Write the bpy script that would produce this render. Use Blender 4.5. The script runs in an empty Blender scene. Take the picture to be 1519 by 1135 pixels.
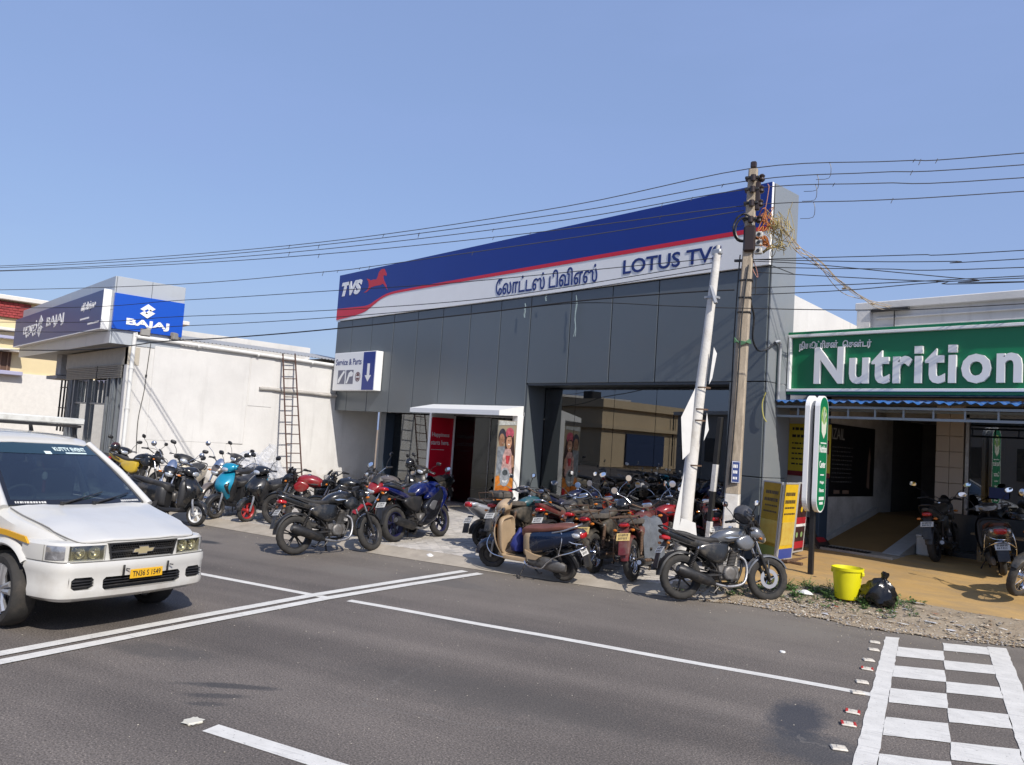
import bpy, bmesh, math, random
from mathutils import Matrix, Vector
from math import sin, cos, pi, radians as RAD
random.seed(7)
SC = bpy.context.scene
COL = SC.collection

# ------------------------------------------------------------------ camera
cam = bpy.data.objects.new('camera', bpy.data.cameras.new('camera'))
COL.objects.link(cam); SC.camera = cam
cam.data.sensor_width = 36.0
cam.data.lens = 36.0 * 1138.7 / 1519.0
cam.data.clip_start = 0.1; cam.data.clip_end = 3000
_yaw, _pit, _rol = 0.734168502, 0.0703696117, 0.0675838305
_f = Vector((-cos(_yaw)*cos(_pit), sin(_yaw)*cos(_pit), sin(_pit)))
_r = Vector((sin(_yaw), cos(_yaw), 0)); _u = _r.cross(_f)
_r2 = cos(_rol)*_r + sin(_rol)*_u; _u2 = -sin(_rol)*_r + cos(_rol)*_u
cam.matrix_world = Matrix(((_r2.x, _u2.x, -_f.x, 0), (_r2.y, _u2.y, -_f.y, 0), (_r2.z, _u2.z, -_f.z, 2.05), (0, 0, 0, 1)))

# ------------------------------------------------------------------ sky, sun, exposure
SUN_TO = Vector((1.08, -0.23, 1.0)).normalized()          # towards the sun
w = bpy.data.worlds.new('World'); SC.world = w; w.use_nodes = True
nt = w.node_tree; nt.nodes.clear()
sky = nt.nodes.new('ShaderNodeTexSky'); sky.sky_type = 'NISHITA'; sky.sun_disc = False
sky.sun_elevation = math.asin(SUN_TO.z)
sky.sun_rotation = math.atan2(SUN_TO.x, SUN_TO.y)
sky.altitude = 100; sky.air_density = 1.15; sky.dust_density = 2.2; sky.ozone_density = 3.0
bg = nt.nodes.new('ShaderNodeBackground'); bg.inputs['Strength'].default_value = 0.142
wo = nt.nodes.new('ShaderNodeOutputWorld')
tc = nt.nodes.new('ShaderNodeTexCoord')
mp = nt.nodes.new('ShaderNodeMapping'); mp.inputs['Scale'].default_value = (1.0, 1.6, 5.0); mp.inputs['Rotation'].default_value = (0.2, 0.15, 0.6)
nz = nt.nodes.new('ShaderNodeTexNoise'); nz.inputs['Scale'].default_value = 1.6; nz.inputs['Detail'].default_value = 7; nz.inputs['Roughness'].default_value = 0.55
cr = nt.nodes.new('ShaderNodeValToRGB'); cr.color_ramp.elements[0].position = 0.46; cr.color_ramp.elements[1].position = 0.85
cr.color_ramp.elements[0].color = (0.60, 0.60, 0.60, 1); cr.color_ramp.elements[1].color = (0.80, 0.80, 0.80, 1)
mx = nt.nodes.new('ShaderNodeMix'); mx.data_type = 'RGBA'
mx.inputs['B'].default_value = (1.95, 2.70, 4.95, 1)          # thin high haze veil over the whole sky
nt.links.new(tc.outputs['Generated'], mp.inputs['Vector']); nt.links.new(mp.outputs[0], nz.inputs['Vector'])
nt.links.new(nz.outputs['Fac'], cr.inputs['Fac']); nt.links.new(cr.outputs['Color'], mx.inputs['Factor'])
nt.links.new(sky.outputs[0], mx.inputs['A']); nt.links.new(mx.outputs['Result'], bg.inputs['Color']); nt.links.new(bg.outputs[0], wo.inputs[0])

sun = bpy.data.objects.new('sun', bpy.data.lights.new('sun', 'SUN'))
sun.data.energy = 4.2; sun.data.angle = RAD(0.53); sun.data.color = (1.0, 0.94, 0.85)
sun.rotation_euler = SUN_TO.to_track_quat('Z', 'Y').to_euler(); COL.objects.link(sun)
sun.location = (20, -10, 30)
SC.view_settings.view_transform = 'Standard'; SC.view_settings.look = 'None'
SC.view_settings.exposure = 0.13; SC.view_settings.gamma = 1.0; SC.view_settings.use_curve_mapping = False
SC.cycles.max_bounces = 7; SC.cycles.transparent_max_bounces = 12; SC.cycles.caustics_reflective = False; SC.cycles.caustics_refractive = False
try: SC.cycles.use_denoising = True
except Exception: pass

# ------------------------------------------------------------------ materials
MATS = {}
def mat(name, col, rough=0.5, metal=0.0, var=0.0, vs=6.0, bump=0.0, bs=60.0, coat=0.0, dirt=None, ds=3.0, dlim=(0.45, 0.7), spec=None, col2=None, rvar=0.0, stretch=None):
    """Principled material: base colour with noise variation, optional second (dirt) colour in patches, fine bump."""
    if name in MATS: return MATS[name]
    m = bpy.data.materials.new(name); m.use_nodes = True; n = m.node_tree; b = n.nodes['Principled BSDF']
    b.inputs['Roughness'].default_value = rough; b.inputs['Metallic'].default_value = metal
    b.inputs['Coat Weight'].default_value = coat
    if coat: b.inputs['Coat Roughness'].default_value = 0.05
    if spec is not None: b.inputs['Specular IOR Level'].default_value = spec
    b.inputs['Base Color'].default_value = (*col, 1)
    tcn = n.nodes.new('ShaderNodeTexCoord'); co = tcn.outputs['Object']
    if stretch:
        mpn = n.nodes.new('ShaderNodeMapping'); mpn.inputs['Scale'].default_value = stretch; n.links.new(co, mpn.inputs[0]); co = mpn.outputs[0]
    last = None
    if var > 0:
        t = n.nodes.new('ShaderNodeTexNoise'); t.inputs['Scale'].default_value = vs; t.inputs['Detail'].default_value = 6; t.inputs['Roughness'].default_value = 0.62
        n.links.new(co, t.inputs['Vector'])
        mr = n.nodes.new('ShaderNodeMapRange'); mr.inputs['From Min'].default_value = 0.25; mr.inputs['From Max'].default_value = 0.75
        n.links.new(t.outputs['Fac'], mr.inputs['Value'])
        x = n.nodes.new('ShaderNodeMix'); x.data_type = 'RGBA'
        c2 = col2 if col2 else tuple(min(1, c*(1+var)) for c in col)
        c1 = tuple(c*(1-var) for c in col) if not col2 else col
        x.inputs['A'].default_value = (*c1, 1); x.inputs['B'].default_value = (*c2, 1)
        n.links.new(mr.outputs[0], x.inputs['Factor']); last = x.outputs['Result']
        if rvar:
            r2 = n.nodes.new('ShaderNodeMapRange'); r2.inputs['From Min'].default_value = 0.3; r2.inputs['From Max'].default_value = 0.7
            r2.inputs['To Min'].default_value = max(0, rough-rvar); r2.inputs['To Max'].default_value = min(1, rough+rvar)
            n.links.new(t.outputs['Fac'], r2.inputs['Value']); n.links.new(r2.outputs[0], b.inputs['Roughness'])
    if dirt:
        t = n.nodes.new('ShaderNodeTexNoise'); t.inputs['Scale'].default_value = ds; t.inputs['Detail'].default_value = 8; t.inputs['Roughness'].default_value = 0.68
        n.links.new(co, t.inputs['Vector'])
        mr = n.nodes.new('ShaderNodeMapRange'); mr.inputs['From Min'].default_value = dlim[0]; mr.inputs['From Max'].default_value = dlim[1]
        mr.inputs['To Max'].default_value = 0.85
        n.links.new(t.outputs['Fac'], mr.inputs['Value'])
        x = n.nodes.new('ShaderNodeMix'); x.data_type = 'RGBA'
        if last: n.links.new(last, x.inputs['A'])
        else: x.inputs['A'].default_value = (*col, 1)
        x.inputs['B'].default_value = (*dirt, 1); n.links.new(mr.outputs[0], x.inputs['Factor']); last = x.outputs['Result']
    if last: n.links.new(last, b.inputs['Base Color'])
    if bump > 0:
        t = n.nodes.new('ShaderNodeTexNoise'); t.inputs['Scale'].default_value = bs; t.inputs['Detail'].default_value = 4
        n.links.new(co, t.inputs['Vector'])
        bp = n.nodes.new('ShaderNodeBump'); bp.inputs['Strength'].default_value = bump; bp.inputs['Distance'].default_value = 0.02
        n.links.new(t.outputs['Fac'], bp.inputs['Height']); n.links.new(bp.outputs[0], b.inputs['Normal'])
    MATS[name] = m; return m

def wall_mat(name, col, blotch, streak, splash, z0=0.0):
    """lime-washed plaster: grey blotches, rain streaks, dirt splashed along the foot"""
    m = mat(name, col, .9, var=.06, vs=1.2, bump=.16, bs=16, dirt=blotch, ds=.8, dlim=(.42, .80)); n = m.node_tree; b = n.nodes['Principled BSDF']; L = n.links.new
    prev = b.inputs['Base Color'].links[0].from_socket; t = n.nodes.new('ShaderNodeTexCoord')
    mp = n.nodes.new('ShaderNodeMapping'); mp.inputs['Scale'].default_value = (2.6, 2.6, .22); L(t.outputs['Object'], mp.inputs[0])
    q = n.nodes.new('ShaderNodeTexNoise'); q.inputs['Scale'].default_value = 1.5; q.inputs['Detail'].default_value = 7; q.inputs['Roughness'].default_value = .65; L(mp.outputs[0], q.inputs['Vector'])
    r = n.nodes.new('ShaderNodeMapRange'); r.inputs['From Min'].default_value = .54; r.inputs['From Max'].default_value = .78; r.inputs['To Max'].default_value = .55; L(q.outputs['Fac'], r.inputs['Value'])
    x = n.nodes.new('ShaderNodeMix'); x.data_type = 'RGBA'; L(r.outputs[0], x.inputs['Factor']); L(prev, x.inputs['A']); x.inputs['B'].default_value = (*streak, 1)
    g = n.nodes.new('ShaderNodeNewGeometry'); s = n.nodes.new('ShaderNodeSeparateXYZ'); L(g.outputs['Position'], s.inputs[0])
    n2 = n.nodes.new('ShaderNodeTexNoise'); n2.inputs['Scale'].default_value = 5; n2.inputs['Detail'].default_value = 6; L(t.outputs['Object'], n2.inputs['Vector'])
    ma = n.nodes.new('ShaderNodeMath'); ma.operation = 'MULTIPLY_ADD'; ma.inputs[1].default_value = 1.1; L(n2.outputs['Fac'], ma.inputs[0]); ma.inputs[2].default_value = -.55
    mb_ = n.nodes.new('ShaderNodeMath'); mb_.operation = 'SUBTRACT'; L(s.outputs['Z'], mb_.inputs[0]); L(ma.outputs[0], mb_.inputs[1])
    r2 = n.nodes.new('ShaderNodeMapRange'); r2.inputs['From Min'].default_value = .62+z0; r2.inputs['From Max'].default_value = .12+z0; r2.inputs['To Max'].default_value = .7; L(mb_.outputs[0], r2.inputs['Value'])
    y = n.nodes.new('ShaderNodeMix'); y.data_type = 'RGBA'; L(r2.outputs[0], y.inputs['Factor']); L(x.outputs['Result'], y.inputs['A']); y.inputs['B'].default_value = (*splash, 1)
    L(y.outputs['Result'], b.inputs['Base Color']); return m

def glass_mat(name, tint=(0.55, 0.6, 0.6), refl=1.0, rough=0.0, base=0.04):
    """Thin pane: tinted transparency with Fresnel reflection."""
    if name in MATS: return MATS[name]
    m = bpy.data.materials.new(name); m.use_nodes = True; n = m.node_tree; n.nodes.clear()
    o = n.nodes.new('ShaderNodeOutputMaterial'); t = n.nodes.new('ShaderNodeBsdfTransparent'); t.inputs[0].default_value = (*tint, 1)
    g = n.nodes.new('ShaderNodeBsdfGlossy'); g.inputs['Roughness'].default_value = rough; g.inputs['Color'].default_value = (0.95, 0.97, 1, 1)
    ge = n.nodes.new('ShaderNodeNewGeometry'); dt = n.nodes.new('ShaderNodeVectorMath'); dt.operation = 'DOT_PRODUCT'
    n.links.new(ge.outputs['Normal'], dt.inputs[0]); n.links.new(ge.outputs['Incoming'], dt.inputs[1])
    def mth(op, a_, b_=None):
        q = n.nodes.new('ShaderNodeMath'); q.operation = op
        for i_, v_ in enumerate((a_, b_)):
            if v_ is None: continue
            if isinstance(v_, (int, float)): q.inputs[i_].default_value = v_
            else: n.links.new(v_, q.inputs[i_])
        return q.outputs[0]
    f = mth('POWER', mth('SUBTRACT', 1.0, mth('ABSOLUTE', dt.outputs['Value'])), 5.0)        # Schlick, the same from both sides of the pane
    mm = n.nodes.new('ShaderNodeMath'); mm.operation = 'MULTIPLY_ADD'; mm.inputs[1].default_value = .96*refl; mm.inputs[2].default_value = .04*refl+base; mm.use_clamp = True
    x = n.nodes.new('ShaderNodeMixShader')
    n.links.new(f, mm.inputs[0]); n.links.new(mm.outputs[0], x.inputs[0]); n.links.new(t.outputs[0], x.inputs[1]); n.links.new(g.outputs[0], x.inputs[2]); n.links.new(x.outputs[0], o.inputs[0])
    MATS[name] = m; return m

# ------------------------------------------------------------------ mesh builder
class MB:
    def __init__(s): s.v = []; s.f = []; s.m = []; s.s = []
    def add(s, vs, fs, m=0, sm=False):
        b = len(s.v); s.v += [tuple(v) for v in vs]
        for f in fs: s.f.append([b+i for i in f]); s.m.append(m); s.s.append(sm)
        return b
    def xf(s, M, b=0):
        for i in range(b, len(s.v)): s.v[i] = tuple(M @ Vector(s.v[i]))
        return s
    def box(s, c, d, b=0.0, m=0, M=None):
        hx, hy, hz = d[0]/2, d[1]/2, d[2]/2
        st = len(s.v)
        if b <= 0:
            vs = [(c[0]+i*hx, c[1]+j*hy, c[2]+k*hz) for i in (-1, 1) for j in (-1, 1) for k in (-1, 1)]
            s.add(vs, [(0, 1, 3, 2), (4, 6, 7, 5), (0, 4, 5, 1), (2, 3, 7, 6), (0, 2, 6, 4), (1, 5, 7, 3)], m)
        else:
            b = min(b, hx*.9, hy*.9, hz*.9); vs = []; ix = {}
            for i in (-1, 1):
                for j in (-1, 1):
                    for k in (-1, 1):
                        for a in range(3):
                            p = [i*(hx-b), j*(hy-b), k*(hz-b)]; p[a] = (i*hx, j*hy, k*hz)[a]
                            ix[(i, j, k, a)] = len(vs); vs.append((c[0]+p[0], c[1]+p[1], c[2]+p[2]))
            fs = []
            for a in range(3):
                o = [q for q in range(3) if q != a]
                for sg in (-1, 1):
                    L = []
                    for (p, q) in ((-1, -1), (1, -1), (1, 1), (-1, 1)):
                        k = [0, 0, 0]; k[a] = sg; k[o[0]] = p; k[o[1]] = q; L.append(ix[(*k, a)])
                    fs.append(L)
            for a in range(3):
                o = [q for q in range(3) if q != a]
                for p in (-1, 1):
                    for q in (-1, 1):
                        k0 = [0, 0, 0]; k0[a] = -1; k0[o[0]] = p; k0[o[1]] = q; k1 = list(k0); k1[a] = 1
                        fs.append([ix[(*k0, o[0])], ix[(*k1, o[0])], ix[(*k1, o[1])], ix[(*k0, o[1])]])
            for i in (-1, 1):
                for j in (-1, 1):
                    for k in (-1, 1): fs.append([ix[(i, j, k, 0)], ix[(i, j, k, 1)], ix[(i, j, k, 2)]])
            s.add(vs, fs, m)
        if M is not None: s.xf(M, st)
        return s
    def cyl(s, p0, p1, r0, r1=None, n=12, m=0, caps=True, sm=True):
        return s.tube([p0, p1], [r0, r0 if r1 is None else r1], n, m, caps, sm)
    def tube(s, pts, r, n=8, m=0, caps=True, sm=True, closed=False, flat=1.0):
        P = [Vector(p) for p in pts]; k = len(P); R = r if isinstance(r, (list, tuple)) else [r]*k
        up = None; b = len(s.v); rings = []
        for i in range(k):
            a = P[i-1] if (i > 0 or closed) else P[i]; c = P[(i+1) % k] if (i < k-1 or closed) else P[i]
            t = (c-a); t = t.normalized() if t.length > 1e-9 else Vector((0, 0, 1))
            if up is None:
                up = Vector((0, 0, 1)) if abs(t.z) < 0.9 else Vector((1, 0, 0))
            up = (up - t*up.dot(t)); up = up.normalized() if up.length > 1e-6 else t.orthogonal().normalized(); sd = t.cross(up)
            rings.append([P[i] + (sd*cos(2*pi*j/n) + up*sin(2*pi*j/n)*flat)*R[i] for j in range(n)])
        s.add([q for g in rings for q in g], [], m)
        fs = []
        for i in range(k if closed else k-1):
            i2 = (i+1) % k
            for j in range(n): fs.append([b+i*n+j, b+i*n+(j+1) % n, b+i2*n+(j+1) % n, b+i2*n+j])
        for f in fs: s.f.append(f); s.m.append(m); s.s.append(sm)
        if caps and not closed:
            s.f.append([b+j for j in range(n)][::-1]); s.m.append(m); s.s.append(False)
            s.f.append([b+(k-1)*n+j for j in range(n)]); s.m.append(m); s.s.append(False)
        return s
    def lathe(s, prof, c=(0, 0, 0), ax='z', n=24, m=0, sm=True, closed=False, wob=None, a0=0.0, a1=2*pi):
        """prof: (axial, radius) pairs revolved about the axis through c."""
        full = abs(a1-a0-2*pi) < 1e-6; b = len(s.v); k = len(prof); cols = n if full else n+1
        for j in range(cols):
            a = a0+(a1-a0)*j/n
            for i, (h, r) in enumerate(prof):
                if wob: r += wob(i, j)
                if ax == 'z': p = (c[0]+r*cos(a), c[1]+r*sin(a), c[2]+h)
                elif ax == 'y': p = (c[0]+r*cos(a), c[1]+h, c[2]+r*sin(a))
                else: p = (c[0]+h, c[1]+r*cos(a), c[2]+r*sin(a))
                s.v.append(p)
        for j in range(n):
            j2 = (j+1) % cols
            for i in range(k if closed else k-1):
                i2 = (i+1) % k
                s.f.append([b+j*k+i, b+j2*k+i, b+j2*k+i2, b+j*k+i2]); s.m.append(m); s.s.append(sm)
        return s
    def loft(s, rings, m=0, sm=True, caps=True, loop=True):
        b = len(s.v); n = len(rings[0]); k = len(rings)
        for g in rings: s.v += [tuple(p) for p in g]
        for i in range(k-1):
            for j in range(n if loop else n-1):
                s.f.append([b+i*n+j, b+i*n+(j+1) % n, b+(i+1)*n+(j+1) % n, b+(i+1)*n+j]); s.m.append(m); s.s.append(sm)
        if caps and loop:
            s.f.append([b+j for j in range(n)][::-1]); s.m.append(m); s.s.append(sm)
            s.f.append([b+(k-1)*n+j for j in range(n)]); s.m.append(m); s.s.append(sm)
        return s
    def prism(s, poly, y0, y1, m=0, sm=False, plane='xz', inset=0.0):
        """closed 2-D polygon extruded; inset > 0 makes a chamfer on the y1 side."""
        n = len(poly); cx = sum(p[0] for p in poly)/n; cz = sum(p[1] for p in poly)/n
        def P(p, y): return (p[0], y, p[1]) if plane == 'xz' else ((y, p[0], p[1]) if plane == 'yz' else (p[0], p[1], y))
        rings = [[P(p, y0) for p in poly]]
        if inset:
            sg = 1 if y1 > y0 else -1
            rings.append([P(p, y1-sg*inset) for p in poly])
            q = []
            for p in poly:
                d = math.hypot(p[0]-cx, p[1]-cz) or 1; k = max(0, d-inset)/d; q.append((cx+(p[0]-cx)*k, cz+(p[1]-cz)*k))
            rings.append([P(p, y1) for p in q])
        else: rings.append([P(p, y1) for p in poly])
        return s.loft(rings, m, sm)
    def pad(s, poly, y0, y1, m=0):
        """rounded cushion-like panel on the XZ polygon"""
        n = len(poly); cx = sum(p[0] for p in poly)/n; cz = sum(p[1] for p in poly)/n; c = catm([(x, 0, z) for x, z in poly+poly[:1]], 3)[:-1]
        return s.loft([[(cx+(p.x-cx)*k, y0+(y1-y0)*t, cz+(p.z-cz)*k) for p in c] for t, k in ((0, 1), (.45, .985), (.75, .94), (.93, .84), (1, .66))], m)
    def quad(s, a, b, c, d, m=0): s.add([a, b, c, d], [(0, 1, 2, 3)], m); return s
    def mesh(s, name, mats, ang=38, fix=True):
        me = bpy.data.meshes.new(name); me.from_pydata(s.v, [], s.f)
        for x in mats: me.materials.append(x)
        me.polygons.foreach_set('material_index', s.m); me.polygons.foreach_set('use_smooth', s.s)
        if fix:
            bm = bmesh.new(); bm.from_mesh(me); bmesh.ops.recalc_face_normals(bm, faces=bm.faces); bm.to_mesh(me); bm.free()
        if any(s.s): me.set_sharp_from_angle(angle=RAD(ang))
        me.update(); return me
    def build(s, name, mats, parent=None, M=None, label=None, ang=38, fix=True):
        if not isinstance(mats, (list, tuple)): mats = [mats]
        return link(name, s.mesh(name, mats, ang, fix), parent, M, label)

def link(name, me, parent=None, M=None, label=None):
    o = bpy.data.objects.new(name, me); COL.objects.link(o)
    if parent is not None: o.parent = parent
    if M is not None: o.matrix_local = M
    if label: o['label'] = label
    return o
def thing(name, label, cat, loc=(0, 0, 0), rot=(0, 0, 0), group=None):
    o = bpy.data.objects.new(name, None); COL.objects.link(o); o.empty_display_size = 0.2
    o.location = loc; o.rotation_euler = rot; o['label'] = label; o['category'] = cat
    if group: o['group'] = group
    return o
def tag(o, label, cat, group=None):
    o['label'] = label; o['category'] = cat
    if group: o['group'] = group
    return o
def struct(o): o['kind'] = 'structure'; return o
def stuff(o): o['kind'] = 'stuff'; return o
def catm(pts, k=4):
    P = [Vector(p) for p in pts]; out = []
    for i in range(len(P)-1):
        a = P[max(i-1, 0)]; b = P[i]; c = P[i+1]; d = P[min(i+2, len(P)-1)]
        for t in range(k):
            u = t/k; out.append(0.5*((2*b)+(c-a)*u+(2*a-5*b+4*c-d)*u*u+(3*b-a-3*c+d)*u**3))
    out.append(P[-1]); return out
def catn(rows, k=3):
    """Catmull-Rom through rows of numbers."""
    out = []
    for i in range(len(rows)-1):
        a = rows[max(i-1, 0)]; b = rows[i]; c = rows[i+1]; d = rows[min(i+2, len(rows)-1)]
        for t in range(k):
            u = t/k
            out.append([0.5*((2*q)+(r-p)*u+(2*p-5*q+4*r-z)*u*u+(3*q-p-3*r+z)*u**3) for p, q, r, z in zip(a, b, c, d)])
    out.append(list(rows[-1])); return out
def rings(st, n=18, k=3, y0=0.0):
    """stations (x, z, half width, up, down, exponent) -> superellipse rings in the YZ plane"""
    R = []
    for x, z, hw, up, dn, e in catn(st, k):
        g = []
        for j in range(n):
            a = 2*pi*j/n; c, q = cos(a), sin(a)
            g.append((x, y0+hw*math.copysign(abs(c)**(2/e), c), z+(up if q > 0 else dn)*math.copysign(abs(q)**(2/e), q)))
        R.append(g)
    return R
def text_mesh(body, size, m, depth=0.0, bold=0.0, align='LEFT', shear=0.0, sx=1.0, bevel=0.0, space=1.0):
    cu = bpy.data.curves.new('letters', 'FONT'); cu.body = body; cu.size = size; cu.extrude = depth; cu.offset = bold*size
    cu.align_x = align; cu.space_character = space; cu.shear = shear; cu.resolution_u = 3; cu.bevel_depth = bevel
    o = bpy.data.objects.new('letters', cu); COL.objects.link(o)
    dg = bpy.context.evaluated_depsgraph_get(); me = bpy.data.meshes.new_from_object(o.evaluated_get(dg))
    bpy.data.objects.remove(o); bpy.data.curves.remove(cu)
    me.materials.clear(); me.materials.append(m)
    if sx != 1: me.transform(Matrix.Diagonal((sx, 1, 1, 1)))
    me.polygons.foreach_set('use_smooth', [False]*len(me.polygons)); me.name = 'letters'; return me
def fit_text(body, w_, h_, m, depth=0.004, bold=0.0, shear=0.0, space=1.0, square=False):
    """text scaled into a w_ x h_ box with its lower left corner at the origin (local XY plane)"""
    me = text_mesh(body, 1.0, m, 0.0, bold, 'LEFT', shear, space=space)
    xs = [v.co.x for v in me.vertices]; ys = [v.co.y for v in me.vertices]
    x0, x1, y0, y1 = min(xs), max(xs), min(ys), max(ys)
    me.transform(Matrix.Translation((-x0, -y0, 0))); me.transform(Matrix.Diagonal((w_/(x1-x0), h_/(y1-y0), 1, 1)))
    if square:                                              # the sign's i dots are square: swap each round dot for a block
        bm = bmesh.new(); bm.from_mesh(me); bmesh.ops.remove_doubles(bm, verts=bm.verts, dist=1e-5); seen = set(); new = []
        for v0 in list(bm.verts):
            if v0 in seen: continue
            st_, isl = [v0], []
            seen.add(v0)
            while st_:
                v = st_.pop(); isl.append(v)
                for ed in v.link_edges:
                    o_ = ed.other_vert(v)
                    if o_ not in seen: seen.add(o_); st_.append(o_)
            ys_ = [v.co.y for v in isl]; xs_ = [v.co.x for v in isl]
            if min(ys_) > .70*h_ and max(xs_)-min(xs_) < .1*w_: new.append((min(xs_), max(xs_), min(ys_), max(ys_), isl))
        for xa, xb, ya, yb, isl in new:
            bmesh.ops.delete(bm, geom=isl, context='VERTS'); ya += .1*(yb-ya)
            bm.faces.new([bm.verts.new(p_) for p_ in ((xa, ya, 0), (xb, ya, 0), (xb, yb-.05*(yb-ya), 0), (xa, yb-.05*(yb-ya), 0))])
        bm.to_mesh(me); bm.free()
    if depth:
        bm = bmesh.new(); bm.from_mesh(me)
        r = bmesh.ops.extrude_face_region(bm, geom=list(bm.faces))
        for e in r['geom']:
            if isinstance(e, bmesh.types.BMVert): e.co.z += depth
        bm.to_mesh(me); bm.free()
    return me
def face_mat(o, ux, uy):
    """matrix with local X -> ux, local Y -> uy, Z -> ux x uy, origin o"""
    ux = Vector(ux).normalized(); uy = Vector(uy).normalized(); uz = ux.cross(uy)
    return Matrix(((ux.x, uy.x, uz.x, o[0]), (ux.y, uy.y, uz.y, o[1]), (ux.z, uy.z, uz.z, o[2]), (0, 0, 0, 1)))
FRONT = lambda o: face_mat(o, (1, 0, 0), (0, 0, 1))      # face that looks to -Y
SIDE = lambda o: face_mat(o, (0, 1, 0), (0, 0, 1))       # face that looks to +X
# ------------------------------------------------------------------ two-wheelers
def paint(name, col, rough=0.25, metal=0.0, dusty=0.25):
    return mat('paint_'+name, col, rough, metal, var=0.12, vs=5, coat=0.35 if dusty < .5 else 0.0, dirt=(0.20, 0.17, 0.13) if dusty > 0 else None, ds=4.0, dlim=(0.54-0.14*dusty, 0.95-0.2*dusty), bump=0.02, bs=40)
BK = mat('black_plastic', (0.020, 0.020, 0.022), 0.42, var=0.3, vs=9, dirt=(0.10, 0.085, 0.065), ds=5, dlim=(0.5, 0.95), bump=0.05, bs=120)
BKG = mat('black_gloss', (0.010, 0.010, 0.013), 0.16, coat=0.5, var=0.2, dirt=(0.11, 0.10, 0.08), ds=4, dlim=(0.6, 1.0))
SEAT = mat('seat_vinyl', (0.022, 0.021, 0.021), 0.55, var=0.3, vs=12, bump=0.12, bs=150, dirt=(0.12, 0.10, 0.08), ds=5, dlim=(0.55, 0.95))
TYRE = mat('tyre_rubber', (0.030, 0.028, 0.026), 0.85, var=0.3, vs=8, bump=0.2, bs=90, dirt=(0.11, 0.09, 0.07), ds=5, dlim=(0.5, 0.95))
ALU = mat('cast_alloy', (0.36, 0.36, 0.37), 0.42, metal=0.8, var=0.25, vs=10, dirt=(0.12, 0.10, 0.08), ds=9, dlim=(0.45, 0.85), bump=0.06)
ENG = mat('engine_alloy', (0.16, 0.155, 0.15), 0.5, metal=0.55, var=0.35, vs=14, dirt=(0.09, 0.07, 0.05), ds=9, dlim=(0.4, 0.8), bump=0.08)
CHR = mat('chrome', (0.62, 0.62, 0.64), 0.14, metal=1.0, var=0.1, vs=12, rvar=0.08)
RUST = mat('rusty_steel', (0.16, 0.10, 0.065), 0.7, metal=0.35, var=0.45, vs=18, bump=0.12, bs=80)
DARKM = mat('dark_metal', (0.035, 0.035, 0.037), 0.45, metal=0.5, var=0.4, vs=12, dirt=(0.12, 0.10, 0.08), ds=9, dlim=(0.45, 0.9))
RLENS = mat('red_lens', (0.40, 0.012, 0.015), 0.12, coat=0.6)
AMB = mat('amber_lens', (0.55, 0.16, 0.01), 0.15, coat=0.5)
CLEAR = mat('lamp_lens', (0.62, 0.64, 0.66), 0.08, metal=0.55, var=0.35, vs=30, coat=0.7)
MIRR = mat('mirror_glass', (0.86, 0.88, 0.92), 0.03, metal=1.0)
PLW = mat('plate_white', (0.56, 0.55, 0.52), 0.5, var=0.15, vs=20)
PLY = mat('plate_yellow', (0.55, 0.40, 0.15), 0.55, var=0.25, vs=20)
INK = mat('plate_ink', (0.02, 0.02, 0.02), 0.5)

_cache = {}
def part(key, name, fn, mats, parent, M=None, label=None, ang=38):
    """one part: geometry made once per key, shared; the mesh is copied only where its colours differ"""
    if not isinstance(mats, (list, tuple)): mats = [mats]
    k = (key, name); mk = tuple(x.name for x in mats)
    if k not in _cache:
        b = MB(); fn(b); _cache[k] = {mk: b.mesh(name, mats, ang)}
    d = _cache[k]
    if mk not in d:
        me = next(iter(d.values())).copy()
        for i, x in enumerate(mats): me.materials[i] = x
        d[mk] = me
    return link(name, d[mk], parent, M, label)

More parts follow.
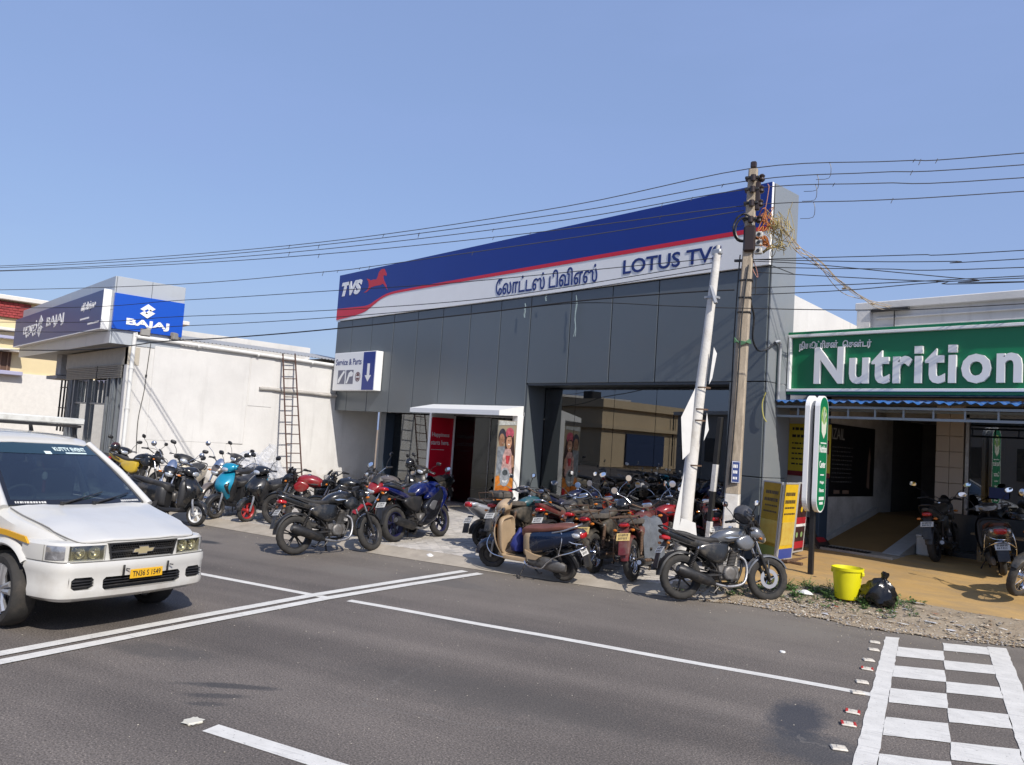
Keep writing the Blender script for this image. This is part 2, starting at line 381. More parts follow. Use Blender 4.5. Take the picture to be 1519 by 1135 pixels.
def g_tyre(R, w):
    def fn(b):
        pr = [(-.36*w, R-.095*R/.31), (-.47*w, R-.075*R/.31), (-.5*w, R-.045*R/.31), (-.43*w, R-.02), (-.27*w, R-.006), (-.05*w, R), (.05*w, R), (.27*w, R-.006), (.43*w, R-.02), (.5*w, R-.045*R/.31), (.47*w, R-.075*R/.31), (.36*w, R-.095*R/.31)]
        b.lathe(pr, ax='y', n=60, closed=True, wob=lambda i, j: (-.0055 if (i in (3, 4, 7, 8) and j % 3 == 0) else 0))
    return fn
def g_rim(R, w, style):
    q = R/.31
    def fn(b):
        ri = R-.088*q
        b.lathe([(-.37*w, ri+.004), (-.37*w, ri-.012), (-.2*w, ri-.026), (.2*w, ri-.026), (.37*w, ri-.012), (.37*w, ri+.004)], ax='y', n=48, closed=True, m=0)
        b.lathe([(-.055, 0), (-.055, .03), (-.04, .042), (.04, .042), (.055, .03), (.055, 0)], ax='y', n=18, m=0)
        if style == 'spoke':
            for k in range(18):
                a = 2*pi*k/18; s = 1 if k % 2 else -1; a2 = a+s*.32
                b.cyl((.038*cos(a), s*.03, .038*sin(a)), ((ri-.02)*cos(a2), s*.008, (ri-.02)*sin(a2)), .0028, n=4, m=1)
        elif style == 'disc':      # pressed steel scooter wheel
            b.lathe([(.018, .03), (.022, .06), (.006, .085*q+.01), (.012, ri-.03), (.0, ri-.02)], ax='y', n=40, m=0)
            b.lathe([(-.018, .03), (-.022, .06), (-.006, .085*q+.01), (-.012, ri-.03), (.0, ri-.02)], ax='y', n=40, m=0)
            for k in range(10):
                a = 2*pi*k/10
                for s in (-1, 1): b.cyl((.095*q*cos(a), s*.010, .095*q*sin(a)), (.095*q*cos(a), s*.0145, .095*q*sin(a)), .012*q, n=8, m=1)
        else:
            n = 6 if style == 'six' else (3 if style == 'three' else 5)
            for k in range(n):
                for d in ((-.13, .13) if style != 'six' else (0,)):
                    a = 2*pi*k/n+.3; a2 = a+d
                    p0 = Vector((.035*cos(a+d*.6), 0, .035*sin(a+d*.6))); p1 = Vector(((ri-.018)*cos(a2), 0, (ri-.018)*sin(a2)))
                    b.tube([p0, p0.lerp(p1, .5), p1], [.017, .011, .014], n=6, m=0)
    return fn
def g_disc(R, y):
    def fn(b):
        b.lathe([(y-.002, R), (y-.002, R*.62), (y+.002, R*.62), (y+.002, R)], ax='y', n=40, closed=True)
        for k in range(5):
            a = 2*pi*k/5; b.cyl((.04*cos(a), y, .04*sin(a)), (R*.65*cos(a+.3), y, R*.65*sin(a+.3)), .006, n=5)
    return fn
def steerM(piv, rake, ang):
    ax = Vector((-sin(rake), 0, cos(rake))); p = Vector(piv)
    return Matrix.Translation(p) @ Matrix.Rotation(ang, 4, ax) @ Matrix.Translation(-p)
def wheel(root, key, R, w, style, pos, M, rim_m, disc=None, brake_drum=None):
    W = M @ Matrix.Translation(pos)
    o = part(key+style, 'wheel', g_rim(R, w, style), [rim_m, DARKM if style != 'spoke' else CHR], root, W)
    part(key, 'tyre', g_tyre(R, w), TYRE, o)
    if disc: part(key+'d', 'brake_disc', g_disc(*disc), CHR, o)
    return o
def fender(b, R, w, a0, a1, c=(0, 0, 0), th=.003, n=18, m=0, lip=.03):
    """arched mudguard around an axle at c, angles in degrees measured from +X upwards"""
    R_ = []
    for i in range(n+1):
        a = RAD(a0+(a1-a0)*i/n); g = []
        ed = min(i, n-i)/n; ww = w*(0.72+0.28*min(1, ed*5))
        for (yy, dr) in ((-ww, -lip), (-ww*.94, -lip*.3), (-ww*.6, 0), (0, .006), (ww*.6, 0), (ww*.94, -lip*.3), (ww, -lip), (ww-.004, -lip), (ww*.55, -.006), (0, 0), (-ww*.55, -.006), (-ww+.004, -lip)):
            g.append((c[0]+(R+dr)*cos(a), c[1]+yy, c[2]+(R+dr)*sin(a)))
        R_.append(g)
    b.loft(R_, m)
def g_mirror(sd, shape='oval', up=.2, out=.2):
    def fn(b):
        p = [(0, 0, 0), (-.005, sd*out*.35, up*.5), (-.02, sd*out*.9, up*.86), (-.025, sd*out, up)]
        b.tube(catm(p, 4), .0055, n=6, m=0)
        c = Vector((-.028, sd*(out+.03), up+.035))
        n = 18; pr = []
        for j in range(n):
            a = 2*pi*j/n
            if shape == 'round': y, z = .052*cos(a), .052*sin(a)
            else: y, z = .066*math.copysign(abs(cos(a))**.75, cos(a)), .042*math.copysign(abs(sin(a))**.75, sin(a))+.008*cos(a)*sd
            pr.append((y, z))
        R_ = [[(c.x+x, c.y+y*k, c.z+z*k) for y, z in pr] for x, k in ((.030, .35), (.024, .75), (.008, 1.0), (-.004, 1.0))]
        b.loft(R_, 0); b.loft([[(c.x-.0045, c.y+y*.9, c.z+z*.9) for y, z in pr], [(c.x-.0055, c.y+y*.88, c.z+z*.88) for y, z in pr]], 1, sm=False)
    return fn
def g_plate(w_, h_, lines=2):
    def fn(b):
        b.box((0, 0, 0), (.004, w_, h_), .001, 0)
        rn = random.Random(int(w_*1000)+lines)
        for L in range(lines):
            z = (h_*.22 if L == 0 else -h_*.2) if lines == 2 else 0; y = -w_*.36
            hh = h_*(.28 if lines == 2 else .5)
            while y < w_*.34:
                ww = rn.uniform(.010, .016)
                b.box((-.0028, -y-ww/2, z), (.0012, ww, hh), 0, 1); b.box((-.0036, -y-ww/2, z+rn.choice((-.2, .15))*hh), (.0006, ww*.45, hh*.3), 0, 0)
                y += ww+rn.uniform(.004, .012)
    return fn
def indic(b, p, d, m0=0, m1=1):
    p = Vector(p); d = Vector(d); b.cyl(p, p+d*.55, .007, n=6, m=m0)
    q = p+d*.5; e = p+d*1.25
    b.tube([q, q.lerp(e, .3), q.lerp(e, .8), e], [.012, .021, .019, .008], n=8, m=m1)
def spring(b, p0, p1, r, m0, m1):
    p0, p1 = Vector(p0), Vector(p1); b.cyl(p0, p1, r*.45, n=8, m=m0); k = 26
    pts = [p0.lerp(p1, .08+.8*i/k) for i in range(k+1)]; b.tube(pts, [r*(1.0 if i % 2 else .72) for i in range(k+1)], n=8, m=m1, sm=False)

def motorcycle(label, loc, head, tank, fat=False, lean=-8, steer=20, z=None, tail=None, lamp='cowl', rim='five', rimm=None, style='street', plate=PLW, group='motorcycles parked outside the shops', seatm=None, bar=None, opts=(), frame=None, mirrors='oval', cowl=None, hue=None, side=None, muff=None, eng=None):
    """frame: X forward, Y to the rider's left, Z up; origin on the ground midway between the axles"""
    root = thing('motorcycle', label, 'motorcycle', loc, (RAD(lean), 0, RAD(head)), group)
    sport = style == 'sport'; moped = style == 'moped'; old = style == 'old'
    tail = tail or tank; rimm = rimm or (CHR if rim == 'spoke' else DARKM); seatm = seatm or SEAT; bar = bar or DARKM; fr = frame or DARKM; cowl = cowl or tank; side = side or tail; muff = muff or DARKM; eng = eng or ENG
    R = .30; S = steerM((.40, 0, .92), RAD(25), RAD(steer)); I = Matrix.Identity(4)
    fw = .10 if not sport else .12; rw = .115 if not sport else .15
    AX = (.665, 0, R); RX = (-.65, 0, R)
    wheel(root, 'mwf%g' % fw, R, fw, rim, AX, S, rimm, disc=(.13, -.058) if rim != 'spoke' else None)
    wheel(root, 'mwr%g' % rw, R, rw, rim, RX, I, rimm)
    # fork
    def f_fork(b):
        for s in (-1, 1):
            b.cyl((.395, s*.095, .97), (.535, s*.095, .60), .017, n=10, m=1); b.cyl((.52, s*.095, .63), (.665, s*.082, .30), .026, .024, n=10, m=0)
            b.box((.665, s*.075, .30), (.05, .03, .06), .008, 0)
        b.box((.405, 0, .95), (.06, .24, .03), .01, 0); b.box((.45, 0, .82), (.06, .25, .03), .01, 0); b.cyl((.36, 0, .98), (.46, 0, .74), .03, n=10, m=0)
        b.cyl((.665, -.11, .30), (.665, .11, .30), .011, n=8, m=1)
    part('m', 'fork', f_fork, [fr, CHR], root, S)
    def f_ff(b): fender(b, R+.025, fw*.62, 28, 168 if not old else 185, AX, n=16); b.tube([(.665, -.075, .30), (.64, -.078, .55)], .008, n=5); b.tube([(.665, .075, .30), (.64, .078, .55)], .008, n=5)
    part('m%g%d' % (fw, old), 'front_mudguard', f_ff, cowl if style == 'street' else (tank if style != 'old' else (hue or tank)), root, S)
    # frame
    def f_fr(b):
        b.tube(catm([(.38, 0, .86), (.30, 0, .62), (.26, 0, .40), (.16, 0, .24), (-.12, 0, .22)], 3), .02, n=8)
        for s in (-1, 1):
            b.tube(catm([(.36, s*.02, .84), (.05, s*.06, .76), (-.22, s*.10, .66), (-.55, s*.10, .72), (-.82, s*.06, .80)], 3), .016, n=7)
            b.tube([(-.20, s*.10, .66), (-.14, s*.11, .36), (-.10, s*.08, .24)], .016, n=7)
            b.tube([(-.10, s*.10, .34), (-.40, s*.115, .32), (-.66, s*.105, .30)], [.022, .019, .022], n=7)
            b.tube([(-.16, s*.10, .40), (-.42, s*.10, .70)], .012, n=6)
            b.cyl((-.02, s*.10, .27), (-.02, s*.23, .27), .012, n=7); b.cyl((-.02, s*.17, .27), (-.02, s*.245, .27), .019, n=8)
            b.tube([(-.10, s*.11, .36), (-.36, s*.17, .42)], .011, n=6); b.cyl((-.36, s*.15, .42), (-.36, s*.24, .42), .018, n=8)
        b.cyl((-.66, -.13, .30), (-.66, .13, .30), .012, n=8)
        b.box((-.36, .125, .33), (.52, .02, .075), .01)                                   # chain case
        b.tube([(-.08, .10, .24), (-.02, .20, .12), (.03, .265, .005)], .012, n=6); b.box((.035, .27, .006), (.05, .03, .012))   # side stand
        b.tube([(-.14, -.13, .20), (-.24, -.14, .10), (-.30, -.14, .12)], .012, n=6); b.tube([(-.14, .13, .20), (-.24, .14, .10), (-.30, .14, .12)], .012, n=6); b.cyl((-.14, -.14, .20), (-.14, .14, .20), .012, n=6)
        b.box((-.14, 0, .56), (.22, .15, .26), .03)                                        # air box
    part('m', 'frame', f_fr, fr, root)
    def f_sh(b):
        for s in (-1, 1): spring(b, (-.44, s*.135, .70), (-.60, s*.135, .36), .03, 0, 1)
    if not sport: part('m', 'shock_absorber', f_sh, [CHR if not old else RUST, DARKM if not old else RUST], root)
    # engine
    def f_en(b):
        b.box((.02, 0, .36), (.34, .20, .20), .035, 0); b.box((-.10, 0, .40), (.16, .18, .16), .03, 0)
        for s in (-1, 1):
            b.lathe([(0, .105), (s*.03, .10), (s*.045, .085), (s*.05, .06), (s*.05, 0)], (.02, s*.10, .36), 'y', n=28, m=0); b.lathe([(0, .06), (s*.02, .055), (s*.022, 0)], (-.12, s*.09, .40), 'y', n=18, m=0)
            for k in range(6): a = 2*pi*k/6; b.cyl((.02+.09*cos(a), s*.125, .36+.09*sin(a)), (.02+.09*cos(a), s*.142, .36+.09*sin(a)), .008, n=6, m=1)
        for k in range(9):
            t = k/8; b.box((.10+.05*t, 0, .475+.155*t), (.17-.02*t, .16-.02*t, .009), .003, 0, None)
        b.cyl((.10, 0, .45), (.155, 0, .655), .055, n=12, m=1); b.box((.16, 0, .655), (.13, .11, .05), .02, 0)
        b.cyl((.02, 0, .58), (-.06, 0, .58), .028, n=10, m=1); b.box((-.01, -.01, .56), (.07, .09, .09), .02, 1)
        b.tube(catm([(.10, -.07, .68), (.0, -.09, .62), (-.05, -.06, .55)], 3), .008, n=5, m=2); b.tube(catm([(.2, .06, .78), (.14, .08, .66), (.12, .05, .60)], 3), .007, n=5, m=2)
    part('m', 'engine', f_en, [eng, DARKM, BK], root)
    def f_ex(b):
        b.tube(catm([(.19, -.03, .60), (.29, -.05, .54), (.31, -.07, .40), (.24, -.10, .24), (.05, -.125, .19), (-.12, -.14, .20), (-.24, -.15, .23)], 4), .020, n=10, m=0)
        up = .12 if sport else (.02 if old else .08)
        p0, p1 = Vector((-.22, -.155, .225)), Vector((-.86 if not (sport or fat) else -.78, -.175-.01*fat, .26+up+.07*fat)); d = p1-p0; q = 1.3 if fat or sport else 1.0
        b.tube([p0, p0+d*.08, p0+d*.16, p0+d*.75, p0+d*.9, p1, p1-d*.03], [.021, .035*q, .053*q, .058*q, .060*q, .044*q, .03], n=16, m=1); b.cyl(p1-d*.02, p1+d*.004, .032*q, n=14, m=0)
        sh = [p0+d*t+Vector((0, -.045, .022)) for t in (.2, .4, .6, .78)]; b.tube(sh, [.018, .026, .026, .016], n=8, m=2, flat=1.0)
    part('m%d%d%d' % (sport, old, fat), 'exhaust', f_ex, [CHR if old or moped else ALU, muff, BK if not old else RUST], root)
    # tank
    if not moped:
        st = [(.335, .86, .05, .05, .05, 2.2), (.27, .875, .12, .085, .09, 2.4), (.12, .885, .155, .095, .12, 2.6), (-.05, .865, .14, .075, .12, 2.5), (-.17, .815, .085, .045, .07, 2.3), (-.20, .80, .05, .03, .05, 2.2)]
        if sport: st = [(.36, .86, .08, .05, .05, 2.2), (.28, .885, .14, .10, .09, 2.5), (.12, .90, .17, .11, .12, 2.8), (-.03, .87, .15, .085, .12, 2.6), (-.14, .80, .09, .05, .07, 2.3), (-.18, .77, .05, .03, .05, 2.2)]
        if old: st = [(.33, .85, .05, .04, .05, 2.2), (.28, .86, .105, .07, .08, 2.2), (.12, .865, .135, .085, .105, 2.2), (-.04, .85, .12, .07, .10, 2.2), (-.15, .82, .07, .04, .06, 2.2), (-.19, .80, .04, .03, .04, 2.2)]
        def f_tk(b):
            b.loft(rings(st, 20, 4), 0)
            b.lathe([(0, .036), (.014, .034), (.018, .02), (.018, 0)], (.12, 0, st[2][1]+st[2][3]-.004), 'z', n=16, m=1)
            if style == 'street':                                                        # tank shrouds
                for s in (-1, 1): b.pad([(.40, .79), (.30, .885), (.14, .84), (.12, .75), (.24, .67), (.37, .70)], s*.10, s*.170, m=0)
            if not sport:
                for s in (-1, 1): b.prism([(.16, .84), (.02, .85), (-.06, .835), (.0, .82)], s*.1535, s*.158, m=1)
        tk = part('m'+style, 'tank', f_tk, [tank, CHR], root)
    else:
        def f_tk(b):
            b.loft(rings([(.36, .80, .03, .04, .06, 2.2), (.28, .74, .07, .06, .10, 2.3), (.14, .66, .09, .07, .12, 2.4), (-.02, .62, .09, .08, .12, 2.4), (-.16, .62, .06, .06, .08, 2.2)], 18, 4), 0)
            for s in (-1, 1): b.prism([(-.12, .74), (-.62, .80), (-.70, .72), (-.60, .58), (-.30, .50), (-.14, .56)], s*.10, s*.135, m=0, inset=.012)
        tk = part('m'+style, 'tank', f_tk, [tank, CHR], root)
    # side panel and tail
    if not moped:
        def f_sp(b):
            for s in (-1, 1): b.pad([(.02, .76), (-.18, .775), (-.40, .745), (-.48, .67), (-.30, .53), (-.12, .48), (.0, .56)], s*.06, s*.150, m=0)
        part('m', 'side_panel', f_sp, side, root)
        if not old:
            def f_tl(b):
                st2 = [(-.26, .745, .13, .03, .09, 3), (-.45, .765, .135, .045, .11, 3), (-.65, .815, .12, .05, .10, 2.8), (-.85, .875, .085, .035, .065, 2.6), (-.95, .90, .045, .018, .03, 2.4)]
                if sport: st2 = [(-.28, .76, .12, .03, .06, 3), (-.45, .80, .13, .045, .07, 3), (-.65, .87, .10, .045, .06, 2.8), (-.84, .93, .055, .025, .035, 2.4), (-.90, .945, .03, .012, .015, 2.2)]
                b.loft(rings(st2, 18, 3), 0)
            part('m%d' % sport, 'tail_cowl', f_tl, tail, root)
    # seat
    st3 = [(-.06, .79, .06, .02, .03, 2.6), (-.12, .80, .10, .035, .05, 2.8), (-.28, .795, .135, .035, .05, 3), (-.44, .81, .13, .04, .05, 3), (-.60, .855, .115, .045, .05, 2.8), (-.78, .885, .09, .03, .045, 2.6), (-.84, .89, .05, .015, .02, 2.4)]
    if old or moped: st3 = [(-.10, .80, .08, .03, .03, 2.8), (-.16, .815, .125, .045, .05, 3.2), (-.40, .825, .14, .05, .055, 3.4), (-.65, .84, .14, .05, .055, 3.4), (-.80, .845, .12, .045, .05, 3), (-.84, .845, .06, .02, .03, 2.6)]
    if sport: st3 = [(-.08, .79, .05, .02, .03, 2.6), (-.14, .80, .11, .035, .04, 2.8), (-.32, .80, .13, .04, .05, 3), (-.43, .83, .11, .05, .05, 2.8), (-.47, .90, .09, .03, .05, 2.6), (-.66, .955, .085, .025, .045, 2.6), (-.76, .97, .04, .012, .02, 2.3)]
    part('m'+style, 'seat', lambda b: b.loft(rings(st3, 18, 3), 0), seatm, root)
    # grab rail / carrier
    if 'carrier' in opts:
        def f_ca(b):
            for y in (-.15, -.05, .05, .15): b.tube([(-.62, y, .92), (-1.0, y, .92)], .008, n=5)
            for x in (-.62, -.8, -1.0): b.tube([(x, -.17, .92), (x, .17, .92)], .009, n=5)
            for s in (-1, 1): b.tube([(-.66, s*.14, .92), (-.62, s*.12, .78), (-.5, s*.11, .72)], .009, n=5); b.tube([(-.98, s*.14, .92), (-.72, s*.12, .76)], .008, n=5)
            b.tube([(-1.0, -.15, .92), (-1.04, -.15, 1.02), (-1.04, .15, 1.02), (-1.0, .15, .92)], .009, n=5)
        part('m', 'carrier', f_ca, bar if bar is not CHR else DARKM, root)
    elif not sport:
        def f_gr(b): b.tube(catm([(-.50, -.145, .78), (-.70, -.14, .86), (-.90, -.10, .95), (-.95, 0, .965), (-.90, .10, .95), (-.70, .14, .86), (-.50, .145, .78)], 4), .012, n=7)
        part('m', 'grab_rail', f_gr, bar if not old else CHR, root)
    # rear mudguard, lamp, plate
    def f_rm(b):
        fender(b, R+.045, .075, 62, 178, RX, n=14, lip=.035)
        b.loft([[(-.84, -.065, .80), (-.84, .065, .80), (-.82, .065, .80), (-.82, -.065, .80)], [(-.98, -.06, .60), (-.98, .06, .60), (-.97, .06, .59), (-.97, -.06, .59)], [(-1.03, -.07, .40), (-1.03, .07, .40), (-1.02, .07, .40), (-1.02, -.07, .40)]], 0, sm=False)
        b.tube([(-.60, -.1, .78), (-.86, -.05, .72)], .012, n=5); b.tube([(-.60, .1, .78), (-.86, .05, .72)], .012, n=5)
    part('m', 'rear_mudguard', f_rm, BK if not old else (hue or tank), root)
    zl = .80 if not sport else .90; xl = -.90 if not sport else -.90
    def f_rl(b):
        b.loft(rings([(xl+.07, zl, .075, .03, .03, 3), (xl, zl+.01, .075, .035, .035, 3), (xl-.035, zl+.01, .06, .028, .028, 3), (xl-.045, zl+.01, .03, .012, .012, 2.5)], 16, 2), 0)
        for s in (-1, 1): indic(b, (-.88, s*.06, .735), (-.01, s*.08, 0), 1, 2)
    part('m%d%g' % (sport, zl), 'tail_lamp', f_rl, [RLENS, BK, AMB], root)
    part('m%d' % (plate is PLY), 'number_plate', g_plate(.20, .10 if plate is PLW else .12), [plate, INK], root, Matrix.Translation((-.955, 0, .645)) @ Matrix.Rotation(RAD(33), 4, 'Y'))
    # handlebar group
    hz = 1.03 if not sport else .94
    def f_hb(b):
        if sport: pts = [(.28, -.33, hz), (.36, -.20, hz-.01), (.40, -.10, hz-.02), (.40, .10, hz-.02), (.36, .20, hz-.01), (.28, .33, hz)]
        else: pts = [(.24, -.37, hz+.02), (.30, -.24, hz+.04), (.38, -.10, hz-.03), (.385, 0, hz-.04), (.38, .10, hz-.03), (.30, .24, hz+.04), (.24, .37, hz+.02)]
        b.tube(catm(pts, 4), .0115, n=7, m=0)
        for s in (-1, 1):
            g0 = Vector(pts[0] if s < 0 else pts[-1]); g1 = Vector(pts[1] if s < 0 else pts[-2]); d = (g1-g0)
            b.tube([g0-d.normalized()*.005, g0+d*.05, g0+d*.8], [.016, .0185, .0165], n=10, m=1); b.box(tuple(g0+d*1.0), (.05, .05, .05), .012, 1)
            b.tube([g0+d*1.0+Vector((.03, 0, 0)), g0+d*.5+Vector((.065, 0, -.005)), g0+d*.05+Vector((.06, 0, -.01))], [.008, .007, .005], n=6, m=0)
            b.tube(catm([g0+d*1.0+Vector((.03, 0, .01)), Vector((.46, s*.12, hz+.04)), Vector((.50, s*.06, .92)), Vector((.42, s*.05, .78))], 4), .005, n=5, m=1)
    part('m%d' % sport, 'handlebar', f_hb, [bar, BK], root, S)
    if mirrors:
        for s in (-1, 1):
            part('m%s%d' % (mirrors, s), 'mirror', g_mirror(s, mirrors), [BK if mirrors == 'oval' else CHR, MIRR], root, S @ Matrix.Translation((.305, s*.23, hz+.045)) if not sport else S @ Matrix.Translation((.50, s*.16, .98)))
    # headlamp
    if lamp == 'round':
        def f_hl(b):
            b.lathe([(-.11, .0), (-.10, .05), (-.05, .085), (0, .095), (.012, .095)], (.52, 0, .90), 'x', n=24, m=0)
            b.lathe([(.0, .098), (.018, .096), (.018, .084)], (.52, 0, .90), 'x', n=24, m=1); b.lathe([(.012, .085), (.028, .06), (.036, .0)], (.52, 0, .90), 'x', n=24, m=2)
            for s in (-1, 1): b.tube([(.42, s*.09, .86), (.50, s*.10, .90)], .012, n=6, m=0); indic(b, (.46, s*.12, .86), (.0, s*.085, 0), 1, 3); b.lathe([(0, .04), (.05, .045), (.055, .0)], (.40, s*.055, 1.0), 'z', n=14, m=0)
        part('m', 'headlamp', f_hl, [cowl, CHR, CLEAR, AMB], root, S)
    elif lamp == 'cowl':
        def f_hl(b):
            b.loft(rings([(.38, .90, .10, .10, .06, 2.6), (.46, .90, .135, .11, .09, 2.6), (.54, .885, .12, .09, .10, 2.5), (.60, .86, .08, .05, .09, 2.4), (.625, .845, .04, .02, .05, 2.2)], 18, 3), 0)
            b.loft(rings([(.55, .855, .095, .045, .065, 2.4), (.61, .84, .075, .035, .06, 2.3), (.634, .83, .04, .02, .04, 2.2), (.638, .828, .012, .01, .01, 2)], 16, 2), 2)
            b.loft([[(.55, -.09, .965), (.555, -.05, .985), (.56, 0, .99), (.555, .05, .985), (.55, .09, .965)], [(.50, -.085, 1.04), (.50, -.045, 1.075), (.50, 0, 1.085), (.50, .045, 1.075), (.50, .085, 1.04)], [(.46, -.06, 1.09), (.455, -.03, 1.115), (.455, 0, 1.12), (.455, .03, 1.115), (.46, .06, 1.09)]], 1, loop=False, caps=False)
            b.box((.43, 0, 1.02), (.05, .17, .08), .02, 1)
            for s in (-1, 1): indic(b, (.48, s*.10, .84), (.0, s*.09, 0), 1, 3)
        part('m', 'headlamp', f_hl, [cowl, BK, CLEAR, AMB], root, S)
    elif lamp == 'fairing':
        def f_fa(b):
            b.loft(rings([(.36, .88, .17, .10, .10, 2.6), (.46, .90, .175, .13, .13, 2.6), (.58, .89, .15, .09, .12, 2.5), (.70, .84, .10, .05, .08, 2.3), (.76, .81, .05, .02, .04, 2.1)], 20, 3), 0)
            b.loft([[(.62, -.10, .93), (.64, -.05, .955), (.645, 0, .96), (.64, .05, .955), (.62, .10, .93)], [(.52, -.10, 1.03), (.53, -.05, 1.07), (.535, 0, 1.08), (.53, .05, 1.07), (.52, .10, 1.03)], [(.42, -.08, 1.09), (.42, -.04, 1.13), (.42, 0, 1.14), (.42, .04, 1.13), (.42, .08, 1.09)]], 1, loop=False, caps=False)
            for s in (-1, 1):
                b.loft(rings([(.60, .84, .05, .025, .02, 2.2), (.68, .825, .045, .02, .02, 2.2), (.735, .80, .02, .008, .01, 2)], 12, 2, y0=s*.06), 2)
                o = [(.62, .92), (.70, .80), (.62, .66), (.50, .50), (.34, .33), (.12, .24), (-.10, .26), (-.06, .34), (.06, .44), (.02, .56), (.14, .70), (.30, .80), (.45, .93)]
                b.pad(o, s*.10, s*.205, m=1); b.pad([(.63, .92), (.71, .80), (.63, .66), (.52, .52), (.45, .52), (.53, .68), (.56, .80), (.52, .92)], s*.13, s*.212, m=0); b.pad([(.40, .93), (.20, .84), (.08, .74), (.14, .70), (.34, .78), (.50, .88)], s*.12, s*.205, m=0)
                b.pad([(.38, .66), (.24, .68), (.12, .56), (.26, .50)], s*.18, s*.216, m=3)
        part('m', 'fairing', f_fa, [tank, BKG, CLEAR, mat('fairing_grey', (.10, .10, .105), .35)], root)
    if 'guard' in opts:
        def f_lg(b):
            b.tube(catm([(.27, 0, .62), (.33, .20, .60), (.35, .30, .48), (.31, .26, .34), (.20, .08, .26)], 4), .012, n=7); b.tube(catm([(.27, 0, .62), (.33, -.20, .60), (.35, -.30, .48), (.31, -.26, .34), (.20, -.08, .26)], 4), .012, n=7)
        part('m', 'leg_guard', f_lg, CHR if not old else RUST, root)
    if 'saree' in opts:
        def f_sg(b):
            b.tube(catm([(-.42, .15, .70), (-.40, .21, .40), (-.62, .21, .28), (-.86, .20, .36), (-.84, .16, .72)], 4), .009, n=6)
            for k in range(7): x = -.46-.055*k; b.tube([(x, .195, .66), (x-.01, .215, .36)], .004, n=4)
            b.tube([(-.42, .18, .68), (-.84, .18, .70)], .008, n=5)
        part('m', 'saree_guard', f_sg, CHR if not old else RUST, root)
    return root

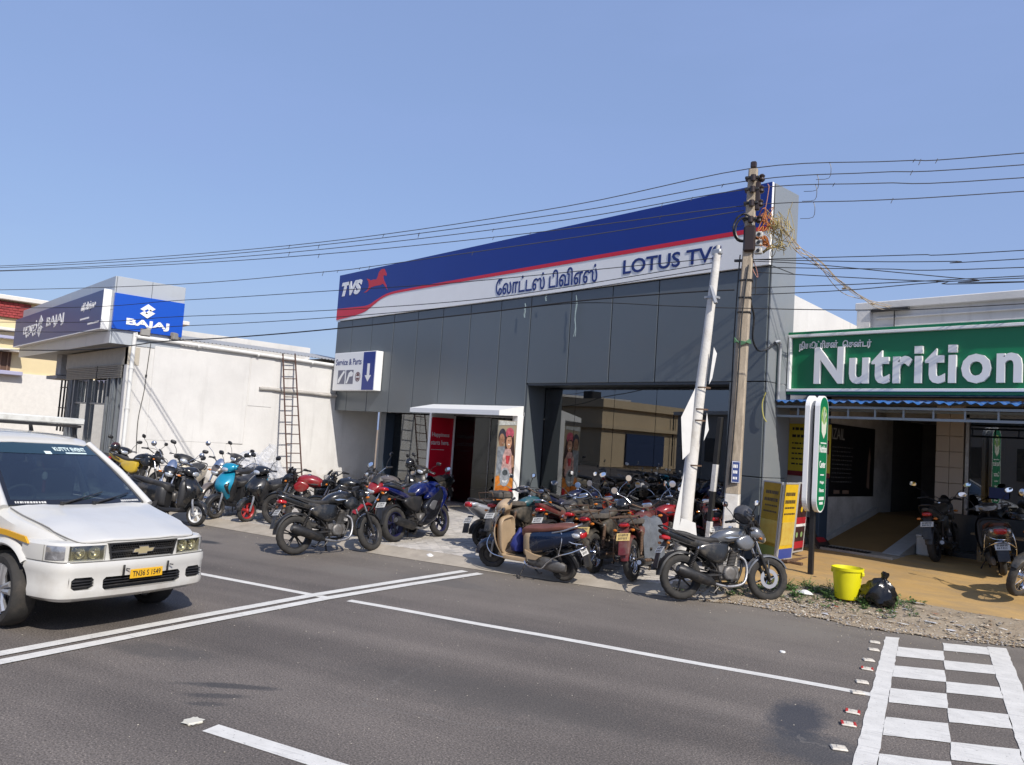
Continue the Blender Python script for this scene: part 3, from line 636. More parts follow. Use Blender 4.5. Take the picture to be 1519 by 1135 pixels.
def scooter(label, loc, head, body, inner=None, fend=None, lean=-7, steer=12, style='family', seatm=None, rimm=None, plate=PLW, mirrors='oval', group='scooters parked outside the shops', opts=(), floor=None, headset=None, tl=True):
    """frame: X forward, Y to the rider's left, Z up; origin on the ground midway between the axles"""
    root = thing('scooter', label, 'scooter', loc, (RAD(lean), 0, RAD(head)), group)
    inner = inner or BK; seatm = seatm or SEAT; rimm = rimm or DARKM; floor = floor or inner; headset = headset or body
    sharp = style == 'sharp'
    R = .215; S = steerM((.40, 0, .90), RAD(26), RAD(steer)); I = Matrix.Identity(4)
    AX = (.63, 0, R); RX = (-.61, 0, R); ws = 'disc' if not sharp else 'five'
    wheel(root, 'sw', R, .095, ws, AX, S, rimm); wheel(root, 'sw', R, .095, ws, RX, I, rimm)
    def f_fk(b):
        b.cyl((.41, 0, .92), (.545, 0, .52), .026, n=10, m=0)
        for s in (-1, 1): b.tube([(.55, s*.05, .50), (.575, s*.085, .44), (.63, s*.085, .215)], [.02, .022, .018], n=8, m=1)
        b.box((.555, 0, .50), (.08, .14, .05), .02, 0); b.cyl((.63, -.10, .215), (.63, .10, .215), .012, n=8, m=1)
    part('s', 'fork', f_fk, [DARKM, ALU], root, S)
    def f_ff(b):
        fender(b, R+.045, .075, 5, 170, AX, n=16, lip=.07)
    part('s', 'front_mudguard', f_ff, fend or body, root, S)
    # apron: curved front shield, closed shell between an outer and an inner skin
    def skin(off, k):
        rows = []
        for (x, z, w_, bul) in catn([(.36, .94, .09, .02), (.43, .86, .15, .05), (.495, .75, .195, .085), (.54, .65, .20, .105), (.525, .55, .175, .10), (.46, .44, .15, .07), (.40, .34, .135, .05), (.34, .25, .13, .03)] if sharp else [(.395, .93, .09, .02), (.44, .86, .15, .05), (.475, .74, .205, .075), (.475, .60, .225, .085), (.45, .46, .215, .085), (.40, .34, .19, .07), (.34, .25, .17, .04)], 3):
            row = []
            for j in range(13):
                t = -1+j/6.0; row.append((x+bul*(1-abs(t)**2.2)-off-.03*abs(t)**3, t*w_*k, z))
            rows.append(row)
        return rows
    def f_ap(b):
        o = skin(0, 1); b.loft(o, 0, loop=False, caps=False); i = skin(.022, .985); b.loft(i, 1, loop=False, caps=False)
        for a_, c_ in ((0, 0), (-1, -1)):
            for j in range(12): b.quad(o[a_][j], o[a_][j+1], i[a_][j+1], i[a_][j], 0)
        for e in (0, 12):
            for r in range(len(o)-1): b.quad(o[r][e], o[r+1][e], i[r+1][e], i[r][e], 1)
        if sharp:
            for s in (-1, 1): b.pad([(.54, .74), (.615, .66), (.57, .56), (.46, .47), (.43, .56), (.48, .68)], s*.07, s*.165, m=3)
        else:
            b.loft(rings([(.50, .66, .012, .12, .14, 2), (.562, .65, .02, .13, .15, 2), (.57, .65, .008, .10, .12, 2)], 14, 2), 0)
        for s in (-1, 1): b.loft(rings([(.47, .70, .025, .022, .03, 2.2), (.515, .70, .022, .02, .028, 2.2), (.53, .695, .008, .01, .012, 2)], 10, 2, y0=s*.125), 2)
    part('s'+style, 'front_apron', f_ap, [body, inner, AMB if not sharp else CLEAR, fend or body], root)
    # inner leg shield and floor board
    def f_fl(b):
        b.loft(rings([(.455, .62, .12, .18, .27, 3), (.39, .60, .185, .24, .30, 3.5), (.335, .59, .20, .24, .31, 4), (.325, .59, .185, .22, .29, 4), (.36, .59, .15, .20, .27, 4)], 22, 2), 0)
        b.loft(rings([(.40, .30, .165, .03, .05, 5), (.30, .275, .175, .022, .05, 6), (.0, .27, .175, .022, .05, 6), (-.10, .29, .165, .03, .06, 5)], 20, 3), 0)
        for k in range(5): b.box((.12, -.12+.06*k, .2945), (.34, .03, .008), .003, 1)
    part('s', 'floor_board', f_fl, [floor, BK], root)
    # rear body
    def f_bd(b):
        if sharp: st = [(-.02, .52, .10, .16, .22, 3.5), (-.10, .54, .155, .18, .24, 3.2), (-.30, .58, .185, .16, .22, 2.8), (-.55, .63, .185, .13, .17, 2.6), (-.78, .70, .14, .085, .10, 2.5), (-.93, .76, .08, .04, .05, 2.3)]
        else: st = [(-.02, .50, .11, .18, .20, 3.5), (-.10, .52, .165, .19, .21, 3.2), (-.28, .565, .20, .175, .20, 2.8), (-.50, .61, .205, .155, .165, 2.6), (-.72, .655, .175, .125, .125, 2.5), (-.88, .70, .115, .085, .08, 2.3), (-.945, .72, .05, .04, .04, 2.1)]
        b.loft(rings(st, 24, 4), 0)
    part('s'+style, 'rear_body', f_bd, body, root)
    def f_in(b): b.loft(rings([(.01, .48, .10, .20, .18, 4), (-.06, .50, .17, .20, .20, 4), (-.16, .52, .172, .19, .21, 4)], 20, 2), 0); b.prism([(-.10, .29), (-.06, .42), (-.20, .37), (-.32, .35), (-.24, .29)], -.185, .185, m=0)
    part('s', 'under_cowl', f_in, inner, root)
    # seat
    def f_st(b):
        st = [(.05, .66, .07, .035, .08, 2.6), (.0, .69, .13, .04, .13, 2.8), (-.07, .715, .155, .035, .12, 3), (-.20, .73, .165, .035, .075, 3.2), (-.38, .745, .17, .04, .06, 3.2), (-.52, .775, .16, .045, .06, 3), (-.70, .80, .13, .04, .055, 2.8), (-.80, .805, .07, .02, .03, 2.5)]
        b.loft(rings(st, 20, 4), 0)
    part('s', 'seat', f_st, seatm, root)
    def f_gr(b):
        b.tube(catm([(-.50, -.165, .715), (-.68, -.155, .765), (-.84, -.10, .83), (-.87, 0, .84), (-.84, .10, .83), (-.68, .155, .765), (-.50, .165, .715)], 4), .013, n=8)
    part('s', 'grab_rail', f_gr, ALU if 'silver_rail' in opts else BK, root)
    zt = .705 if not sharp else .74
    def f_rl(b):
        b.loft(rings([(-.84, zt, .10, .05, .05, 3), (-.92, zt, .09, .05, .05, 3), (-.95, zt, .06, .035, .035, 2.6), (-.957, zt, .02, .012, .012, 2)], 16, 2), 0)
        for s in (-1, 1): b.loft(rings([(-.80, zt, .03, .035, .035, 2.4), (-.88, zt, .03, .035, .035, 2.4), (-.915, zt, .01, .012, .012, 2)], 10, 2, y0=s*.115), 1)
    part('s'+style, 'tail_lamp', f_rl, [RLENS, CLEAR if tl else AMB], root)
    def f_rm(b):
        fender(b, R+.06, .08, 60, 175, RX, n=12, lip=.05); b.loft([[(-.86, -.07, .55), (-.86, .07, .55), (-.84, .07, .55), (-.84, -.07, .55)], [(-.95, -.075, .42), (-.95, .075, .42), (-.94, .075, .42), (-.94, -.075, .42)], [(-.99, -.08, .26), (-.99, .08, .26), (-.98, .08, .26), (-.98, -.08, .26)]], 0, sm=False)
    part('s', 'rear_mudguard', f_rm, BK, root)
    part('s1' if plate is PLW else 's2', 'number_plate', g_plate(.20, .11), [plate, INK], root, Matrix.Translation((-.93, 0, .47)) @ Matrix.Rotation(RAD(32), 4, 'Y'))
    # engine / swing unit, exhaust on the right, stands
    def f_en(b):
        b.box((-.20, .10, .25), (.30, .12, .14), .04, 0); b.loft(rings([(-.10, .26, .05, .06, .06, 3), (-.30, .25, .06, .09, .08, 2.8), (-.55, .23, .06, .10, .09, 2.6), (-.70, .22, .03, .05, .05, 2.3)], 16, 3, y0=.115), 0)
        b.lathe([(0, .085), (-.03, .08), (-.04, .05), (-.04, 0)], (-.18, -.09, .27), 'y', n=18, m=1); b.box((-.14, 0, .24), (.28, .20, .13), .04, 0); b.box((.0, -.02, .25), (.12, .16, .10), .02, 1)
        b.tube(catm([(.02, -.08, .20), (-.10, -.13, .16), (-.28, -.14, .19)], 3), .016, n=8, m=1)
        b.tube([(-.26, -.14, .19), (-.32, -.145, .20), (-.38, -.15, .21), (-.72, -.16, .27), (-.79, -.16, .285), (-.81, -.16, .29)], [.02, .045, .058, .058, .04, .02], n=14, m=1)
        b.tube([(-.36, -.20, .235), (-.55, -.215, .265), (-.70, -.21, .285)], [.015, .024, .015], n=8, m=2)
        spring(b, (-.55, .12, .50), (-.64, .12, .24), .03, 2, 1)
        b.cyl((-.61, -.12, .215), (-.61, .12, .215), .013, n=8, m=2)
    part('s', 'engine', f_en, [ENG, DARKM, CHR], root)
    def f_sd(b):
        b.tube([(-.06, .12, .22), (-.02, .20, .10), (.0, .25, .005)], .011, n=6); b.box((0, .255, .006), (.05, .03, .012))
        for s in (-1, 1): b.tube([(-.16, s*.12, .18), (-.27, s*.13, .09), (-.32, s*.13, .10)], .012, n=6)
        b.cyl((-.16, -.13, .18), (-.16, .13, .18), .011, n=6)
        b.cyl((-.02, -.16, .27), (-.02, -.22, .27), .016, n=8); b.cyl((-.30, .17, .30), (-.30, .24, .30), .014, n=8); b.cyl((-.30, -.17, .30), (-.30, -.24, .30), .014, n=8)
    part('s', 'stand', f_sd, DARKM, root)
    # headset
    def f_hd(b):
        b.loft(rings([(.30, 1.0, .10, .05, .05, 3), (.36, 1.0, .17, .075, .07, 2.8), (.43, .985, .16, .085, .085, 2.5), (.49, .965, .11, .06, .075, 2.3), (.52, .95, .05, .025, .035, 2.1)], 20, 3), 0)
        b.loft(rings([(.44, .965, .10, .05, .06, 2.4), (.505, .95, .085, .045, .055, 2.3), (.532, .94, .05, .025, .03, 2.1), (.537, .938, .015, .01, .01, 2)], 16, 2), 1)
        b.box((.325, 0, 1.035), (.07, .20, .05), .02, 2)
        for s in (-1, 1):
            b.loft(rings([(.34, 1.0, .05, .05, .045, 2.6), (.39, .995, .05, .05, .05, 2.5), (.42, .99, .02, .02, .02, 2)], 12, 2, y0=s*.15), 0)
            b.tube([(.355, s*.19, 1.0), (.32, s*.34, 1.0)], [.017, .018], n=10, m=2); b.box((.35, s*.21, 1.0), (.05, .05, .055), .012, 2)
            b.tube([(.39, s*.20, 1.0), (.41, s*.27, .995), (.385, s*.34, .99)], [.007, .007, .005], n=6, m=3)
    part('s', 'handlebar', f_hd, [headset, CLEAR, BK, ALU], root, S)
    if mirrors:
        for s in (-1, 1): part('s%s%d' % (mirrors, s), 'mirror', g_mirror(s, mirrors, .19, .12), [BK, MIRR], root, S @ Matrix.Translation((.35, s*.20, 1.03)))
    if 'chrome_guard' in opts:
        def f_cg(b):
            for s in (-1, 1):
                b.tube(catm([(-.06, s*.19, .255), (-.14, s*.225, .20), (-.36, s*.235, .20), (-.46, s*.225, .30), (-.60, s*.215, .40), (-.80, s*.17, .47), (-.93, s*.08, .53), (-.96, 0, .545)], 4), .011, n=7)
                b.tube(catm([(-.62, s*.215, .40), (-.66, s*.20, .55), (-.66, s*.165, .70), (-.62, s*.15, .745)], 4), .010, n=7)
            b.tube(catm([(-.66, .17, .68), (-.80, .13, .60), (-.92, 0, .575), (-.80, -.13, .60), (-.66, -.17, .68)], 4), .008, n=6)
            for s in (-1, 1): b.tube(catm([(.30, s*.19, .26), (.50, s*.20, .30), (.60, s*.17, .42), (.58, s*.10, .55)], 4), .009, n=6)
        part('s', 'body_guard', f_cg, CHR, root)
    return root
# ------------------------------------------------------------------ the white van
def bool_cut(me, cutters, name='cut'):
    """subtract closed MB solids from a closed mesh"""
    o = bpy.data.objects.new(name, me); COL.objects.link(o); tmp = []
    for c in cutters:
        cm = c.mesh('cutter', list(me.materials) or [BK]); co = bpy.data.objects.new('cutter', cm); COL.objects.link(co); tmp.append(co)
        md = o.modifiers.new('b', 'BOOLEAN'); md.operation = 'DIFFERENCE'; md.solver = 'EXACT'; md.object = co
    dg = bpy.context.evaluated_depsgraph_get(); r = bpy.data.meshes.new_from_object(o.evaluated_get(dg))
    for t in tmp: bpy.data.objects.remove(t)
    bpy.data.objects.remove(o)
    r.set_sharp_from_angle(angle=RAD(35)); return r
def plan(xf, k=1.0):
    P = [(0, 0), (.2, .006), (.4, .023), (.55, .043), (.64, .058), (.70, .078), (.755, .12), (.795, .195), (.82, .30), (.836, .42), (.842, .54)]
    L = [(xf-d, y*k) for y, d in P]; full = [(x, -y) for x, y in L[:0:-1]]+L
    return [tuple(v) for v in catm([(x, y, 0) for x, y in full], 3)]
def sweep(b, path, prof, m=0, y0=None, y1=None, sm=True):
    """closed vertical profile (outward offset, z) swept along a plan curve"""
    P = [Vector((p[0], p[1])) for p in path]; R_ = []
    for i, p in enumerate(P):
        if y0 is not None and (p.y < y0 or p.y > y1): continue
        t = (P[min(i+1, len(P)-1)]-P[max(i-1, 0)]).normalized(); n = Vector((t.y, -t.x))
        R_.append([(p.x+n.x*o, p.y+n.y*o, z) for o, z in prof])
    b.loft(R_, m, sm); return b
def build_van():
    WH = wall_mat('van_white_paint', (0.58, 0.57, 0.54), (0.54, 0.52, 0.47), (0.53, 0.51, 0.47), (0.36, 0.31, 0.25), -.12)
    _w = WH.node_tree.nodes; _w['Principled BSDF'].inputs['Roughness'].default_value = .24; _w['Principled BSDF'].inputs['Coat Weight'].default_value = .5; _w['Principled BSDF'].inputs['Coat Roughness'].default_value = .06
    for q_ in _w:
        if q_.type == 'BUMP': q_.inputs['Strength'].default_value = .015
    GLS = glass_mat('van_glass', (0.50, 0.56, 0.57), 1.0, base=0.085); TRIM = BK
    ALW = mat('wheel_silver', (0.50, 0.50, 0.51), 0.32, metal=0.7, var=0.15, dirt=(0.2, 0.18, 0.15), ds=6, dlim=(0.55, 0.95))
    YEL = mat('taxi_yellow_stripe', (0.62, 0.33, 0.02), 0.35)
    INT = mat('van_interior', (0.17, 0.16, 0.14), 0.8, var=0.2); DASH = mat('van_dashboard', (0.15, 0.15, 0.13), 0.7)
    root = thing('passenger_van', 'white passenger van with yellow side stripe, roof carrier and yellow number plate', 'van', (-8.622, 2.205, 0), (RAD(-1.2), 0, RAD(19.3)))
    # lower body
    def ring(x, hw, zb, zt, cr):
        h = [(0, zb), (hw*.8, zb), (hw*.96, zb+.05), (hw, zb+(zt-zb)*.42), (hw*.992, zt-(zt-zb)*.3), (hw*.975, zt-.06), (hw*.93, zt-.018), (hw*.83, zt), (hw*.45, zt+cr*.8), (0, zt+cr)]
        return [(x, y, z) for y, z in h]+[(x, -y, z) for y, z in h[-2:0:-1]]
    st = [(.755, .42, .62, .775, .012), (.745, .52, .56, .80, .018), (.70, .62, .50, .82, .02), (.58, .715, .45, .858, .025), (.30, .80, .40, .932, .03), (0, .838, .34, .99, .03), (-.22, .84, .30, 1.045, .025), (-.30, .842, .29, 1.05, .02), (-.7, .845, .28, 1.03, 0), (-1.8, .85, .28, 1.03, 0), (-2.9, .845, .30, 1.03, 0), (-3.3, .82, .34, 1.02, 0), (-3.42, .74, .40, 1.0, 0)]
    b = MB(); b.loft([ring(*s) for s in catn(st, 3)], 0)
    cuts = []
    for x in (0, -2.68):
        for s in (-1, 1):
            c = MB(); c.cyl((x, s*.56, .33), (x, s*1.0, .33), .405, n=40); cuts.append(c)
    c = MB(); c.box((.80, 0, .70), (.14, .70, .155)); cuts.append(c)
    for s in (-1, 1): c = MB(); c.box((.75, s*.5375, .731), (.20, .305, .132)); cuts.append(c)
    body = link('body', bool_cut(b.mesh('body', [WH]), cuts), root)
    # wheel arch liners, flares
    b = MB()
    for x in (0, -2.68):
        for s in (-1, 1): b.lathe([(s*.55, .2), (s*.55, .40), (s*.80, .402)], (x, 0, .33), 'y', n=28, m=0, a0=RAD(5), a1=RAD(175))
    b.build('arch_liner', [BK], root)
    b = MB()
    for x in (0, -2.68):
        for s in (-1, 1): b.lathe([(s*.815, .400), (s*.86, .408), (s*.872, .425), (s*.86, .455), (s*.83, .475)], (x, 0, .33), 'y', n=30, m=0, a0=RAD(42), a1=RAD(178))
    b.build('wheel_arch', [WH], root)
    # bumper
    pb = plan(.86)
    b = MB(); sweep(b, pb, [(-.10, .665), (-.012, .66), (0, .64), (.006, .585), (.0, .56), (-.004, .50), (-.002, .44), (.008, .395), (.0, .345), (-.05, .31), (-.12, .31)])
    cuts = []
    for (y0, y1, z0, z1) in ((-.41, .41, .395, .515), (-.68, -.49, .415, .525), (.49, .68, .415, .525)):
        c = MB(); c.box((.82, (y0+y1)/2, (z0+z1)/2), (.20, y1-y0, z1-z0), .025); cuts.append(c)
    for s in (-1, 1): c = MB(); c.cyl((0, s*.56, .33), (0, s*1.0, .33), .412, n=40); cuts.append(c)
    bump = link('bumper', bool_cut(b.mesh('bumper', [WH]), cuts), root)
    b = MB()
    b.box((.77, 0, .46), (.02, 1.4, .14))
    for z in (.435, .46, .485): b.box((.815-.0, 0, z), (.05, .82, .010), .003)
    for s in (-1, 1):
        for z in (.445, .47, .495): b.box((.79, s*.58, z), (.05, .20, .009), .003)
    b.build('bumper_grille', [BK], bump)
    for y in (-.235, .235): b = MB(); b.box((.868, y, .565), (.012, .022, .10), .004); b.cyl((.87, y+.02, .58), (.885, y+.05, .575), .006, n=6); b.build('plate_bracket', [DARKM], bump)
    # number plate
    p = thing_child('number_plate', root, Matrix.Translation((.878, 0, .525)))
    b = MB(); b.box((0, 0, 0), (.006, .345, .085), .002); o = b.build('plate_board', [PLY2], p)
    t = fit_text('TN36 S 1549', .30, .052, INK, .0012, .012); link('plate_number', t, p, face_mat((.0032, -.15, -.026), (0, 1, 0), (0, 0, 1)))
    # front panel (between bonnet and bumper), lamps, grille
    pf = plan(.80)
    b = MB(); sweep(b, pf, [(-.09, .60), (-.008, .60), (.0, .62), (.0, .80), (-.02, .822), (-.09, .835)])
    c = MB(); c.prism([(-.365, .812), (.365, .812), (.325, .645), (-.325, .645)], .68, .90, plane='yz')
    cuts = [c]
    for s in (-1, 1): c = MB(); c.box((.75, s*.5375, .731), (.20, .305, .132)); cuts.append(c)
    link('front_panel', bool_cut(b.mesh('front_panel', [WH]), cuts), root)
    for s in (-1, 1):
        ya, yb = (.385, .69)
        b = MB(); sweep(b, pf, [(-.03, .665), (.004, .662), (.010, .675), (.010, .785), (.004, .797), (-.03, .797)], 0, ya if s > 0 else -yb, yb if s > 0 else -ya)
        hl = b.build('headlamp', [glass_mat('aged_lens', (.88, .87, .79), 1.0, base=.08)], root)
        b = MB(); sweep(b, pf, [(-.075, .660), (-.060, .660), (-.060, .802), (-.075, .802)], 0, (ya if s > 0 else -yb)-.005, (yb if s > 0 else -ya)+.005)
        for k, (yy, rr) in enumerate(((.475, .058), (.60, .050))): b.lathe([(-.052, .0), (-.05, .02), (-.035, rr*.8), (-.012, rr)], (.80-.02-.12*(yy-.3), s*yy, .732), 'x', n=20, m=0); b.lathe([(-.05, 0), (-.05, .012), (-.015, .010), (-.012, 0)], (.80-.02-.12*(yy-.3), s*yy, .732), 'x', n=10, m=1)
        b.build('reflector', [mat('lamp_reflector', (.50, .48, .38), .28, metal=.6, var=.25, vs=14), PLW, mat('lens_flute', (.5, .48, .36), .3)], hl)
        b = MB()
        for yy in (.385, .694, .815):
            c_ = min(pf, key=lambda p: abs(p[1]-s*yy)); b.tube([(c_[0]+.008, s*yy, .664), (c_[0]+.008, s*yy, .80)], .0022, n=5)
        stuff(b.build('lamp_gap', [mat('gap_grey', (.12, .115, .105), .8)], root))
        b = MB(); sweep(b, pf, [(-.03, .68), (.004, .672), (.011, .685), (.011, .785), (.004, .797), (-.03, .797)], 0, .70 if s > 0 else -.812, .812 if s > 0 else -.70)
        b.build('corner_lamp', [mat('corner_lamp_glass', (0.30, 0.30, 0.31), 0.12, metal=0.5, var=0.6, vs=14, coat=0.8)], root)
    g = MB(); g.prism([(-.36, .808), (.36, .808), (.322, .648), (-.322, .648)], .735, .75, plane='yz')
    for z0, z1, w0, w1 in ((.798, .812, .37, .366), (.640, .652, .326, .324)): g.prism([(-w0, z1), (w0, z1), (w1, z0), (-w1, z0)], .74, .80, plane='yz')
    for s in (-1, 1): g.prism([(s*.352, .81), (s*.368, .81), (s*.328, .645), (s*.312, .645)], .74, .80, plane='yz')
    for r in range(7):
        z = .665+.021*r
        for k in range(-13, 14):
            y = k*.0245+(.012 if r % 2 else 0)
            if abs(y) < .335-(.8-z)*.2: g.box((.766, y, z), (.03, .019, .0045), 0); g.box((.766, y+.012, z+.0105), (.03, .004, .021), 0)
    g.box((.775, 0, .728), (.035, .70, .02), .004)
    gr = g.build('grille', [BK], root)
    b = MB()
    bw = [(-.052, .036), (.045, .036), (.054, .016), (.115, .016), (.095, -.018), (.042, -.018), (.034, -.036), (-.058, -.036), (-.050, -.018), (-.112, -.018), (-.095, .016), (-.046, .016)]
    b.prism([(y*1.06, .728+z*1.12) for y, z in bw], .79, .800, m=0, plane='yz'); b.prism([(y*.94, .728+z*.86) for y, z in bw], .80, .803, m=1, plane='yz')
    b.build('emblem', [CHR, mat('emblem_gold', (0.62, 0.52, 0.30), 0.35, metal=0.5)], gr)
    # bonnet panel with shut lines: a slightly proud skin
    b = MB(); hs = []
    for (x, hw, z, cr) in catn([(.79, .55, .825, .012), (.76, .62, .838, .016), (.60, .68, .884, .022), (.30, .71, .953, .026), (0, .725, 1.007, .028), (-.20, .73, 1.056, .026)], 3):
        row = []
        for j in range(15):
            t = -1+j/7; row.append((x-(.05*abs(t)**3 if x > .5 else 0)+.06*(1-t*t)*(1 if x < -.1 else 0)*-1, t*hw, z+cr*(1-t*t)+.008*math.exp(-((abs(t)-.55)/.14)**2)))
        hs.append(row)
    lo = [[(x, y, z-.03) for x, y, z in r] for r in hs]
    b.loft(hs, 0, loop=False, caps=False); b.loft(lo, 0, loop=False, caps=False)
    for e in (0, 14):
        for i in range(len(hs)-1): b.quad(hs[i][e], hs[i+1][e], lo[i+1][e], lo[i][e])
    for e in (0, -1):
        for j in range(14): b.quad(hs[e][j], hs[e][j+1], lo[e][j+1], lo[e][j])
    bon = b.build('bonnet', [WH], root)
    b = MB()
    for e in (0, 14): b.tube([(r[e][0], r[e][1]*1.005, r[e][2]-.008) for r in hs], .0035, n=5)
    b.tube([(x+.001, y, z-.010) for x, y, z in hs[0]], .003, n=5); b.build('panel_gap', [mat('gap_grey', (.12, .115, .105), .8)], bon)
    b = MB(); sweep(b, plan(.855), [(-.012, .655), (.000, .6565), (.000, .6605), (-.012, .661)]); b.build('panel_gap', [mat('gap_grey', (.12, .115, .105), .8)], bump)
    # windscreen
    def ws(t, u, off=0):   # t across -1..1, u up 0..1
        zb, zt = 1.062, 1.632; hw = .735+(.555-.735)*u
        x = -.27+(-1.15+.27)*u+.06*u*(1-u)+(.10*(1-u)+.07*u)*(1-t*t); z = zb+(zt-zb)*u+.05*u*(1-u)
        return (x+.55*off, t*hw, z+.84*off)
    def wpatch(b, t0, t1, u0, u1, o0, o1, n=10, k=6, m=0):
        A = [[ws(t0+(t1-t0)*j/n, u0+(u1-u0)*i/k, o1) for j in range(n+1)] for i in range(k+1)]; B = [[ws(t0+(t1-t0)*j/n, u0+(u1-u0)*i/k, o0) for j in range(n+1)] for i in range(k+1)]
        b.loft(A, m, loop=False, caps=False); b.loft(B, m, loop=False, caps=False)
        for e in (0, n):
            for i in range(k): b.quad(A[i][e], A[i+1][e], B[i+1][e], B[i][e], m)
        for e in (0, k):
            for j in range(n): b.quad(A[e][j], A[e][j+1], B[e][j+1], B[e][j], m)
    b = MB(); wpatch(b, -1, 1, 0, 1, 0, .004, 20, 8); wsd = b.build('windscreen', [GLS], root)
    b = MB(); wpatch(b, -1, 1, 0, .07, .005, .0065, 20, 2); wpatch(b, -1, -.94, .07, 1, .005, .0065, 2, 6); wpatch(b, .94, 1, .07, 1, .005, .0065, 2, 6)
    b.build('windscreen_border', [BKG], wsd)
    b = MB(); wpatch(b, -.94, .94, .80, .985, .0052, .0062, 18, 3); b.build('sun_strip', [mat('sun_strip_film', (0.012, 0.035, 0.05), 0.12, coat=0.5)], wsd)
    STK = mat('sticker_pale', (0.68, 0.80, 0.78), 0.4)
    p0, p1, p2 = Vector(ws(.12, .855, .0075)), Vector(ws(.72, .855, .0075)), Vector(ws(.3, .96, .0075)); 
    ux = (p1-p0).normalized(); uz = ux.cross(Vector(ws(.12, .97, .0075))-p0).normalized(); uy = uz.cross(ux)
    link('windscreen_lettering', fit_text('KUTTY EVENT', (p1-p0).length*1.1, .075, STK, .001, .025), wsd, face_mat(p0+uz*.002, ux, uy))
    b = MB(); wpatch(b, .30, .74, .815, .835, .0064, .0072, 8, 1); wpatch(b, -.10, .02, .80, .85, .0064, .0072, 4, 1); b.build('windscreen_sticker', [STK], wsd)
    b = MB()
    rn = random.Random(3)
    for t0, t1 in ((-.90, -.55), (.58, .90)):
        t = t0
        while t < t1:
            d = rn.uniform(.012, .03); wpatch(b, t, t+d, .02, .046, .0067, .0075, 1, 1); t += d+rn.uniform(.006, .014)
    stuff(b.build('windscreen_lettering', [PLW], wsd))
    b = MB()
    for (t0, u0, t1, u1) in ((-.35, .0, .35, .16), (.10, .0, .80, .13)):
        P = [Vector(ws(t0+(t1-t0)*i/8, u0+(u1-u0)*i/8, .02)) for i in range(9)]; b.tube(P[:6], [.012, .011, .01, .009, .008, .007], n=6); b.tube(P[3:], .006, n=5); b.cyl(P[0]-Vector((0, 0, .02)), P[0]+Vector((0, 0, .02)), .02, n=8)
    b.build('wiper', [BK], root)
    # pillars, roof
    b = MB()
    for s in (-1, 1):
        for (q0, q1, w0, w1) in (((-.24, .775, 1.04), (-1.17, .585, 1.64), .045, .038), ((-1.42, .80, 1.03), (-1.58, .605, 1.66), .05, .045), ((-2.45, .80, 1.03), (-2.5, .605, 1.66), .05, .045), ((-3.36, .74, 1.0), (-3.2, .585, 1.64), .06, .05)):
            a, c = Vector((q0[0], s*q0[1], q0[2])), Vector((q1[0], s*q1[1], q1[2]))
            b.tube([a, a.lerp(c, .5)+Vector((.02, s*.012, .012)), c], [w0, (w0+w1)/2, w1], n=10, m=0)
        b.tube(catm([(-.9, s*.83, 1.035), (-1.8, s*.835, 1.035), (-3.3, s*.80, 1.03)], 3), .02, n=6, m=1)
    b.build('pillar', [WH, BK], root)
    b = MB(); b.loft(rings([(-1.10, 1.625, .50, .015, .012, 3), (-1.16, 1.64, .56, .03, .02, 3), (-1.30, 1.665, .60, .05, .03, 3), (-1.7, 1.68, .625, .065, .035, 3), (-2.4, 1.68, .63, .07, .035, 3), (-3.0, 1.66, .62, .06, .035, 3), (-3.28, 1.63, .57, .03, .02, 3)], 28, 3), 0); b.build('roof', [WH], root)
    # side and rear glass
    for s in (-1, 1):
        for (x0, x1, x2, x3) in ((-.50, -1.40, -1.50, -1.14), (-1.46, -2.42, -2.46, -1.62), (-2.50, -3.28, -3.16, -2.55)):
            def q(x, z): k = (z-1.03)/.60; return (x, s*(.815-.215*k+.02*k*(1-k)*4), z)
            A = [q(x0, 1.04), q(x1, 1.04), q(x2, 1.61), q(x3, 1.61)]; I_ = [(x, y-s*.005, z) for x, y, z in A]
            b = MB(); b.loft([A, I_], 0, sm=False); b.build('window_glass', [GLS], root)
    A = [(-3.40, -.70, 1.03), (-3.40, .70, 1.03), (-3.24, .54, 1.60), (-3.24, -.54, 1.60)]
    b = MB(); b.loft([A, [(x+.005, y, z) for x, y, z in A]], 0, sm=False); b.build('window_glass', [GLS], root)
    # side stripe, door handle line, sill
    b = MB()
    for s in (-1, 1):
        P = [(.30, .845), (.0, .87), (-.6, .885), (-3.2, .885), (-3.2, .835), (-.6, .832), (.0, .822), (.36, .79)]
        b.prism(P, s*.835, s*.8545)
    b.build('side_stripe', [YEL], root)
    b = MB()
    for x in (-.62, -1.46, -2.46):
        for s in (-1, 1): b.box((x, s*.846, .72), (.008, .006, .60), 0)
    for s in (-1, 1):
        for x in (-1.30, -2.30): b.box((x, s*.86, .93), (.14, .03, .03), .01)
    b.build('door_seam', [BK], root)
    b = MB(); b.loft([[(-.34+.05*x_, s_*(.86+.06*y_), 1.10+.075*z_) for (x_, y_, z_) in ((1, -1, -1), (1, 1, -1), (1, 1, 1), (1, -1, 1))] for s_ in (-1,) for x_ in (0,)]+[[(-.46, -.82, 1.04), (-.46, -1.02, 1.04), (-.46, -1.02, 1.18), (-.46, -.82, 1.18)]], 0, sm=False); b.build('wing_mirror', [BK], root)
    # interior
    b = MB()
    b.box((-1.7, 0, .62), (2.9, 1.5, .06), 0, 0); b.box((-.46, 0, .92), (.40, 1.42, .22), .06, 1); b.box((-.50, 0, .78), (.3, 1.4, .3), .05, 1)
    for x in (-1.35, -2.15, -2.9):
        for y in (-.36, .36):
            b.box((x+.22, y, .78), (.50, .52, .16), .05, 0); b.box((x-.05, y, 1.08), (.14, .50, .56), .05, 0); b.box((x-.08, y, 1.42), (.09, .26, .16), .04, 0)
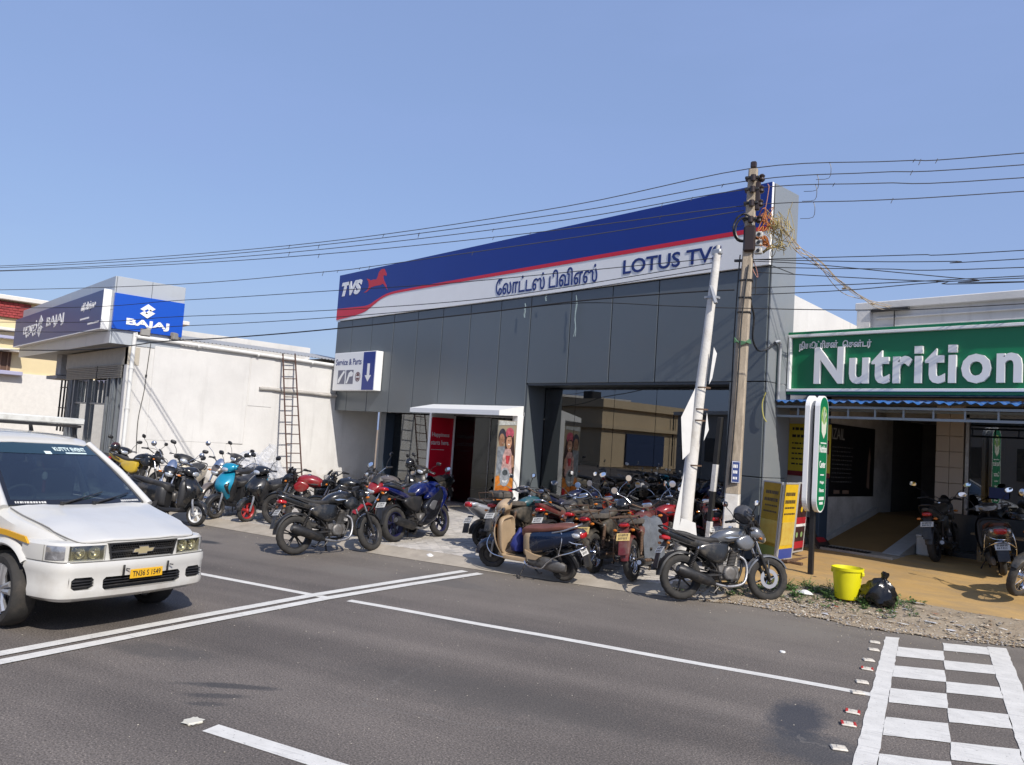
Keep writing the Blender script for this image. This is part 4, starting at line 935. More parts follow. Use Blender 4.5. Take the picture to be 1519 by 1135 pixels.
    b.tube([(-.78+.10*sin(2*pi*k/20), -.36+.18*cos(2*pi*k/20), 1.06+.16*sin(2*pi*k/20)) for k in range(20)], .014, n=6, m=1, closed=True); b.tube([(-.55, -.36, .95), (-.78, -.36, 1.06)], .03, n=8, m=1)
    b.box((-1.08, 0, 1.52), (.03, .24, .07), .015, 1)
    b.build('interior', [INT, DASH], root)
    b = MB(); b.lathe([(-.05, 0), (-.04, .022), (0, .03), (.03, .02), (.04, 0)], (-.92, -.02, 1.30), 'z', n=12, m=0); b.cyl((-.92, -.02, 1.34), (-1.05, -.02, 1.50), .004, n=4, m=1); b.tube(catm([(-.92, -.02, 1.25), (-.93, -.01, 1.18), (-.91, -.02, 1.12)], 3), [.018]*7, n=6, m=1)
    b.build('hanging_ornament', [PLW, mat('ornament_red', (.22, .06, .05), .7)], root)
    b = MB(); b.lathe([(0, .03), (.05, .035), (.05, 0)], (-.34, .10, 1.035), 'z', n=10, m=0)
    for k in range(14): a = k*2.4; b.box((-.34+.03*cos(a), .10+.04*sin(a), 1.10+.012*(k % 5)), (.014, .014, .014), .003, 1+(k % 2))
    b.build('dashboard_flowers', [PLW, mat('flower_yellow', (.6, .5, .08), .7), mat('leaf_small', (.06, .15, .04), .7)], root)
    # wheels
    for x in (0, -2.68):
        for s in (-1, 1):
            Mw = Matrix.Translation((x, s*.745, .33)) @ Matrix.Rotation(RAD(-7 if x == 0 else 0), 4, 'Z')
            def fr(b):
                b.lathe([(-.09, .235), (-.09, .21), (.02, .20), (.07, .215), (.088, .235), (.098, .24)], ax='y', n=44, m=0); b.lathe([(.085, 0), (.09, .03), (.075, .055), (.06, .07)], ax='y', n=24, m=0)
                for k in range(5):
                    a = 2*pi*k/5+.2
                    for d in (-.16, .16):
                        p0 = Vector((.05*cos(a+d*2), .070, .05*sin(a+d*2))); p1 = Vector((.225*cos(a+d), .085, .225*sin(a+d))); b.tube([p0, p0.lerp(p1, .5)+Vector((0, .012, 0)), p1], [.03, .026, .032], n=8, m=0)
                b.lathe([(-.02, 0), (-.02, .20)], ax='y', n=24, m=1)
            wo_ = part('vanw', 'wheel', fr, [ALW, DARKM], root, Mw @ Matrix.Scale(s, 4, (0, 1, 0)))
            def ft(b): b.lathe([(-.085, .232), (-.105, .26), (-.105, .295), (-.085, .322), (-.04, .33), (.04, .33), (.085, .322), (.105, .295), (.105, .26), (.098, .236)], ax='y', n=64, closed=True, wob=lambda i, j: (-.006 if i in (3, 6) and j % 2 == 0 else 0))
            part('vanw', 'tyre', ft, [TYRE], wo_)
    b = MB(); b.box((-1.3, 0, .34), (3.4, 1.2, .16), .04); b.box((.45, 0, .40), (.5, 1.1, .12), .03); b.build('underbody', [BK], root)
    # roof carrier
    CW = mat('carrier_white', (0.66, 0.66, 0.62), 0.5, var=0.1, dirt=(0.25, 0.22, 0.18), ds=8, dlim=(0.5, 0.9))
    b = MB()
    for s in (-1, 1):
        b.box((-2.3, s*.56, 1.895), (1.9, .04, .075), .012, 0); b.box((-2.3, s*.56, 1.835), (1.9, .03, .03), .006, 1)
    b.box((-1.33, 0, 1.895), (.05, 1.2, .075), .012, 0); b.box((-1.33, 0, 1.838), (.035, 1.14, .03), .006, 1); b.box((-3.25, 0, 1.895), (.05, 1.2, .075), .012, 0)
    for k in range(6): b.box((-1.62-.28*k, 0, 1.868), (.035, 1.1, .02), 0, 0)
    for x in (-1.42, -2.3, -3.1):
        for s in (-1, 1): b.tube([(x, s*.54, 1.83), (x, s*.575, 1.69)], [.02, .028], n=8, m=1)
    b.build('roof_carrier', [CW, BK], root)
    return root
def thing_child(name, parent, M):
    o = bpy.data.objects.new(name, None); COL.objects.link(o); o.parent = parent; o.matrix_local = M; o.empty_display_size = .05; return o
PLY2 = mat('plate_amber', (0.75, 0.42, 0.02), 0.4)
build_van()
# ------------------------------------------------------------------ ground, road, kerb, paving
RU = Vector((.9150, .4035, 0)); RN = Vector((-.4035, .9150, 0))       # along the road, across it
def rd(u, n, z=0.0): p = RU*u+RN*n; return (p.x, p.y, z)
def asphalt_mat():
    m = bpy.data.materials.new('asphalt'); m.use_nodes = True; n = m.node_tree; b = n.nodes['Principled BSDF']; L = n.links.new
    t = n.nodes.new('ShaderNodeTexCoord'); b.inputs['Roughness'].default_value = .82; b.inputs['Specular IOR Level'].default_value = .35
    def noise(sc, det=4, ro=.6): q = n.nodes.new('ShaderNodeTexNoise'); q.inputs['Scale'].default_value = sc; q.inputs['Detail'].default_value = det; q.inputs['Roughness'].default_value = ro; L(t.outputs['Object'], q.inputs['Vector']); return q
    def ramp(src, a, c0, e, c1): r = n.nodes.new('ShaderNodeValToRGB'); r.color_ramp.elements[0].position = a; r.color_ramp.elements[0].color = (*c0, 1); r.color_ramp.elements[1].position = e; r.color_ramp.elements[1].color = (*c1, 1); L(src, r.inputs[0]); return r
    fine = ramp(noise(70, 3).outputs['Fac'], .35, (.080, .070, .064), .66, (.225, .200, .182))
    vor = n.nodes.new('ShaderNodeTexVoronoi'); vor.inputs['Scale'].default_value = 60; L(t.outputs['Object'], vor.inputs['Vector'])
    chip = ramp(vor.outputs['Distance'], .10, (2.9, 2.75, 2.55), .20, (.90, .90, .90))
    mu = n.nodes.new('ShaderNodeMix'); mu.data_type = 'RGBA'; mu.blend_type = 'MULTIPLY'; mu.inputs['Factor'].default_value = .8; L(fine.outputs[0], mu.inputs['A']); L(chip.outputs[0], mu.inputs['B'])
    big = ramp(noise(.35, 6, .65).outputs['Fac'], .32, (.82, .81, .80), .68, (1.2, 1.18, 1.15))
    m2 = n.nodes.new('ShaderNodeMix'); m2.data_type = 'RGBA'; m2.blend_type = 'MULTIPLY'; m2.inputs['Factor'].default_value = 1; L(mu.outputs['Result'], m2.inputs['A']); L(big.outputs[0], m2.inputs['B'])
    # wheel tracks along the lane: worn darker bands
    mp_ = n.nodes.new('ShaderNodeMapping'); mp_.inputs['Rotation'].default_value = (0, 0, -math.atan2(RU.y, RU.x)); L(t.outputs['Object'], mp_.inputs[0])
    mp2 = n.nodes.new('ShaderNodeMapping'); mp2.inputs['Scale'].default_value = (.06, .9, 1); L(mp_.outputs[0], mp2.inputs[0])
    q = n.nodes.new('ShaderNodeTexNoise'); q.inputs['Scale'].default_value = 1.6; q.inputs['Detail'].default_value = 5; L(mp2.outputs[0], q.inputs['Vector'])
    tr = ramp(q.outputs['Fac'], .35, (.76, .755, .75), .62, (1.08, 1.07, 1.05))
    m3 = n.nodes.new('ShaderNodeMix'); m3.data_type = 'RGBA'; m3.blend_type = 'MULTIPLY'; m3.inputs['Factor'].default_value = 1; L(m2.outputs['Result'], m3.inputs['A']); L(tr.outputs[0], m3.inputs['B'])
    # dust near the road edge
    sx = n.nodes.new('ShaderNodeSeparateXYZ'); L(mp_.outputs[0], sx.inputs[0])
    mr = n.nodes.new('ShaderNodeMapRange'); mr.inputs['From Min'].default_value = 8.0; mr.inputs['From Max'].default_value = 11.0; mr.inputs['To Max'].default_value = .62; L(sx.outputs['Y'], mr.inputs['Value'])
    dn = ramp(noise(1.2, 7, .7).outputs['Fac'], .35, (0, 0, 0), .7, (1, 1, 1)); ml = n.nodes.new('ShaderNodeMath'); ml.operation = 'MULTIPLY'; L(mr.outputs[0], ml.inputs[0]); L(dn.outputs[0], ml.inputs[1])
    ad = n.nodes.new('ShaderNodeMath'); ad.operation = 'MULTIPLY_ADD'; ad.inputs[1].default_value = .55; L(mr.outputs[0], ad.inputs[0]); L(ml.outputs[0], ad.inputs[2])
    m4 = n.nodes.new('ShaderNodeMix'); m4.data_type = 'RGBA'; m4.inputs['B'].default_value = (.21, .185, .155, 1); L(ad.outputs[0], m4.inputs['Factor']); L(m3.outputs['Result'], m4.inputs['A'])
    # stains, tar patches and hairline cracks: each with its own place and ragged edge
    col = m4.outputs['Result']
    nd = noise(6, 6, .7); nd2 = noise(26, 4, .6)
    def stain(cx, cy, rx, ry, rot, c, amt, rag=.9):
        nonlocal col
        q1 = n.nodes.new('ShaderNodeMapping'); q1.vector_type = 'TEXTURE'; q1.inputs['Location'].default_value = (cx, cy, 0); q1.inputs['Rotation'].default_value = (0, 0, rot); q1.inputs['Scale'].default_value = (rx, ry, 1000); L(t.outputs['Object'], q1.inputs[0])
        ln = n.nodes.new('ShaderNodeVectorMath'); ln.operation = 'LENGTH'; L(q1.outputs[0], ln.inputs[0])
        f1 = n.nodes.new('ShaderNodeMath'); f1.operation = 'MULTIPLY_ADD'; f1.inputs[1].default_value = rag*1.4; L(nd.outputs['Fac'], f1.inputs[0]); L(ln.outputs['Value'], f1.inputs[2])
        f2 = n.nodes.new('ShaderNodeMath'); f2.operation = 'MULTIPLY_ADD'; f2.inputs[1].default_value = rag*.7; L(nd2.outputs['Fac'], f2.inputs[0]); L(f1.outputs[0], f2.inputs[2])
        r_ = n.nodes.new('ShaderNodeMapRange'); r_.inputs['From Min'].default_value = 1.35+rag*1.0; r_.inputs['From Max'].default_value = .75+rag*1.0; r_.inputs['To Max'].default_value = amt; L(f2.outputs[0], r_.inputs['Value'])
        mm = n.nodes.new('ShaderNodeMix'); mm.data_type = 'RGBA'; mm.inputs['B'].default_value = (*c, 1); L(r_.outputs[0], mm.inputs['Factor']); L(col, mm.inputs['A']); col = mm.outputs['Result']
    TARC = (.034, .036, .040)
    for a_ in ((-5.84, 2.56, .34, .055, .84, TARC, .7, .8), (-5.68, 2.40, .22, .05, .9, TARC, .6, .8), (-5.55, 2.28, .14, .04, .9, TARC, .5, .8), (-2.98, 5.95, .20, .46, .35, (.040, .044, .055), .85, .8), (-2.6, 5.45, .35, .30, .2, (.05, .054, .062), .6, 1.0),
               (-12.7, 4.95, .26, .12, .45, TARC, .9, .6), (-7.0, 2.4, .5, .18, .6, (.06, .058, .057), .5, 1.0), (-6.2, 5.6, .8, .3, .4, (.07, .066, .063), .45, 1.2), (-4.6, 4.2, 1.3, .35, .41, (.068, .064, .06), .4, 1.2), (-8.5, 6.6, .7, .25, .4, (.10, .094, .088), .5, 1.2), (-3.6, 2.0, .9, .4, .5, (.062, .062, .064), .5, 1.1), (-9.6, 5.9, .5, .3, .3, (.17, .155, .135), .5, 1.2), (-4.8, 8.8, .9, .35, .4, (.19, .17, .145), .6, 1.2)):
        stain(*a_)
    ve = n.nodes.new('ShaderNodeTexVoronoi'); ve.feature = 'DISTANCE_TO_EDGE'; ve.inputs['Scale'].default_value = .42
    wv = n.nodes.new('ShaderNodeVectorMath'); wv.operation = 'MULTIPLY_ADD'; wv.inputs[1].default_value = (.5, .5, .5); n3 = noise(2.2, 8, .7); L(n3.outputs['Color'], wv.inputs[0]); L(t.outputs['Object'], wv.inputs[2]); L(wv.outputs[0], ve.inputs['Vector'])
    ck = n.nodes.new('ShaderNodeMapRange'); ck.inputs['From Min'].default_value = .0055; ck.inputs['From Max'].default_value = .002; L(ve.outputs['Distance'], ck.inputs['Value'])
    nb = ramp(noise(.5, 3).outputs['Fac'], .5, (0, 0, 0), .62, (.6, .6, .6)); cm = n.nodes.new('ShaderNodeMath'); cm.operation = 'MULTIPLY'; L(ck.outputs[0], cm.inputs[0]); L(nb.outputs[0], cm.inputs[1])
    m5 = n.nodes.new('ShaderNodeMix'); m5.data_type = 'RGBA'; m5.inputs['B'].default_value = (.17, .155, .14, 1); L(cm.outputs[0], m5.inputs['Factor']); L(col, m5.inputs['A']); col = m5.outputs['Result']
    L(col, b.inputs['Base Color'])
    bp = n.nodes.new('ShaderNodeBump'); bp.inputs['Strength'].default_value = .22; bp.inputs['Distance'].default_value = .012; L(vor.outputs['Distance'], bp.inputs['Height']); L(bp.outputs[0], b.inputs['Normal'])
    return m
ASPH = asphalt_mat()
EARTH = mat('dry_earth', (.24, .175, .11), .95, var=.3, vs=2.5, bump=.5, bs=25, dirt=(.33, .26, .18), ds=1.2)
CONC = mat('concrete', (.36, .315, .255), .9, var=.18, vs=4, bump=.25, bs=60, dirt=(.20, .17, .14), ds=2.2, dlim=(.5, .85))
PAINTW = mat('road_paint', (.65, .63, .585), .7, var=.12, vs=6, bump=.2, bs=120, dirt=(.13, .12, .11), ds=38, dlim=(.60, .70))
def _worn():
    n = PAINTW.node_tree; b = n.nodes['Principled BSDF']; L = n.links.new; prev = b.inputs['Base Color'].links[0].from_socket; t = n.nodes.new('ShaderNodeTexCoord'); mp = n.nodes.new('ShaderNodeMapping'); mp.inputs['Rotation'].default_value = (0, 0, -math.atan2(RU.y, RU.x)); L(t.outputs['Object'], mp.inputs[0])
    m2 = n.nodes.new('ShaderNodeMapping'); m2.inputs['Scale'].default_value = (.9, 14, 1); L(mp.outputs[0], m2.inputs[0]); q = n.nodes.new('ShaderNodeTexNoise'); q.inputs['Scale'].default_value = 2.2; q.inputs['Detail'].default_value = 7; q.inputs['Roughness'].default_value = .7; L(m2.outputs[0], q.inputs['Vector'])
    r = n.nodes.new('ShaderNodeMapRange'); r.inputs['From Min'].default_value = .55; r.inputs['From Max'].default_value = .74; r.inputs['To Max'].default_value = .75; L(q.outputs['Fac'], r.inputs['Value']); x = n.nodes.new('ShaderNodeMix'); x.data_type = 'RGBA'; L(r.outputs[0], x.inputs['Factor']); L(prev, x.inputs['A']); x.inputs['B'].default_value = (.28, .27, .26, 1); L(x.outputs['Result'], b.inputs['Base Color'])
_worn()
b = MB(); b.quad((-600, -600, -.06), (600, -600, -.06), (600, 600, -.06), (-600, 600, -.06)); struct(b.build('ground', EARTH))
# road sheet: its near side runs behind the camera, its far side follows the asphalt edge
EDGE = [(-30, -1.5), (-24, 1.8), (-19, 4.05), (-16.5, 5.0), (-14.76, 5.62), (-12.66, 6.30), (-10.7, 7.03), (-9.22, 7.62), (-7.55, 8.36), (-6.4, 8.95), (-5.4, 9.62), (-4.6, 9.75), (-4.0, 9.82), (-3.33, 10.22), (-2.63, 10.68), (0, 12.0), (6, 14.8), (40, 29.8)]
EDGE = [tuple(v)[:2] for v in catm([(x, y, 0) for x, y in EDGE], 4)]
b = MB(); near = [(x+RN.x*-16+RU.x*0, y+RN.y*-16, 0) for x, y in EDGE]
rows = [[(x+(nx-x)*k/10, y+(ny-y)*k/10, 0) for k in range(11)] for (x, y), (nx, ny, _) in zip(EDGE, near)]
far0 = [(p[0]-RU.x*250, p[1]-RU.y*250, 0) for p in rows[0]]; far1 = [(p[0]+RU.x*250, p[1]+RU.y*250, 0) for p in rows[-1]]
b.loft([far0]+rows+[far1], 0, sm=False, loop=False, caps=False); struct(b.build('road', ASPH, fix=False))
# road markings
def strip(b, P, w_, z=.004, m=0):
    P = [Vector((p[0], p[1], 0)) for p in P]
    L_ = []
    for i, p in enumerate(P):
        t = (P[min(i+1, len(P)-1)]-P[max(i-1, 0)]).normalized(); n = Vector((-t.y, t.x, 0))
        L_.append([(p+n*w_/2+Vector((0, 0, z))), (p-n*w_/2+Vector((0, 0, z)))])
    b.loft([[tuple(v) for v in r] for r in L_], m, sm=False, loop=False, caps=False)
def mark(name, P, w_): b = MB(); strip(b, P, w_, .009 if name == 'double_line' else .004); return struct(b.build(name, PAINTW, fix=False))
mark('edge_line', [rd(u, 7.69+.04*sin(u*.2)) for u in range(-60, -8)]+[rd(-8.0+u*.4, 7.69-.009*u) for u in range(7)], .11)
mark('edge_line', [rd(-5.35+u*.35, 7.685+.008*sin(u)) for u in range(17)], .11)
mark('double_line', [(-7.25, -.4), (-7.36, .5), (-7.46, 1.31), (-7.98, 3.1), (-8.43, 4.73), (-8.72, 6.1), (-8.985, 7.42)], .135)
mark('double_line', [(-6.99, -.46), (-7.10, .44), (-7.21, 1.24), (-7.73, 3.02), (-8.19, 4.67), (-8.48, 6.06), (-8.74, 7.52)], .135)
mark('lane_dash', [rd(-3.81, 4.02), rd(-2.2, 3.96), rd(-.8, 3.93)], .14)
mark('lane_dash', [rd(-12.0, 4.05), rd(-9.0, 4.03)], .14); mark('lane_dash', [rd(-20.0, 4.05), rd(-17.0, 4.03)], .14)
b = MB(); strip(b, [rd(-4.02, 4.02), rd(-3.92, 4.03)], .12, .012); b.box(rd(-3.97, 4.025, .009), (.10, .10, .018), .006, 0, None); tag(b.build('road_stud', mat('stud_cream', (.6, .57, .48), .5)), 'worn cream road stud at the start of the white lane dash', 'road stud')
# chequered crossing: white border and bars, the road shows between
_j = random.Random(42)
def cw(a, v, z=.006): return rd(.42+.081*(v-10.3)+a+_j.uniform(-.006, .006), v+.30*a-.06+_j.uniform(-.007, .007), z)
b = MB()
def cq(a0, a1, v0, v1):
    n = max(2, int(abs(v1-v0)/.12)); k = max(2, int((a1-a0)/.08)); b.loft([[cw(a0+(a1-a0)*j/k, v0+(v1-v0)*i/n) for j in range(k+1)] for i in range(n+1)], 0, sm=False, loop=False, caps=False)
V0, V1 = 10.34, 3.2
cq(0, .15, V0, V1); cq(1.07, 1.27, V0-.02, V1)
for k in range(9):
    v = 10.25-.905*k
    cq(.15, .61, v-.42, v-.42-.475) ; cq(.61, 1.07, v+.03, v-.375)
    if k < 8: cq(.61, 1.07, v-.375, v-.375) if False else None
struct(b.build('chequered_crossing', PAINTW, fix=False))
# studs beside the crossing
LST = ['white stud farthest up, at the top corner of the chequered crossing', 'second white stud from the top corner of the chequered crossing', 'third white stud from the top corner of the chequered crossing', 'red-ended stud level with the second dark bar of the crossing', 'last white stud before the white lane line meets the crossing', 'white stud lying on the end of the lane line', 'red-ended stud just below the end of the lane line', 'lower red-ended stud, nearest the dark oil stain', 'lone pale stud lowest along the edge of the chequered crossing']
STUDR = mat('stud_red', (.45, .03, .03), .35); STUDW = mat('stud_white', (.6, .55, .47), .5, var=.3, vs=30)
for i, (u, v) in enumerate([(.33, 9.85), (.31, 9.46), (.25, 8.94), (.23, 8.56), (.18, 8.03), (.14, 7.65), (.10, 7.05), (.07, 6.71), (.01, 6.13)]):
    red = i in (3, 6, 7)
    t = thing('road_stud', LST[i], 'road stud', rd(u-.03, v), (0, 0, RAD(23+7*(i % 3))), 'studs along the chequered crossing')
    def f1(b): b.box((0, 0, .009), (.11, .09, .018), .008, 0); b.box((.01, .01, .019), (.05, .04, .006), .003, 0)
    def f2(b): b.box((-.045, 0, .016), (.022, .075, .014), .004, 0); b.box((.045, 0, .016), (.022, .075, .014), .004, 0)
    part('stud', 'stud_body', f1, STUDW, t)
    if red: part('stud', 'reflector', f2, STUDR, t)
# concrete apron between asphalt and paving, rising from 0 to 0.10
b = MB(); A_ = [p for p in EDGE if -24 <= p[0] <= -5.8]
top = []
for (x, y) in A_: top.append((x+RN.x*-.02, y+RN.y*-.02, .006))
inn = []; inn2 = []
for i, (x, y) in enumerate(A_):
    k = .30+.05*sin(x*1.7); inn.append((x-.20*k, y+k*.95, .085)); inn2.append((x-.20*(k+.10), y+(k+.10)*.95, .10))
b.loft([[a, c, d] for a, c, d in zip(top, inn, inn2)], 0, sm=False, loop=False, caps=False); struct(b.build('kerb', CONC, fix=False))
# forecourt slab and paving blocks
FORE = [(q[0], q[1]) for q in inn2]
b = MB(); P = [(x, y, .088) for x, y in FORE]+[(-6.9, 9.6, .088), (-6.9, 13.4, .088), (-24, 13.4, .088)]
b.add(P, [list(range(len(P)))]); struct(b.build('forecourt', mat('paving_joint_sand', (.16, .145, .125), .95, var=.3, vs=15), fix=False))
PAV = [mat('paver_grey_%s' % k, c, .85, var=.22, vs=6, bump=.25, bs=70, dirt=(.22, .195, .165), ds=1.0, dlim=(.45, .8)) for k, c in (('pale', (.50, .465, .42)), ('mid', (.45, .42, .38)), ('dark', (.38, .355, .32)))]
def kerb_y(x):
    for (x0, y0), (x1, y1) in zip(FORE, FORE[1:]):
        if x0 <= x <= x1: return y0+(y1-y0)*(x-x0)/(x1-x0)
    return 99 if x > FORE[-1][0] else -99
b = MB(); rp = random.Random(11); bw, bl = .105, .21; rowi = 0; x = -22.3
while x < -6.75:
    y = kerb_y(x) if kerb_y(x) < 50 else 9.2
    y0 = max(y, 4.5)+(.0 if rowi % 2 else -.105); ylim = 13.25
    while y0 < ylim:
        if x > -19.5 or True:
            a = max(y0, y+.01)
            if y0+bl-a > .05:
                h = .0965+rp.uniform(0, .0055); e = .004
                m = rp.choice((0, 0, 1, 1, 2)); x1, x2, y1, y2 = x+e, x+bw-e, a+e, y0+bl-e; c = .006
                b.add([(x1, y1, .08), (x2, y1, .08), (x2, y2, .08), (x1, y2, .08), (x1, y1, h-c), (x2, y1, h-c), (x2, y2, h-c), (x1, y2, h-c), (x1+c, y1+c, h), (x2-c, y1+c, h), (x2-c, y2-c, h), (x1+c, y2-c, h)],
                      [(0, 1, 5, 4), (1, 2, 6, 5), (2, 3, 7, 6), (3, 0, 4, 7), (4, 5, 9, 8), (5, 6, 10, 9), (6, 7, 11, 10), (7, 4, 8, 11), (8, 9, 10, 11)], m)
        y0 += bl
    x += bw; rowi += 1
stuff(b.build('paving_blocks', PAV, fix=False))
# earth verge with gravel, ochre yard of the nutrition shop
YARD = mat('ochre_yard', (.44, .275, .10), .92, var=.22, vs=1.3, bump=.35, bs=24, dirt=(.30, .215, .12), ds=2.2, dlim=(.42, .72), stretch=(.6, 1.6, 1))
VERGE = mat('gravel_earth', (.25, .195, .135), .95, var=.35, vs=5, bump=.8, bs=28, dirt=(.36, .30, .22), ds=3.0, dlim=(.4, .65))
b = MB(); vr = []
V_IN = [(-6.6, 9.35), (-5.9, 10.4), (-5.2, 11.5), (-4.5, 11.55), (-3.8, 11.55), (-3.0, 11.75), (-1.5, 12.6), (2, 14.2)]
V_OUT = [(-6.45, 8.9), (-5.5, 9.52), (-4.75, 9.72), (-4.0, 9.80), (-3.3, 10.22), (-2.6, 10.68), (-1.2, 11.45), (2.2, 13.1)]
vi = catm([(x, y, 0) for x, y in V_IN], 5); vo = catm([(x, y, 0) for x, y in V_OUT], 5); rv = random.Random(5)
for a, c in zip(vo, vi):
    r = []
    for k in range(9):
        t = k/8; p = a.lerp(c, t); r.append((p.x+(rv.uniform(-.05, .05) if k == 0 else 0), p.y+(rv.uniform(-.06, .06) if k == 0 else 0), .008+.14*(t*t*(3-2*t))+(rv.uniform(-.012, .018) if 0 < k < 8 else 0)))
    vr.append(r)
b.loft(vr, 0, loop=False, caps=False); struct(b.build('verge', VERGE, fix=False))
b = MB(); yr = [[(p.x+RN.x*-.05, p.y+RN.y*-.05, .145), (p.x-.15, max(p.y+.5, 12.3), .24), (p.x-.3, max(p.y+.9, 13.3), .35), (p.x-.5, max(p.y+1.5, 14.2), .42), (p.x-.5, 18.2, .42)] for p in vi[5:]]
yr = [[(-6.62, 9.42, .10), (-6.80, 11.5, .17), (-6.95, 13.3, .33), (-6.98, 14.2, .42), (-6.98, 18.2, .42)]]+yr
b.loft(yr, 0, loop=False, caps=False); struct(b.build('yard', YARD, fix=False))
def ico(r, p, sq, rn):
    """small irregular stone: 10 triangles"""
    a = rn.uniform(0, 6.28); vs = [(0, 0, r*sq), (0, 0, -r*.4)]+[(r*rn.uniform(.7, 1.2)*cos(a+k*1.257), r*rn.uniform(.7, 1.2)*sin(a+k*1.257), r*rn.uniform(-.1, .3)) for k in range(5)]
    return [(p[0]+x, p[1]+y, p[2]+z) for x, y, z in vs], [(0, 2+k, 2+(k+1) % 5) for k in range(5)]+[(1, 2+(k+1) % 5, 2+k) for k in range(5)]
b = MB(); rg = random.Random(9)
GR = [mat('stone_%s' % n_, c, .9, var=.25, vs=20) for n_, c in (('tan', (.36, .29, .20)), ('grey', (.28, .26, .24)), ('pale', (.50, .45, .37)), ('brown', (.20, .14, .09)))]
for k in range(5200):
    i = rg.uniform(0, len(vr)-1.01); ii = int(i); t = min(1, abs(rg.gauss(.18, .30))); p = Vector(vr[ii][0]).lerp(Vector(vr[ii+1][0]), i-ii).lerp(Vector(vr[ii][8]).lerp(Vector(vr[ii+1][8]), i-ii), t)
    z = .008+.14*(t*t*(3-2*t)); v, f = ico(rg.choice((.006, .008, .011, .014, .02)) * rg.uniform(.7, 1.3), (p.x+rg.uniform(-.1, .1), p.y+rg.uniform(-.12, .1), z+.004), rg.uniform(.5, .9), rg); b.add(v, f, rg.choice((0, 0, 1, 1, 2, 3)))
for k in range(700):       # loose grit on the road edge
    u = rg.uniform(0, len(EDGE)-1.01); ii = int(u); x, y = EDGE[ii]; x2, y2 = EDGE[ii+1]; d = -abs(rg.gauss(0, .5)); p = (x+(x2-x)*(u-ii)+RN.x*d, y+(y2-y)*(u-ii)+RN.y*d, .003)
    if -17 < p[0] < 1: v, f = ico(rg.uniform(.003, .010), p, .6, rg); b.add(v, f, rg.choice((0, 1, 2)))
for k in range(420):
    u, n_ = rg.uniform(-9, 1), rg.uniform(2.5, 9); v, f = ico(rg.uniform(.003, .007), rd(u, n_, .002), .6, rg); b.add(v, f, rg.choice((1, 2, 2)))
stuff(b.build('gravel', GR, fix=False))
# ------------------------------------------------------------------ two-wheeler showroom (grey, blue and white)
ACP = mat('grey_cladding', (.122, .140, .152), .30, metal=.12, var=.05, vs=.5, bump=.015, bs=2, dirt=(.14, .14, .138), ds=.9, dlim=(.52, .95))
ACPD = mat('dark_grey_frame', (.055, .065, .075), .4, var=.08, vs=2)
WHP = mat('white_panel', (.84, .84, .83), .4, var=.03, vs=1.5, dirt=(.6, .58, .55), ds=1.2, dlim=(.6, 1.0))
BLUF = mat('fascia_blue', (.003, .026, .225), .32, var=.05, vs=.8)
BLUL = mat('lettering_blue', (.008, .025, .16), .35)
REDF = mat('fascia_red', (.62, .012, .035), .32)
REDH = mat('logo_red', (.55, .02, .03), .35)
GLD = glass_mat('showroom_glass', (.40, .43, .44), 1.0, base=.105)
WALLW = wall_mat('limewashed_wall', (.66, .65, .63), (.54, .53, .515), (.46, .45, .43), (.42, .37, .30))
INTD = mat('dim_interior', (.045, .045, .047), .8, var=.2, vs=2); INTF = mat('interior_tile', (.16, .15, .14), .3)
YF = 12.62
show = thing('vehicle_showroom', 'grey clad two-wheeler showroom with a long blue, red and white fascia', 'showroom', (-15, 13, 0))
def W(o): # keep world placement for parts given in world coordinates
    return o
def pw(b, name, mats, parent, **k):
    """part whose vertices are in world coordinates: parent's location is taken off"""
    L = parent.matrix_world if False else None
    p = parent; off = Vector((0, 0, 0))
    while p is not None: off += p.location; p = p.parent
    b.xf(Matrix.Translation(-off)); return b.build(name, mats, parent, **k)
def lw(me, name, parent, M):
    p = parent; off = Vector((0, 0, 0))
    while p is not None: off += p.location; p = p.parent
    return link(name, me, parent, Matrix.Translation(-off) @ M)
_pj = random.Random(19)
def panel(x0, x1, z0, z1, y, d=.045, b_=.006, name='cladding_panel', m=None, parent=None):
    b = MB(); b.box((0, 0, 0), (x1-x0-.022, d, z1-z0-.016), b_); b.xf(Matrix.Translation(((x0+x1)/2, y+d/2, (z0+z1)/2)) @ Matrix.Rotation(RAD(_pj.uniform(-.22, .22)), 4, 'Z') @ Matrix.Rotation(RAD(_pj.uniform(-.12, .12)), 4, 'X')); return pw(b, name, m or ACP, parent or show)
SE = [-22.84, -21.86, -20.65, -19.43, -18.2, -17.0, -15.79, -14.57, -13.47, -12.14, -10.90, -9.66, -8.42, -7.19]
for a, c in zip(SE, SE[1:]): panel(a, c, 2.52 if c < -13.4 else 3.35, 5.47, YF)
panel(-7.93, -7.19, 1.62, 3.35, YF); panel(-7.93, -7.19, .14, 1.62, YF)
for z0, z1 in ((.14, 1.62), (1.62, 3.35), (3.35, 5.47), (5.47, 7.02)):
    b = MB(); b.box((-7.175, (YF+13.5)/2+.02, (z0+z1)/2), (.035, 13.5-YF-.02, z1-z0-.01), .006); pw(b, 'cladding_panel', mat('side_cladding', (.235, .255, .27), .34, metal=.1, var=.05, vs=.6, dirt=(.30, .30, .29), ds=1.2, dlim=(.5, .95)), show)
